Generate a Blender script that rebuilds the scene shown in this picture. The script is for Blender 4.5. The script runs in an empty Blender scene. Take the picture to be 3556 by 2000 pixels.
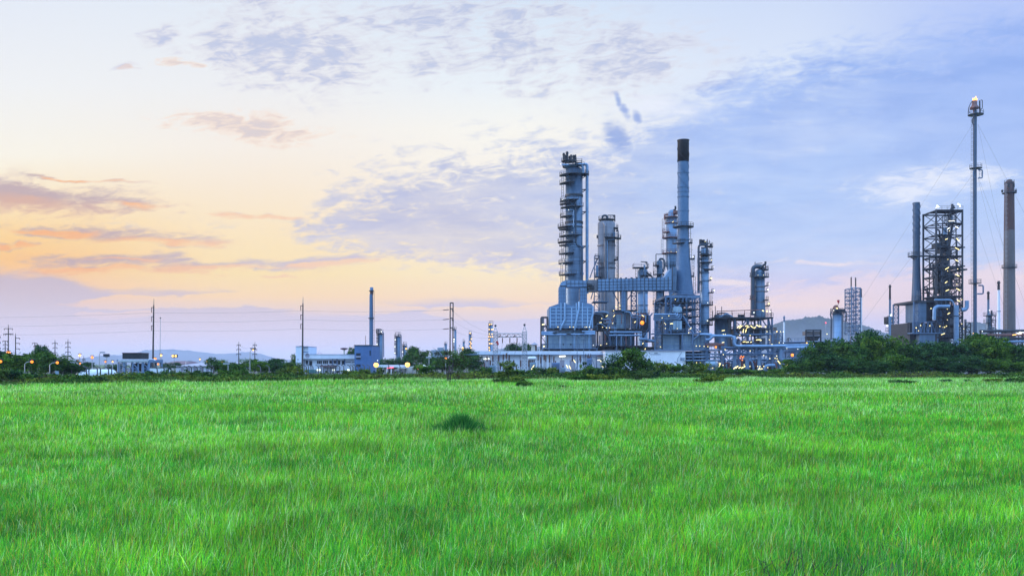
import bpy, math, random
import numpy as np
from mathutils import Vector, Matrix

# ------------------------------------------------------------------ scene, camera, light
S = bpy.context.scene
FPX, CXP, HYP, CAMZ = 3080.0, 1778.0, 1265.0, 2.0      # focal length in photo pixels, centre column, horizon row, eye height
cam_d = bpy.data.cameras.new("camera"); cam = bpy.data.objects.new("camera", cam_d)
S.collection.objects.link(cam); S.camera = cam
cam.location = (0, 0, CAMZ); cam.rotation_euler = (math.radians(90), 0, 0)
cam_d.sensor_width = 36.0; cam_d.lens = 36.0 * FPX / 3556.0
cam_d.shift_y = (HYP - 1000.0) / 3556.0
cam_d.clip_start = 0.1; cam_d.clip_end = 20000
S.view_settings.view_transform = 'Standard'; S.view_settings.look = 'None'
S.view_settings.exposure = 0.0; S.view_settings.gamma = 1.0
S.cycles.max_bounces = 6; S.cycles.diffuse_bounces = 3; S.cycles.transparent_max_bounces = 8
S.cycles.volume_bounces = 0; S.cycles.sample_clamp_indirect = 4.0

SUN_EL, SUN_AZ = math.radians(13), math.radians(-72)   # azimuth from the view direction, to the left
sun_d = bpy.data.lights.new("sun", 'SUN'); sun_d.energy = 2.0; sun_d.angle = math.radians(14); sun_d.color = (1.0, 0.86, 0.72)
sun = bpy.data.objects.new("sun", sun_d); S.collection.objects.link(sun)
sdir = Vector((math.sin(SUN_AZ) * math.cos(SUN_EL), math.cos(SUN_AZ) * math.cos(SUN_EL), math.sin(SUN_EL)))
sun.rotation_euler = (-sdir).to_track_quat('-Z', 'Y').to_euler(); sun.location = (0, 0, 200)

def lin(r, g, b, k=1.0):
    f = lambda c: (c / 255 / 12.92) if c / 255 <= 0.04045 else ((c / 255 + 0.055) / 1.055) ** 2.4
    return (f(r) * k, f(g) * k, f(b) * k, 1.0)

class NG:
    """small helper to write node trees as expressions"""
    def __init__(s, nt): s.nt = nt
    def node(s, t, **kw):
        n = s.nt.nodes.new(t)
        for k, v in kw.items(): setattr(n, k, v)
        return n
    def put(s, sock, v):
        if isinstance(v, bpy.types.NodeSocket): s.nt.links.new(v, sock)
        else: sock.default_value = v
    def m(s, op, a, b=0.0, c=0.0, clamp=False):
        n = s.node('ShaderNodeMath', operation=op, use_clamp=clamp)
        s.put(n.inputs[0], a); s.put(n.inputs[1], b); s.put(n.inputs[2], c)
        return n.outputs[0]
    def v(s, op, a, b=(0, 0, 0)):
        n = s.node('ShaderNodeVectorMath', operation=op)
        s.put(n.inputs[0], a); s.put(n.inputs[1], b)
        return n.outputs['Value'] if op in ('LENGTH', 'DOT_PRODUCT') else n.outputs[0]
    def xyz(s, x, y, z=0.0):
        n = s.node('ShaderNodeCombineXYZ'); s.put(n.inputs[0], x); s.put(n.inputs[1], y); s.put(n.inputs[2], z); return n.outputs[0]
    def sep(s, v):
        n = s.node('ShaderNodeSeparateXYZ'); s.put(n.inputs[0], v); return n.outputs
    def mix(s, f, a, b, mode='MIX'):
        n = s.node('ShaderNodeMix', data_type='RGBA', blend_type=mode)
        s.put(n.inputs[0], f); s.put(n.inputs[6], a); s.put(n.inputs[7], b); return n.outputs[2]
    def smooth(s, x, a, b, lo=0.0, hi=1.0, kind='SMOOTHSTEP'):
        n = s.node('ShaderNodeMapRange', interpolation_type=kind)
        s.put(n.inputs[0], x); s.put(n.inputs[1], a); s.put(n.inputs[2], b); s.put(n.inputs[3], lo); s.put(n.inputs[4], hi); return n.outputs[0]
    def noise(s, vec, scale, detail=4, rough=0.5, dist=0.0, out='Fac'):
        n = s.node('ShaderNodeTexNoise'); s.put(n.inputs['Vector'], vec)
        n.inputs['Scale'].default_value = scale; n.inputs['Detail'].default_value = detail
        n.inputs['Roughness'].default_value = rough; n.inputs['Distortion'].default_value = dist
        return n.outputs[out]
    def ramp(s, f, stops, interp='LINEAR'):
        n = s.node('ShaderNodeValToRGB'); e = n.color_ramp; e.interpolation = interp
        stops = sorted(stops, key=lambda q: q[0])
        while len(e.elements) < len(stops): e.elements.new(0.5)
        for el, (p, c) in zip(e.elements, stops): el.position = p
        for el, (p, c) in zip(e.elements, stops): el.color = c
        s.put(n.inputs[0], f); return n.outputs[0]
    def curve(s, f, pts):
        n = s.node('ShaderNodeFloatCurve'); c = n.mapping.curves[0]
        pts = sorted(pts)
        while len(c.points) < len(pts): c.points.new(0.5, 0.5)
        for p, (x, y) in zip(c.points, pts): p.location = (x, y); p.handle_type = 'AUTO_CLAMPED'
        n.mapping.update(); n.inputs['Factor'].default_value = 1.0; s.put(n.inputs['Value'], f); return n.outputs[0]

# ------------------------------------------------------------------ sky
REAR = 1.7            # unseen sky overhead and behind the viewer, brightened to light grass and steel
W = bpy.data.worlds.new("World"); S.world = W; W.use_nodes = True
nt = W.node_tree; nt.nodes.clear(); g = NG(nt)
tc = g.node('ShaderNodeTexCoord'); d = g.v('NORMALIZE', tc.outputs['Generated'])
dx, dy, dz = g.sep(d)
dyc = g.m('MAXIMUM', dy, 0.08)
X = g.m('ADD', g.m('MULTIPLY', g.m('DIVIDE', dx, dyc), 3.08), 1.778)          # azimuth scale (0 left .. 3.556 right)
Y = g.m('SUBTRACT', 1.265, g.m('MULTIPLY', g.m('DIVIDE', dz, dyc), 3.08))     # elevation scale, downwards
EL = g.m('MAXIMUM', g.m('DIVIDE', g.m('SUBTRACT', 1.265, Y), 3.08), 0.0)
pl = g.m('ADD', EL, 0.09)
Q = g.xyz(g.m('DIVIDE', g.m('DIVIDE', dx, dyc), pl), g.m('DIVIDE', 0.55, pl), 3.7)   # cloud layer plane
nA = g.noise(Q, 2.6, 7, 0.62, 0.6)
nB = g.noise(Q, 7.5, 6, 0.62, 0.8)
XY = g.xyz(X, Y, 0)
nC = g.noise(g.v('MULTIPLY', XY, (3.0, 14.0, 1.0)), 1.0, 6, 0.6, 0.4)
nD = g.noise(g.v('MULTIPLY', g.xyz(X, g.m('ADD', Y, g.m('MULTIPLY', X, 0.10)), 0), (10.0, 34.0, 1.0)), 1.0, 7, 0.66, 0.7)
cA, cB, cC, cD = [g.m('SUBTRACT', n, 0.5) for n in (nA, nB, nC, nD)]
yn = g.m('DIVIDE', Y, 1.3, clamp=True)
def vramp(stops): return g.ramp(yn, [(y / 1300.0, lin(*c)) for y, c in stops])
k0 = vramp([(0, (230, 236, 246)), (300, (242, 243, 243)), (540, (252, 246, 230)), (700, (255, 232, 188)), (820, (255, 214, 142)), (900, (255, 202, 126)), (1000, (252, 204, 154)), (1100, (228, 208, 214)), (1270, (226, 216, 230))])
k1 = vramp([(0, (228, 236, 246)), (300, (240, 241, 242)), (500, (249, 241, 230)), (650, (252, 236, 212)), (800, (255, 232, 190)), (950, (255, 228, 168)), (1030, (255, 220, 172)), (1110, (228, 208, 214)), (1270, (224, 215, 230))])
k2 = vramp([(0, (215, 230, 247)), (300, (236, 243, 248)), (450, (250, 248, 240)), (700, (251, 242, 228)), (950, (255, 236, 194)), (1050, (254, 222, 186)), (1130, (224, 210, 222)), (1270, (222, 214, 230))])
k3 = vramp([(0, (208, 222, 248)), (250, (222, 232, 249)), (500, (214, 224, 248)), (800, (202, 212, 244)), (980, (232, 216, 228)), (1060, (245, 220, 214)), (1130, (214, 206, 230)), (1270, (212, 206, 230))])
k4 = vramp([(0, (184, 202, 248)), (300, (176, 196, 246)), (600, (186, 204, 247)), (800, (194, 206, 243)), (960, (238, 220, 226)), (1050, (226, 208, 222)), (1150, (204, 204, 236)), (1270, (206, 204, 234))])
base = g.mix(g.smooth(X, 0.0, 0.9), k0, k1)
base = g.mix(g.smooth(X, 0.9, 1.8), base, k2)
base = g.mix(g.smooth(X, 1.8, 2.7), base, k3)
base = g.mix(g.smooth(X, 2.7, 3.5), base, k4)
Xn = g.m('DIVIDE', X, 4.0, clamp=True)
def xcurve(pts): return g.m('SUBTRACT', g.m('MULTIPLY', g.curve(Xn, [(x / 4.0, (y + 0.2) / 1.5) for x, y in pts]), 1.5), 0.2)
nw = g.noise(g.v('MULTIPLY', XY, (3.2, 9.0, 1.0)), 1.0, 4, 0.6, 0.0, 'Color')
XYW = g.v('ADD', XY, g.v('MULTIPLY', g.v('SUBTRACT', nw, (0.5, 0.5, 0.5)), (0.42, 0.085, 0.0)))
def blobs(lst, shift=0.0):
    f = None
    P = XY if shift is None else (XYW if not shift else g.v('ADD', XYW, (0, shift, 0)))
    for x, y, rx, ry, *tilt in lst:
        q = g.v('SUBTRACT', P, (x / 1e3, y / 1e3, 0))
        if tilt:
            qx, qy, qz = g.sep(q); q = g.xyz(qx, g.m('SUBTRACT', qy, g.m('MULTIPLY', qx, tilt[0])), 0)
        q = g.v('MULTIPLY', q, (1e3 / rx, 1e3 / ry, 0))
        r = g.m('SUBTRACT', 1.0, g.v('LENGTH', q))
        f = r if f is None else g.m('MAXIMUM', f, r)
    return f
# thin grey wisps high up
wis = blobs([(1010, 150, 480, 230, 0.12), (880, 210, 340, 140, 0.15), (1800, 190, 620, 190, 0.02), (2150, 210, 520, 170), (1600, 40, 700, 70), (560, 130, 120, 60), (450, 235, 60, 20), (1500, 70, 280, 80)])
wf = g.m('ADD', g.m('MULTIPLY', wis, 0.45), g.m('ADD', g.m('MULTIPLY', cB, 1.5), g.m('MULTIPLY', cD, 1.5)))
wm = g.m('MULTIPLY', g.smooth(wf, -0.04, 0.48), g.smooth(wis, -0.15, 0.4))
wcol = g.mix(g.smooth(wf, 0.15, 0.6), lin(222, 218, 228), lin(182, 192, 224))
sky = g.mix(g.m('MULTIPLY', wm, 0.78), base, wcol)
# peach wisp
ow = blobs([(890, 450, 400, 72, 0.08), (760, 420, 220, 30, 0.1), (600, 225, 70, 22), (455, 237, 45, 16), (700, 230, 80, 16)])
of = g.m('ADD', g.m('MULTIPLY', ow, 0.55), g.m('ADD', g.m('MULTIPLY', cD, 1.5), g.m('MULTIPLY', cB, 0.5)))
om = g.m('MULTIPLY', g.smooth(of, 0.05, 0.5), g.smooth(ow, -0.05, 0.25))
ocol = g.mix(g.smooth(of, 0.2, 0.62), lin(250, 222, 200), lin(218, 205, 206))
sky = g.mix(g.m('MULTIPLY', om, 0.85), sky, ocol)
# the big blue grey deck
yt = xcurve([(0, .80), (0.95, .79), (1.03, .74), (1.1, .66), (1.2, .585), (1.4, .51), (1.6, .475), (1.8, .45), (2.0, .43), (2.15, .40), (2.3, .315), (2.5, .215), (2.7, .15), (3.0, .08), (3.3, .015), (3.6, -.06), (4.0, -.12)])
yb = xcurve([(0, .78), (0.93, .80), (1.0, .855), (1.15, .88), (1.3, .915), (1.6, .95), (1.95, .985), (2.1, 1.04), (2.4, 1.1), (2.8, 1.04), (3.2, 0.98), (3.6, 0.96), (4.0, .95)])
up = g.m('SUBTRACT', Y, yt); dn = g.m('SUBTRACT', yb, Y)
inside = g.m('MULTIPLY', g.m('MINIMUM', up, g.m('MULTIPLY', dn, 2.6)), 3.6)
df = g.m('ADD', g.m('MINIMUM', inside, 0.9), g.m('MULTIPLY', g.m('ADD', g.m('MULTIPLY', cB, 1.6), g.m('MULTIPLY', cD, 2.0)), g.smooth(X, 1.7, 2.5, 1.25, 0.85)))
dm = g.m('MULTIPLY', g.m('MULTIPLY', g.smooth(df, -0.04, 0.85), g.smooth(inside, -0.55, 0.35)), g.smooth(cC, -0.22, 0.16, 0.66, 1.0))
dl = vramp([(0, (160, 182, 238)), (450, (182, 192, 224)), (700, (192, 196, 224)), (850, (206, 204, 222)), (1000, (214, 204, 220)), (1270, (220, 212, 228))])
dr = vramp([(0, (160, 188, 246)), (220, (152, 182, 242)), (450, (168, 194, 245)), (700, (176, 202, 246)), (900, (190, 208, 243)), (1000, (206, 204, 234)), (1270, (208, 206, 234))])
dcol = g.mix(g.smooth(X, 1.5, 2.6), dl, dr)
shade = g.m('ADD', 1.0, g.m('ADD', g.m('MULTIPLY', cA, 0.34), g.m('MULTIPLY', cC, -0.30)))
dcol = g.mix(1.0, dcol, g.xyz(g.m('ADD', g.m('MULTIPLY', shade, 1.15), -0.15), shade, g.m('ADD', g.m('MULTIPLY', shade, 0.45), 0.55)), 'MULTIPLY')
sky = g.mix(g.m('MULTIPLY', dm, 0.93), sky, dcol)
# lower mauve bank
yl = xcurve([(0, .915), (.15, .93), (.3, .965), (.55, .985), (.8, 1.01), (1.1, 1.05), (1.3, 1.04), (1.6, 1.035), (1.95, 1.03), (2.2, 1.05), (2.6, 1.09), (3.2, 1.09), (4.0, 1.05)])
lo = g.m('MULTIPLY', g.m('SUBTRACT', Y, yl), 9.0)
gaps = blobs([(470, 1052, 260, 22), (880, 1040, 330, 26), (1250, 1075, 200, 14), (380, 1090, 120, 10), (1800, 1085, 300, 20), (1950, 1010, 220, 14), (2700, 1062, 520, 26)])
lf = g.m('SUBTRACT', g.m('ADD', g.m('MINIMUM', lo, 0.75), g.m('MULTIPLY', cC, 1.5)), g.m('MULTIPLY', g.m('MAXIMUM', g.m('ADD', gaps, 0.25), 0.0), 1.8))
lm = g.m('MULTIPLY', g.smooth(lf, 0.0, 0.5), g.smooth(lo, -0.25, 0.25))
lcol = g.mix(g.smooth(X, 0.6, 2.4), vramp([(0, (202, 184, 192)), (960, (204, 186, 194)), (1060, (214, 198, 206)), (1160, (226, 212, 224)), (1270, (224, 216, 230))]), vramp([(0, (206, 200, 222)), (1050, (212, 204, 224)), (1160, (216, 210, 232)), (1270, (214, 210, 234))]))
sky = g.mix(g.m('MULTIPLY', lm, 0.95), sky, lcol)
# orange edged streaks on the left
sl = [(100, 676, 560, 82, 0.085), (430, 708, 280, 38, 0.06), (210, 800, 330, 28, 0.03), (560, 830, 320, 34, 0.02), (130, 846, 85, 26, 0.1), (40, 860, 110, 14), (880, 755, 210, 14), (420, 905, 400, 36),
      (750, 925, 420, 40), (1080, 915, 320, 26, -0.02), (330, 932, 300, 24), (920, 960, 100, 8), (250, 615, 300, 10, .05)]
sb = blobs(sl)
sf = g.m('ADD', g.m('MULTIPLY', sb, 0.9), g.m('ADD', g.m('MULTIPLY', cC, 1.9), g.m('MULTIPLY', cD, 1.5)))
sm = g.m('MULTIPLY', g.smooth(sf, -0.02, 0.80), g.smooth(sb, -0.4, 0.5))
sb2 = blobs(sl, 0.020)
und = g.smooth(g.m('SUBTRACT', sb, sb2), 0.02, 0.55)
mauve = g.mix(g.smooth(X, 0.2, 1.3), lin(194, 170, 174), lin(206, 196, 212))
orng = g.mix(g.smooth(X, 0.0, 1.3), lin(255, 182, 112), lin(253, 212, 174))
scol = g.mix(g.m('MULTIPLY', g.smooth(sf, -0.05, 0.42, 0.25, 1.0), g.m('SUBTRACT', 1.0, g.m('MULTIPLY', und, 0.9))), orng, mauve)
sky = g.mix(g.m('MULTIPLY', sm, 0.92), sky, scol)
# bright cream breaks
br = blobs([(3180, 655, 330, 88, -0.05), (3330, 605, 240, 70), (2220, 365, 200, 50), (2330, 385, 160, 40, -.05), (2520, 985, 240, 22, 0.02), (2900, 920, 300, 18)])
bf = g.m('ADD', g.m('MULTIPLY', br, 0.9), g.m('ADD', g.m('MULTIPLY', cD, 2.0), g.m('MULTIPLY', cC, 1.4)))
bm_ = g.m('MULTIPLY', g.smooth(bf, 0.0, 0.95), g.smooth(br, -0.2, 0.5))
bcol = vramp([(0, (236, 241, 252)), (700, (236, 240, 252)), (900, (244, 230, 232)), (1270, (250, 226, 216))])
sky = g.mix(g.m('MULTIPLY', bm_, 0.85), sky, bcol)
# one small dark puff
pf = blobs([(2142, 468, 72, 74, 0.4), (2148, 350, 20, 36, 0.9), (2170, 385, 30, 36, 0.7), (2212, 405, 26, 34, .5)], None)
pm = g.m('MULTIPLY', g.smooth(g.m('ADD', pf, g.m('ADD', g.m('MULTIPLY', cD, 1.3), g.m('MULTIPLY', cB, 0.9))), 0.0, 0.8), g.smooth(pf, -0.08, 0.45))
sky = g.mix(g.m('MULTIPLY', pm, 0.85), sky, lin(146, 170, 226))
# sky overhead and behind the viewer: physical twilight sky plus an added bluish fill light
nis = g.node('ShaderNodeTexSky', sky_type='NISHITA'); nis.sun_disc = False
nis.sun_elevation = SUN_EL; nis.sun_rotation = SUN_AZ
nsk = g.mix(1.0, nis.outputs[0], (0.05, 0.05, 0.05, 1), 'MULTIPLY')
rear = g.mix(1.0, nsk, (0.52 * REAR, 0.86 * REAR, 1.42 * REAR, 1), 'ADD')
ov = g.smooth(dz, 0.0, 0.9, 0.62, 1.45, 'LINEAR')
rear = g.mix(1.0, rear, g.xyz(ov, ov, ov), 'MULTIPLY')      # added fill made stronger overhead to bring out top lit shapes
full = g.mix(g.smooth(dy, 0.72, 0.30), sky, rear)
full = g.mix(g.smooth(dz, -0.02, -0.12), full, (0.10, 0.14, 0.08, 1))
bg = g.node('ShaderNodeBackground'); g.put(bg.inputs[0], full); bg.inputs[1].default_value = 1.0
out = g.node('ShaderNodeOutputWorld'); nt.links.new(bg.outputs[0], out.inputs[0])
W.cycles.sampling_method = 'MANUAL'; W.cycles.sample_map_resolution = 512
# ------------------------------------------------------------------ materials
MATS = {}
def new_mat(name):
    m = bpy.data.materials.new(name); m.use_nodes = True; t = m.node_tree
    bs = t.nodes['Principled BSDF']; MATS[name] = m; return m, NG(t), bs
def painted(name, c1, c2=None, rough=0.55, metal=0.0, scale=0.5, stretch=(1, 1, 0.15), stain=None, amount=0.35, seam=None, seam_dark=0.6, bump=0.0):
    """weathered paint / cladding: mottled in tall streaks, stained, with optional horizontal seams every `seam` metres"""
    m, g, b = new_mat(name); c2 = c2 or tuple(x * 0.72 for x in c1)
    if c1[2] > c1[0] * 1.25 and c1[0] > 0.03: c1, c2 = [(c[0] * 0.74, c[1] * 0.88, c[2] * 1.0) for c in (c1, c2)]
    co = g.node('ShaderNodeTexCoord').outputs['Object']
    n1 = g.noise(g.v('MULTIPLY', co, stretch), scale, 5, 0.6)
    col = g.mix(g.smooth(n1, 0.32, 0.68), (*c1, 1), (*c2, 1))
    n3 = g.noise(co, scale * 6, 4, 0.6)
    col = g.mix(g.smooth(n3, 0.3, 0.7, 0.0, 0.22), col, (*[x * 0.6 for x in c1], 1))
    if stain:
        n2 = g.noise(g.v('MULTIPLY', g.v('ADD', co, (13, 7, 3)), (stretch[0] * 1.6, stretch[1] * 1.6, stretch[2] * 0.8)), scale * 1.7, 5, 0.65)
        col = g.mix(g.m('MULTIPLY', g.smooth(n2, 0.56, 0.74), amount), col, (*stain, 1))
    if seam:
        z = g.sep(co)[2]
        fr = g.m('FRACT', g.m('DIVIDE', z, seam))
        ln = g.m('LESS_THAN', fr, 0.09)
        col = g.mix(g.m('MULTIPLY', ln, seam_dark), col, (*[x * 0.35 for x in c1], 1))
        rv = g.noise(g.xyz(0, 0, g.m('FLOOR', g.m('DIVIDE', z, seam))), 3.1, 0)
        col = g.mix(g.smooth(rv, 0.35, 0.65, 0.0, 0.25), col, (*[min(1, x * 1.45) for x in c1], 1))
    g.put(b.inputs['Base Color'], col); b.inputs['Metallic'].default_value = metal
    g.put(b.inputs['Roughness'], g.smooth(n3, 0.2, 0.8, max(0.05, rough - 0.12), min(1, rough + 0.15)))
    if bump:
        bn = g.node('ShaderNodeBump'); bn.inputs['Strength'].default_value = bump; bn.inputs['Distance'].default_value = 0.05
        g.put(bn.inputs['Height'], n3); g.put(b.inputs['Normal'], bn.outputs[0])
    return m
def glow(name, col, k):
    m, g, b = new_mat(name); b.inputs['Base Color'].default_value = (*col, 1)
    b.inputs['Emission Color'].default_value = (*col, 1); b.inputs['Emission Strength'].default_value = k
    return m
def glassy(name, col):
    m, g, b = new_mat(name); b.inputs['Base Color'].default_value = (*col, 1); b.inputs['Roughness'].default_value = 0.25; b.inputs['Specular IOR Level'].default_value = 0.25
    return m
RUST = (0.16, 0.07, 0.03)
M = dict(
    clad=painted('column_cladding', (0.115, 0.165, 0.225), (0.06, 0.09, 0.135), 0.42, 0.25, 0.5, (1, 1, 0.12), (0.06, 0.045, 0.04), 0.65, 2.1, 0.6),
    clad_pale=painted('pale_cladding', (0.20, 0.27, 0.36), (0.115, 0.165, 0.24), 0.42, 0.25, 0.5, (1, 1, 0.15), (0.12, 0.09, 0.07), 0.4, 2.4, 0.45),
    clad_brown=painted('stained_cladding', (0.15, 0.155, 0.185), (0.09, 0.082, 0.092), 0.5, 0.2, 0.5, (1, 1, 0.12), (0.10, 0.055, 0.035), 0.75, 2.1, 0.5),
    stack=painted('grey_stack_paint', (0.085, 0.15, 0.235), (0.062, 0.11, 0.18), 0.6, 0.0, 0.25, (1, 1, 0.2), (0.13, 0.20, 0.29), 0.3),
    stack_black=painted('sooty_black', (0.010, 0.007, 0.009), (0.016, 0.009, 0.010), 0.7, 0.0, 0.6, (1, 1, 0.3), (0.03, 0.012, 0.010), 0.5),
    duct=painted('duct_panels', (0.185, 0.265, 0.37), (0.125, 0.19, 0.28), 0.5, 0.1, 0.35, (1, 1, 0.4), (0.13, 0.10, 0.08), 0.25),
    furnace=painted('furnace_panels', (0.14, 0.21, 0.30), (0.085, 0.135, 0.205), 0.5, 0.1, 0.35, (1, 1, 0.3), (0.11, 0.085, 0.07), 0.5),
    furnace_low=painted('heater_panels', (0.36, 0.42, 0.46), (0.22, 0.28, 0.32), 0.45, 0.15, 0.45, (1, 1, 0.4), (0.12, 0.10, 0.07), 0.5),
    steel=painted('blue_grey_steel', (0.125, 0.18, 0.265), (0.08, 0.12, 0.18), 0.5, 0.2, 0.6, (1, 1, 0.5), RUST, 0.3),
    steel_dark=painted('dark_steel', (0.014, 0.018, 0.027), (0.024, 0.028, 0.038), 0.55, 0.2, 0.7, (1, 1, 0.5), (0.05, 0.018, 0.012), 0.6),
    steel_red=painted('red_primed_and_lit_steel', (0.20, 0.07, 0.05), (0.12, 0.05, 0.05), 0.6, 0.0, 0.7, (1, 1, 0.5), (0.05, 0.04, 0.04), 0.5),  # red primer, also the painted-in red light on one column's decks
    pipe=painted('pipe_lagging', (0.24, 0.32, 0.42), (0.16, 0.22, 0.31), 0.38, 0.35, 0.6, (1, 1, 1), (0.15, 0.10, 0.08), 0.3),
    pipe_dark=painted('dark_pipe', (0.035, 0.046, 0.066), (0.06, 0.075, 0.10), 0.45, 0.3, 0.6, (1, 1, 1), RUST, 0.4),
    white=painted('white_render', (0.66, 0.69, 0.76), (0.56, 0.60, 0.68), 0.75, 0.0, 0.25, (1, 1, 0.25), (0.36, 0.36, 0.38), 0.35),
    cream=painted('cream_render', (0.60, 0.56, 0.50), (0.50, 0.46, 0.42), 0.8, 0.0, 0.4),
    blue_wall=painted('blue_wall', (0.10, 0.18, 0.34), (0.08, 0.14, 0.27), 0.75, 0.0, 0.4),
    roof_red=painted('purple_red_roof', (0.17, 0.10, 0.12), (0.12, 0.07, 0.09), 0.8, 0.0, 0.7),
    roof_grey=painted('grey_sheet_roof', (0.34, 0.33, 0.40), (0.26, 0.26, 0.33), 0.6, 0.1, 0.5),
    concrete=painted('concrete', (0.085, 0.085, 0.095), (0.055, 0.055, 0.062), 0.85, 0.0, 0.8, (1, 1, 0.4), (0.08, 0.08, 0.075), 0.5),
    concrete_dark=painted('dark_concrete_pole', (0.045, 0.035, 0.035), (0.07, 0.05, 0.045), 0.8, 0.0, 0.8),
    stack_dark=painted('dark_blue_stack', (0.055, 0.085, 0.13), (0.04, 0.065, 0.10), 0.6, 0.0, 0.25, (1, 1, 0.2)),
    brick=painted('chimney_concrete', (0.135, 0.112, 0.108), (0.098, 0.082, 0.080), 0.85, 0.0, 0.3, (1, 1, 0.15), (0.085, 0.05, 0.035), 0.6),
    brick_red=painted('chimney_brick_brown', (0.095, 0.04, 0.028), (0.06, 0.03, 0.026), 0.85, 0.0, 0.5, (1, 1, 0.15), (0.03, 0.025, 0.025), 0.5),
    galv=painted('galvanised_lattice', (0.36, 0.38, 0.42), (0.25, 0.27, 0.31), 0.5, 0.4, 0.7),
    insulator=painted('brown_insulator', (0.10, 0.035, 0.02), (0.06, 0.025, 0.02), 0.35),
    tank=painted('tank_blue_grey', (0.20, 0.26, 0.38), (0.15, 0.20, 0.31), 0.6, 0.0, 0.2, (1, 1, 0.2)),
    white_paint=painted('white_gloss_paint', (0.70, 0.72, 0.76), (0.60, 0.62, 0.68), 0.4, 0.0, 0.5, (1, 1, 0.2), (0.35, 0.33, 0.32), 0.3),
    green_tarp=painted('teal_sheet', (0.06, 0.26, 0.24), (0.05, 0.18, 0.17), 0.6),
    red=painted('red_cloth', (0.50, 0.03, 0.03), (0.36, 0.03, 0.03), 0.7),
    wire=painted('wire', (0.10, 0.10, 0.11), (0.12, 0.12, 0.13), 0.6),
    rib_pale=painted('pale_stiffener', (0.33, 0.43, 0.54), (0.24, 0.33, 0.43), 0.5, 0.1, 0.6),
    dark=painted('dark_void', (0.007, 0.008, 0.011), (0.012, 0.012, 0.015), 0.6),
    glass=glassy('window_glass', (0.02, 0.025, 0.035)),
    lamp_white=glow('lamp_warm_white', (1.0, 0.78, 0.30), 2.1),
    lamp_cool=glow('lamp_cool_white', (1.0, 0.96, 0.76), 2.0),
    lamp_sodium=glow('lamp_sodium', (1.0, 0.25, 0.02), 1.9),
    lamp_gold=glow('lamp_gold', (1.0, 0.52, 0.10), 2.6),
    lamp_red=glow('lamp_red', (1.0, 0.08, 0.12), 2.4),
    flame=glow('flame', (1.0, 0.40, 0.08), 2.8),
    window_lit=glow('window_lit', (0.92, 0.98, 0.80), 1.6),
)

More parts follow.
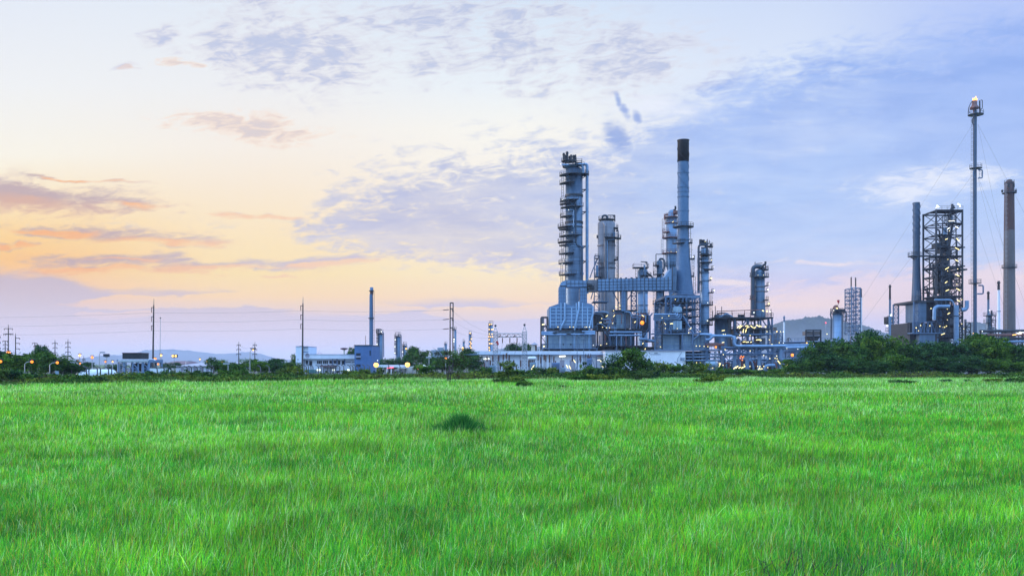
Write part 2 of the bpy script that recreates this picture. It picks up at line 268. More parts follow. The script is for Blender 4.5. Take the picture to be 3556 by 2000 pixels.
# ------------------------------------------------------------------ object helpers
def tag(o, label, cat=None, group=None, kind=None):
    if label: o['label'] = label
    if cat: o['category'] = cat
    if group: o['group'] = group
    if kind: o['kind'] = kind
    return o
def thing(name, label, cat, loc, group=None):
    o = bpy.data.objects.new(name, None); S.collection.objects.link(o); o.location = loc
    o['wloc'] = [float(q) for q in loc]; o.empty_display_size = 0.5
    return tag(o, label, cat, group)
def wloc(o): return Vector(o['wloc']) if o is not None and 'wloc' in o else Vector((0, 0, 0))
class MB:
    """collects shapes given in world coordinates; build() links them as ONE mesh object"""
    def __init__(s): s.v = []; s.f = []; s.sm = []
    def add(s, vs, fs, smooth=False):
        k = len(s.v); s.v += [tuple(q) for q in vs]; s.f += [tuple(i + k for i in f) for f in fs]; s.sm += [smooth] * len(fs); return s
    def box(s, x0, x1, y0, y1, z0, z1):
        return s.add([(x, y, z) for z in (z0, z1) for x, y in ((x0, y0), (x1, y0), (x1, y1), (x0, y1))],
                     [(3, 2, 1, 0), (4, 5, 6, 7), (0, 1, 5, 4), (1, 2, 6, 5), (2, 3, 7, 6), (3, 0, 4, 7)])
    def prism(s, pts, y0, y1):
        """polygon in the x,z plane pushed from y0 to y1 (points counter-clockwise seen from the front)"""
        n = len(pts); vs = [(x, y0, z) for x, z in pts] + [(x, y1, z) for x, z in pts]
        return s.add(vs, [tuple(range(n)), tuple(range(2 * n - 1, n - 1, -1))] + [((i + 1) % n, i, n + i, n + (i + 1) % n) for i in range(n)])
    def tube(s, pts, r, n=8, r1=None, cap=True):
        pts = [Vector(p) for p in pts]; N = len(pts); rings = []; prev = None
        for i, p in enumerate(pts):
            t = (pts[min(i + 1, N - 1)] - pts[max(i - 1, 0)]).normalized()
            if prev is None:
                a = Vector((0, 0, 1)) if abs(t.z) < 0.9 else Vector((1, 0, 0)); u = t.cross(a).normalized()
            else: u = (prev - t * prev.dot(t)).normalized()
            prev = u; w = t.cross(u); rr = r if r1 is None else r + (r1 - r) * i / (N - 1)
            rings.append([p + (u * math.cos(2 * math.pi * k / n) + w * math.sin(2 * math.pi * k / n)) * rr for k in range(n)])
        vs = [q for ring in rings for q in ring]; fs = []
        for i in range(N - 1):
            for k in range(n):
                a, b = i * n + k, i * n + (k + 1) % n; fs.append((a, b, b + n, a + n))
        s.add(vs, fs, n > 5)
        if cap:
            s.add(rings[0], [tuple(range(n - 1, -1, -1))]); s.add(rings[-1], [tuple(range(n))])
        return s
    def bar(s, p, q, w): return s.tube([p, q], w * 0.62, 4)
    def lathe(s, cx, cy, prof, n=28, smooth=True, cap=True):
        vs = [(cx + r * math.cos(2 * math.pi * k / n), cy + r * math.sin(2 * math.pi * k / n), z) for z, r in prof for k in range(n)]; fs = []
        for i in range(len(prof) - 1):
            for k in range(n):
                a, b = i * n + k, i * n + (k + 1) % n; fs.append((a, b, b + n, a + n))
        s.add(vs, fs, smooth)
        if cap:
            s.add(vs[:n], [tuple(range(n - 1, -1, -1))]); s.add(vs[-n:], [tuple(range(n))])
        return s
    def sector(s, cx, cy, z, r0, r1, a0, a1, th=0.12):
        n = max(3, int(abs(a1 - a0) / 12)); vs = []; fs = []
        for i in range(n + 1):
            a = math.radians(a0 + (a1 - a0) * i / n); c, q = math.cos(a), math.sin(a)
            vs += [(cx + r * c, cy + r * q, zz) for r, zz in ((r0, z), (r1, z), (r1, z + th), (r0, z + th))]
        for i in range(n):
            for k in range(4):
                a, b = i * 4 + k, i * 4 + (k + 1) % 4; fs.append((a, a + 4, b + 4, b))
        fs += [(0, 1, 2, 3), (4 * n + 3, 4 * n + 2, 4 * n + 1, 4 * n)]
        return s.add(vs, fs)
    def arcpts(s, cx, cy, z, r, a0, a1):
        n = max(3, int(abs(a1 - a0) / 14)); return [(cx + r * math.cos(math.radians(a0 + (a1 - a0) * i / n)), cy + r * math.sin(math.radians(a0 + (a1 - a0) * i / n)), z) for i in range(n + 1)]
    def sphere(s, c, r, n=10, m=7, sz=1.0):
        prof = [(c[2] + r * sz * math.sin(-math.pi / 2 + math.pi * i / m), max(r * 0.02, r * math.cos(-math.pi / 2 + math.pi * i / m))) for i in range(m + 1)]
        return s.lathe(c[0], c[1], prof, n)
    def hcyl(s, x0, x1, cy, cz, r, n=20, dome=0.0):
        prof = [(x0, r), (x1, r)]
        if dome:
            prof = [(x0 - dome * math.sin(t), r * max(0.03, math.cos(t))) for t in (1.5, 1.2, .9, .6, .3)] + prof + [(x1 + dome * math.sin(t), r * max(0.03, math.cos(t))) for t in (.3, .6, .9, 1.2, 1.5)]
        k = len(prof); vs = [(x, cy + rr * math.cos(2 * math.pi * j / n), cz + rr * math.sin(2 * math.pi * j / n)) for x, rr in prof for j in range(n)]
        fs = [(i * n + j, i * n + (j + 1) % n, (i + 1) * n + (j + 1) % n, (i + 1) * n + j) for i in range(k - 1) for j in range(n)]
        s.add(vs, fs, True); s.add(vs[:n], [tuple(range(n - 1, -1, -1))]); return s.add(vs[-n:], [tuple(range(n))])
    def build(s, name, mat, parent=None, label=None):
        o0 = wloc(parent); me = bpy.data.meshes.new(name)
        me.from_pydata([(v[0] - o0.x, v[1] - o0.y, v[2] - o0.z) for v in s.v], [], s.f)
        me.polygons.foreach_set('use_smooth', s.sm)
        me.materials.append(mat if not isinstance(mat, str) else M[mat]); me.update()
        o = bpy.data.objects.new(name, me); S.collection.objects.link(o)
        if parent is not None:
            o.parent = parent; o['wloc'] = [0.0, 0.0, 0.0]
            o['wloc'] = [float(q) for q in o0]
        if label: o['label'] = label
        return o
class Fr:
    """frame at a known distance: turns a photo pixel into metres at that distance"""
    def __init__(s, D): s.D = D; s.m = D / FPX
    def x(s, px): return (px - CXP) * s.m
    def z(s, py): return max(0.0, CAMZ - (py - HYP) * s.m)
    def p(s, px, py, dd=0.0): return Vector((s.x(px), s.D + dd, s.z(py)))
def copy_thing(o):
    c = o.copy(); S.collection.objects.link(c)
    for ch in o.children:
        k = ch.copy(); S.collection.objects.link(k); k.parent = c
        for gch in ch.children:
            q = gch.copy(); S.collection.objects.link(q); q.parent = k
    return c
ORD = ("first second third fourth fifth sixth seventh eighth ninth tenth eleventh twelfth thirteenth fourteenth fifteenth sixteenth seventeenth eighteenth nineteenth twentieth".split())

def platform(par, cx, cy, z, r0, r1, a0, a1, mat='steel_dark', rail=1.15, posts=None, name='platform'):
    p = MB().sector(cx, cy, z, r0, r1, a0, a1, 0.22).build(name, mat, par)
    if rail:
        rb = MB(); rr = r1 - 0.06
        for h in (rail, rail * 0.55): rb.tube(rb.arcpts(cx, cy, z + h, rr, a0, a1), 0.045, 4)
        n = posts or max(3, int(abs(a1 - a0) * rr * 0.0175 / 1.3))
        for i in range(n + 1):
            a = math.radians(a0 + (a1 - a0) * i / n); x, y = cx + rr * math.cos(a), cy + rr * math.sin(a)
            rb.bar((x, y, z + 0.2), (x, y, z + rail + 0.03), 0.08)
        rb.build('handrail', mat, p)
    return p
def ladder(par, x, y, z0, z1, mat='steel_dark', w=0.55, axis='x', cage=True):
    b = MB(); ex = (w / 2, 0) if axis == 'x' else (0, w / 2)
    for s_ in (-1, 1): b.bar((x + s_ * ex[0], y + s_ * ex[1], z0), (x + s_ * ex[0], y + s_ * ex[1], z1), 0.09)
    z = z0 + 0.3
    while z < z1:
        b.bar((x - ex[0], y - ex[1], z), (x + ex[0], y + ex[1], z), 0.06); z += 0.9
    if cage:
        z = z0 + 2.5
        while z < z1:
            b.tube([(x - ex[0], y - ex[1], z), (x - ex[0] * 1.3 - ex[1], y - 0.7, z), (x + ex[0] * 1.3 + ex[1], y - 0.7, z), (x + ex[0], y + ex[1], z)], 0.035, 4); z += 1.8
    return b.build('ladder', mat, par)
def lamp(par, p, kind='lamp_white', r=0.16, tube=None, up=None):
    """a light fitting: a bulb, or a slanted fluorescent tube of the given length"""
    b = MB(); p = Vector(p); r *= 0.9 if r > 0.4 else (0.52 if tube else 0.62)
    if kind in ('lamp_sodium', 'lamp_gold') and r < 0.4: r *= 1.2
    if tube:
        dx_, dz_ = tube[0] * .8, tube[1] * .8; b.tube([p - Vector((dx_ / 2, 0, dz_ / 2)), p + Vector((dx_ / 2, 0, dz_ / 2))], r, 6)
    else: b.sphere(p, r, 8, 6)
    return b.build('lamp', kind, par)
def lattice(b, p00, p10, p01, p11, nx, nz, w, brace=True, cross=False):
    """braced frame panel between four corners (bottom left, bottom right, top left, top right)"""
    p00, p10, p01, p11 = map(Vector, (p00, p10, p01, p11))
    P = lambda u, v: p00.lerp(p10, u).lerp(p01.lerp(p11, u), v)
    for i in range(nx + 1): b.bar(P(i / nx, 0), P(i / nx, 1), w)
    for j in range(nz + 1): b.bar(P(0, j / nz), P(1, j / nz), w * 0.85)
    if brace:
        for i in range(nx):
            for j in range(nz):
                a, c = (P(i / nx, j / nz), P((i + 1) / nx, (j + 1) / nz)); e, f = (P((i + 1) / nx, j / nz), P(i / nx, (j + 1) / nz))
                if cross or (i + j) % 2 == 0: b.bar(a, c, w * 0.6)
                if cross or (i + j) % 2 == 1: b.bar(e, f, w * 0.6)
    return b
def deck_rail(par, x0, x1, y0, y1, z, th=0.25, mat='steel_dark', rail=1.15, name='deck', sides='fblr', rail_mat=None):
    o = MB().box(x0, x1, y0, y1, z, z + th).build(name, mat, par)
    if rail:
        rb = MB(); segs = {'f': ((x0, y0), (x1, y0)), 'b': ((x0, y1), (x1, y1)), 'l': ((x0, y0), (x0, y1)), 'r': ((x1, y0), (x1, y1))}
        for k in sides:
            (ax, ay), (bx_, by_) = segs[k]; L = math.hypot(bx_ - ax, by_ - ay); n = max(1, int(L / 1.6))
            for h in (rail, rail * 0.55): rb.bar((ax, ay, z + th + h), (bx_, by_, z + th + h), 0.07)
            for i in range(n + 1): rb.bar((ax + (bx_ - ax) * i / n, ay + (by_ - ay) * i / n, z + th), (ax + (bx_ - ax) * i / n, ay + (by_ - ay) * i / n, z + th + rail), 0.07)
        rb.build('handrail', rail_mat or mat, o)
    return o
def bend(p0, corner, p1, r, n=5):
    """points of a rounded pipe corner"""
    p0, corner, p1 = map(Vector, (p0, corner, p1)); a = corner + (p0 - corner).normalized() * r; c = corner + (p1 - corner).normalized() * r
    return [a.lerp(corner, t).lerp(corner.lerp(c, t), t) for t in [i / n for i in range(n + 1)]]
def pipe(par, pts, r, mat='pipe', n=10, br=None, name='pipe'):
    pts = [Vector(p) for p in pts]; out = [pts[0]]
    for i in range(1, len(pts) - 1):
        lim = min((pts[i] - pts[i - 1]).length, (pts[i + 1] - pts[i]).length) * 0.48
        out += bend(pts[i - 1], pts[i], pts[i + 1], min(br or r * 3, lim))
    out.append(pts[-1])
    return MB().tube(out, r, n).build(name, mat, par)
# ------------------------------------------------------------------ ground, hills
def ground():
    m, g, b = new_mat('field_soil'); co = g.node('ShaderNodeTexCoord').outputs['Object']
    n = g.noise(co, 0.08, 6, 0.6); n2 = g.noise(co, 1.5, 5, 0.6)
    col = g.mix(g.smooth(n, 0.35, 0.65), (0.028, 0.085, 0.016, 1), (0.045, 0.115, 0.022, 1)); col = g.mix(g.smooth(n2, 0.4, 0.7, 0, 0.5), col, (0.03, 0.035, 0.015, 1))
    g.put(b.inputs['Base Color'], col); b.inputs['Roughness'].default_value = 0.95
    b_ = MB(); xs = [-9400, -3000, -1000, -400, -150, -50, 0, 50, 150, 400, 1000, 3000, 9400]; ys = [-300, -50, 0, 50, 150, 400, 1000, 3000, 9000]
    vs = [(x, y, 0) for y in ys for x in xs]; k = len(xs)
    b_.add(vs, [(j * k + i, j * k + i + 1, (j + 1) * k + i + 1, (j + 1) * k + i) for j in range(len(ys) - 1) for i in range(k - 1)])
    o = b_.build('ground', m); tag(o, None, kind='structure')
    # bare service yard under the plant
    y = painted('yard_gravel', (0.07, 0.07, 0.065), (0.045, 0.05, 0.04), 0.95, 0, 0.6, (1, 1, 1))
    o = MB().add([(-260, 186, .004), (420, 186, .004), (420, 520, .004), (-260, 520, .004)], [(0, 1, 2, 3)]).build('plant_yard', y); tag(o, None, kind='structure')
ground()
def hill(name, D, prof, depth, seed):
    """ridge with real depth; prof = [(px, py)] of its skyline at distance D"""
    f = Fr(D); rng = np.random.default_rng(seed); xs = np.linspace(prof[0][0], prof[-1][0], 150)
    ys = np.interp(xs, [p[0] for p in prof], [p[1] for p in prof]); base = 1270.0
    nz = np.zeros_like(xs)
    for k in range(1, 6): nz += np.interp(xs, np.linspace(xs[0], xs[-1], 6 * 2 ** k), rng.normal(0, 1, 6 * 2 ** k)) * 2.2 / 1.45 ** k
    nj = 14; vs = []; fs = []
    for j in range(nj + 1):
        t = j / nj; s_ = math.sin(min(1.0, t * 1.6) * math.pi / 2) if t < 0.625 else math.cos((t - 0.625) / 0.375 * math.pi / 2)
        rough = rng.normal(0, 1, len(xs)) * 0.02
        for i, x in enumerate(xs):
            h = max(0.0, (base - ys[i] + (nz[i] if ys[i] < base - 6 else 0)) * f.m) * (s_ * (1 + (rough[i] if 0 < t < 0.6 else 0)))
            vs.append((f.x(x), D + (t - 0.625) * depth, h - 0.5))
    n = len(xs)
    for j in range(nj):
        for i in range(n - 1): fs.append((j * n + i, j * n + i + 1, (j + 1) * n + i + 1, (j + 1) * n + i))
    m, g, b = new_mat(name + '_forest'); co = g.node('ShaderNodeTexCoord').outputs['Object']
    nn = g.noise(co, 0.012, 7, 0.75); g.put(b.inputs['Base Color'], g.mix(g.smooth(nn, 0.3, 0.7), (0.010, 0.022, 0.016, 1), (0.034, 0.050, 0.034, 1))); b.inputs['Roughness'].default_value = 0.9
    bn = g.node('ShaderNodeBump'); bn.inputs['Strength'].default_value = 1.0; bn.inputs['Distance'].default_value = 30; g.put(bn.inputs['Height'], nn); g.put(b.inputs['Normal'], bn.outputs[0])
    mb = MB(); mb.add(vs, fs, True); o = mb.build(name, m); tag(o, None, kind='structure')
hill('hill', 6000, [(2540, 1270), (2640, 1150), (2680, 1135), (2720, 1118), (2760, 1112), (2800, 1108), (2825, 1107), (2850, 1107), (2880, 1110), (2920, 1119), (2960, 1127), (3000, 1137), (3040, 1150), (3075, 1163), (3130, 1185), (3200, 1235), (3260, 1270)], 700, 3)
hill('hill', 7000, [(3180, 1270), (3300, 1170), (3340, 1135), (3370, 1123), (3400, 1126), (3450, 1150), (3520, 1180), (3700, 1200), (3900, 1270)], 900, 5)
hill('hill', 8000, [(270, 1270), (300, 1248), (340, 1240), (385, 1236), (415, 1238), (470, 1262), (520, 1270)], 900, 7)
hill('hill', 8800, [(330, 1270), (420, 1236), (520, 1220), (600, 1214), (680, 1222), (740, 1232), (820, 1230), (860, 1226), (905, 1232), (960, 1252), (1100, 1262), (1180, 1270)], 900, 8)
hill('hill', 6500, [(1690, 1270), (1720, 1222), (1745, 1212), (1775, 1203), (1800, 1204), (1850, 1212), (1880, 1203), (1920, 1208), (2000, 1230), (2100, 1270)], 700, 9)

# ------------------------------------------------------------------ grass
def vnoise(x, y, sc, seed):
    """smooth value noise on a lattice"""
    r = np.random.default_rng(seed).random((256, 256)); x = x / sc + 1000.3; y = y / sc + 1000.7
    xi, yi = np.floor(x).astype(int), np.floor(y).astype(int); fx, fy = x - xi, y - yi; fx = fx * fx * (3 - 2 * fx); fy = fy * fy * (3 - 2 * fy)
    a, b_, c, d_ = r[xi % 256, yi % 256], r[(xi + 1) % 256, yi % 256], r[xi % 256, (yi + 1) % 256], r[(xi + 1) % 256, (yi + 1) % 256]
    return (a * (1 - fx) + b_ * fx) * (1 - fy) + (c * (1 - fx) + d_ * fx) * fy
def far_edge(x_over_y):
    """distance of the far edge of the meadow for a given direction"""
    px = CXP + FPX * x_over_y
    return np.interp(px, [-800, 0, 250, 430, 640, 1000, 1500, 1800, 2100, 2400, 3600, 4400], [72, 75, 79, 86, 91, 97, 104, 107, 104, 114, 122, 122])
def grass():
    rng = np.random.default_rng(11)
    bands = [(6.0, 14.0, 2200, .20), (14.0, 24.0, 1000, .22), (24.0, 40.0, 320, .26), (40.0, 66.0, 125, .29), (66.0, 152.0, 38, .32)]
    Vs, Fs, Cs, off = [], [], [], 0
    LOOPS = []
    for (d0, d1, dens, h0) in bands:
        half = 0.66; area = half * (d1 ** 2 - d0 ** 2); n = int(area * dens)
        D = np.sqrt(rng.random(n) * (d1 ** 2 - d0 ** 2) + d0 ** 2); u = (rng.random(n) * 2 - 1) * half
        x, y = D * u, D; keep = y < far_edge(u) + 9 * (vnoise(x, y * 0 + 1.0, 7.0, 21) - .5) + 5 * (vnoise(x, y * 0 + 3.0, 2.0, 22) - .5) + rng.normal(0, 1.2, n)
        big = vnoise(x, y, 9.0, 1); mid = vnoise(x, y, 2.6, 2); sml = vnoise(x, y, 0.55, 3); far = vnoise(x * 0.35, y, 11.0, 4)
        keep &= rng.random(n) < np.clip(0.25 + 1.1 * sml, 0, 1)
        x, y, D, big, mid, sml, far = [q[keep] for q in (x, y, D, big, mid, sml, far)]; n = len(x)
        seed = rng.random(n) < np.interp(D, [8, 30, 70, 150], [0.04, 0.09, 0.28, 0.44]) * np.clip(far * 1.7, 0.2, 1.6)
        h = h0 * (0.42 + 0.75 * mid + 0.40 * big) * rng.uniform(0.55, 1.35, n); h = np.where(seed, h * 1.18, h)
        w = 0.0029 * np.clip(D / 11.0, 1, 6) * rng.uniform(0.7, 1.4, n)
        w = np.where(seed, w * 0.75, w)
        az = rng.random(n) * 2 * math.pi; face = rng.normal(0, 0.8, n); lean = np.abs(rng.normal(0, 0.26, n)) + 0.05; lean = np.where(rng.random(n) < 0.16, lean * 2.8, lean)
        lx, ly = np.cos(az) * lean + 0.06, np.sin(az) * lean
        wx_, wy_ = np.cos(face), np.sin(face); z = np.zeros(n)
        def ring(t, wf):
            cx = x + lx * h * t ** 2; cy = y + ly * h * t ** 2; cz = h * t * (1 - 0.18 * lean * t)
            return np.stack([cx - wx_ * w * wf, cy - wy_ * w * wf, cz], 1), np.stack([cx + wx_ * w * wf, cy + wy_ * w * wf, cz], 1)
        a0, b0 = ring(0.0, 0.8); a1, b1 = ring(0.45, 1.0); a2, b2 = ring(0.8, 0.62); tp, _ = ring(1.0, 0.0)
        V = np.stack([a0, b0, a1, b1, a2, b2, tp], 1).reshape(-1, 3)
        # blade colours: the plants themselves differ - lush green, blue green, yellow green, straw, pale seed heads
        r = rng.random(n); base = np.empty((n, 3))
        base[:] = (0.112, 0.45, 0.032)
        t2 = np.clip(big * 1.3 - 0.15, 0, 1)[:, None]; base = base * (1 - t2) + np.array((0.070, 0.37, 0.034)) * t2
        t3 = (np.clip(mid * 1.6 - 0.75, 0, 1))[:, None]; base = base * (1 - t3) + np.array((0.20, 0.56, 0.03)) * t3
        dkp = np.interp(D, [8, 25, 60], [0.25, 0.17, 0.10]); base[r < dkp] = (0.045, 0.22, 0.045)
        base[(r > 0.26) & (r < 0.36)] = (0.34, 0.58, 0.03)
        base[(r > 0.36) & (r < 0.41)] = (0.46, 0.36, 0.07)
        base[(r > 0.41) & (r < 0.435)] = (0.24, 0.09, 0.05)
        base[seed] = np.array((0.42, 0.62, 0.26)) * rng.uniform(0.85, 1.15, (seed.sum(), 1))
        pat = vnoise(x, y, 0.8, 12) * 0.35 + vnoise(x, y * 0.8, 3.4, 13) * 0.22 + vnoise(x, y, 0.28, 14) * 0.45
        base *= (rng.uniform(0.55, 1.45, n) * np.clip(0.28 + 1.42 * pat, 0.45, 1.5))[:, None]
        # patches where the blade colour is blended darker
        dk = np.zeros(n)
        for (px, py, rx, ry, a) in ((1610, 1500, 130, 14, .4), (880, 1483, 80, 9, .5), (1360, 1402, 70, 7, .4), (2640, 1640, 240, 26, .22), (2880, 1830, 240, 70, .25), (1340, 1820, 330, 60, .12), (3480, 1388, 110, 7, .5), (2150, 1520, 140, 14, .25), (1720, 1640, 200, 22, .22), (440, 1700, 180, 60, .18), (2850, 1960, 260, 50, .3)):
            qx = (CXP + FPX * x / y - px) / rx; qy = (HYP + FPX * CAMZ / y - py) / ry; dk = np.maximum(dk, a * np.exp(-(qx ** 2 + qy ** 2)))
        base = base * (1 - dk[:, None]) + np.array((0.022, 0.085, 0.03)) * dk[:, None]
        Vs.append(V); Cs.append(np.repeat(base, 7, 0)); k = np.arange(n)[:, None] * 7 + off
        LOOPS.append((k + np.array([[0, 1, 3, 2]]), k + np.array([[2, 3, 5, 4]]), k + np.array([[4, 5, 6]]))); off += n * 7
    V = np.concatenate(Vs).astype(np.float32); C = np.concatenate(Cs).astype(np.float32)
    q = np.concatenate([np.concatenate(l[:2]) for l in LOOPS]); t = np.concatenate([l[2] for l in LOOPS])
    me = bpy.data.meshes.new('grass'); me.vertices.add(len(V)); me.vertices.foreach_set('co', V.ravel())
    loops = np.concatenate([q.ravel(), t.ravel()]).astype(np.int32); me.loops.add(len(loops)); me.loops.foreach_set('vertex_index', loops)
    starts = np.concatenate([np.arange(len(q)) * 4, len(q) * 4 + np.arange(len(t)) * 3]).astype(np.int32)
    me.polygons.add(len(starts)); me.polygons.foreach_set('loop_start', starts)
    me.polygons.foreach_set('use_smooth', np.ones(len(starts), bool)); me.update()
    a = me.attributes.new('blade', 'FLOAT_COLOR', 'POINT'); a.data.foreach_set('color', np.concatenate([C, np.ones((len(C), 1), np.float32)], 1).ravel())
    m = bpy.data.materials.new('grass_blades'); m.use_nodes = True; t_ = m.node_tree; t_.nodes.clear(); g = NG(t_)
    at = g.node('ShaderNodeAttribute', attribute_name='blade').outputs['Color']
    df = g.node('ShaderNodeBsdfDiffuse'); g.put(df.inputs[0], at); tr = g.node('ShaderNodeBsdfTranslucent'); g.put(tr.inputs[0], g.mix(1.0, at, (1.2, 1.15, 0.7, 1), 'MULTIPLY'))
    mx = g.node('ShaderNodeMixShader'); mx.inputs[0].default_value = 0.42; g.put(mx.inputs[1], df.outputs[0]); g.put(mx.inputs[2], tr.outputs[0])
    gl = g.node('ShaderNodeBsdfGlossy'); gl.inputs['Roughness'].default_value = 0.45; m2 = g.node('ShaderNodeMixShader'); m2.inputs[0].default_value = 0.012; g.put(m2.inputs[1], mx.outputs[0]); g.put(m2.inputs[2], gl.outputs[0])
    o_ = g.node('ShaderNodeOutputMaterial'); g.put(o_.inputs[0], m2.outputs[0])
    me.materials.append(m); o = bpy.data.objects.new('grass', me); S.collection.objects.link(o); tag(o, 'tall bright green meadow grass with pale seed heads', 'grass', kind='stuff')
    return len(V)
grass()
# ------------------------------------------------------------------ trees, bushes, weeds
def leaf_material(name):
    m = bpy.data.materials.new(name); m.use_nodes = True; t_ = m.node_tree; t_.nodes.clear(); g = NG(t_)
    at = g.node('ShaderNodeAttribute', attribute_name='leaf').outputs['Color']
    rnd = g.node('ShaderNodeObjectInfo').outputs['Random']
    at = g.mix(1.0, at, g.xyz(g.smooth(rnd, 0, 1, 0.7, 1.55), g.smooth(rnd, 0, 1, 0.8, 1.35), g.smooth(rnd, 0, 1, 1.25, 0.8)), 'MULTIPLY')
    df = g.node('ShaderNodeBsdfDiffuse'); g.put(df.inputs[0], at); tr = g.node('ShaderNodeBsdfTranslucent'); g.put(tr.inputs[0], at)
    mx = g.node('ShaderNodeMixShader'); mx.inputs[0].default_value = 0.25; g.put(mx.inputs[1], df.outputs[0]); g.put(mx.inputs[2], tr.outputs[0])
    o_ = g.node('ShaderNodeOutputMaterial'); g.put(o_.inputs[0], mx.outputs[0]); return m
LEAF = leaf_material('leaves')
BARK = painted('bark', (0.05, 0.036, 0.028), (0.03, 0.024, 0.02), 0.9, 0, 2.0)
def leaf_mesh(name, lobes, n, leaf, seed, cols, core=True, droop=0.0):
    """many small leaf-sized faces spread through lumpy lobes; lobes = [(x,y,z,rx,ry,rz)]"""
    rng = np.random.default_rng(seed); L = np.array(lobes, float); wgt = (L[:, 3] * L[:, 4] * L[:, 5]) ** 0.66; wgt /= wgt.sum()
    # clumps on each lobe, then leaves on each clump
    nc = max(8, n // 34); li = rng.choice(len(L), nc, p=wgt); dv = rng.normal(0, 1, (nc, 3)); dv /= np.linalg.norm(dv, axis=1)[:, None]; dv[:, 2] = np.where(rng.random(nc) < 0.6, np.abs(dv[:, 2]), dv[:, 2])
    rad = rng.uniform(0.74, 1.08, nc)[:, None]; cc = L[li, :3] + dv * L[li, 3:] * rad; cs = (L[li, 3:].mean(1)) * rng.uniform(0.17, 0.30, nc)
    k = rng.integers(0, nc, n); off = rng.normal(0, 1, (n, 3)) * cs[k][:, None] * np.array((1, 1, 0.7))
    c = cc[k] + off; inner = rng.random(n) < (0.25 if core else 0.0)
    li2 = rng.choice(len(L), n, p=wgt); d2 = rng.normal(0, 1, (n, 3)); d2 /= np.linalg.norm(d2, axis=1)[:, None]
    c[inner] = (L[li2, :3] + d2 * L[li2, 3:] * (rng.random(n)[:, None] ** 0.5) * 0.8)[inner]
    c[:, 2] = np.maximum(c[:, 2], leaf * 0.3)
    nrm = dv[k] * 0.9 + rng.normal(0, 0.8, (n, 3)); nrm[:, 2] += 0.35; nrm /= np.linalg.norm(nrm, axis=1)[:, None]
    a = np.cross(nrm, rng.normal(0, 1, (n, 3))); a /= np.linalg.norm(a, axis=1)[:, None]; b = np.cross(nrm, a)
    s1 = (leaf * rng.uniform(0.6, 1.4, n))[:, None]; s2 = s1 * rng.uniform(0.45, 0.8, n)[:, None]
    V = np.stack([c - a * s1, c - b * s2 + nrm * s1 * 0.15, c + a * s1, c + b * s2 + nrm * s1 * 0.15], 1).reshape(-1, 3)
    me = bpy.data.meshes.new(name); me.from_pydata(V.tolist(), [], (np.arange(n)[:, None] * 4 + np.arange(4)).tolist())
    cols = np.array(cols); tone = rng.random(nc); ci = np.clip((tone[k] * (len(cols) + 0.6) + rng.normal(0, 0.5, n)).astype(int), 0, len(cols) - 1)
    C = cols[ci] * rng.uniform(0.75, 1.25, (n, 1)); C = np.repeat(np.concatenate([C, np.ones((n, 1))], 1), 4, 0).astype(np.float32)
    at = me.attributes.new('leaf', 'FLOAT_COLOR', 'POINT'); at.data.foreach_set('color', C.ravel()); me.materials.append(LEAF); me.update()
    return me
GREENS = [(0.010, 0.032, 0.012), (0.022, 0.064, 0.018), (0.040, 0.10, 0.022), (0.050, 0.116, 0.026), (0.076, 0.145, 0.032)]
OLIVE = [(0.020, 0.040, 0.012), (0.042, 0.080, 0.018), (0.072, 0.12, 0.022), (0.10, 0.155, 0.026), (0.13, 0.17, 0.034)]
DRY = [(0.045, 0.035, 0.022), (0.040, 0.050, 0.025), (0.05, 0.07, 0.03)]
def limbs(name, h, seed, r=0.14, spread=0.35, n=4, base=1):
    rng = random.Random(seed); b = MB()
    for q in range(base):
        bx = (q - (base - 1) / 2) * r * 4; p = [Vector((bx, 0, -0.05))]
        for i in range(1, 5): p.append(p[-1] + Vector((rng.uniform(-.12, .12) * h * 0.3 + bx * 0.3, rng.uniform(-.1, .1) * h * 0.3, h * 0.17)))
        b.tube(p, r, 7, r * 0.5)
        for i in range(n):
            a = 2 * math.pi * i / n + rng.random(); s_ = p[1 + i % 4]; e = s_ + Vector((math.cos(a) * spread * h, math.sin(a) * spread * h, h * rng.uniform(0.22, 0.5)))
            mid = s_.lerp(e, 0.5) + Vector((0, 0, h * 0.05)); b.tube([s_, mid, e], r * 0.45, 5, r * 0.15)
            for k in range(2):
                e2 = mid + Vector((rng.uniform(-1, 1), rng.uniform(-1, 1), rng.uniform(.3, 1))) * h * 0.16; b.tube([mid, e2], r * 0.2, 4, r * 0.07)
    me_o = b.build(name, BARK); return me_o
def lumps(rng, w, h, n, lift=0.0, flat=0.8):
    out = [(0, 0, lift + (h - lift) * 0.5, w * 0.34, w * 0.34, (h - lift) * 0.40)]
    for i in range(n):
        a = 2 * math.pi * i / n + rng.uniform(-.4, .4); rr = rng.uniform(0.18, 0.34) * w; s_ = rng.uniform(0.17, 0.28) * w
        z = lift + (h - lift) * rng.uniform(0.18, 0.84); out.append((math.cos(a) * rr, math.sin(a) * rr, min(z, h - s_ * flat), s_, s_, s_ * flat))
    return out
PROTO = {}
def proto_tree(key, w, h, nl, leaf, seed, cols, lift, lob=9, trunk_r=0.16, name='tree', base=1):
    rng = random.Random(seed); L = lumps(rng, w, h, lob, lift)
    PROTO[key] = (leaf_mesh('crown', L, nl, leaf, seed, cols), limbs('trunk', h * 0.85, seed, trunk_r, 0.3, 4, base), w, h)
    S.collection.objects.unlink(PROTO[key][1])
for i in range(4): proto_tree(f'tree{i}', 6.0, 6.5, 4200, 0.17, 20 + i, GREENS, 0.2, 11)
for i in range(3): proto_tree(f'airy{i}', 5.0, 6.0, 1500, 0.16, 40 + i, GREENS[1:], 1.6, 9)
for i in range(2): proto_tree(f'upright{i}', 2.4, 4.0, 1500, 0.13, 50 + i, OLIVE, 0.1, 9, 0.08)
BUSH = []
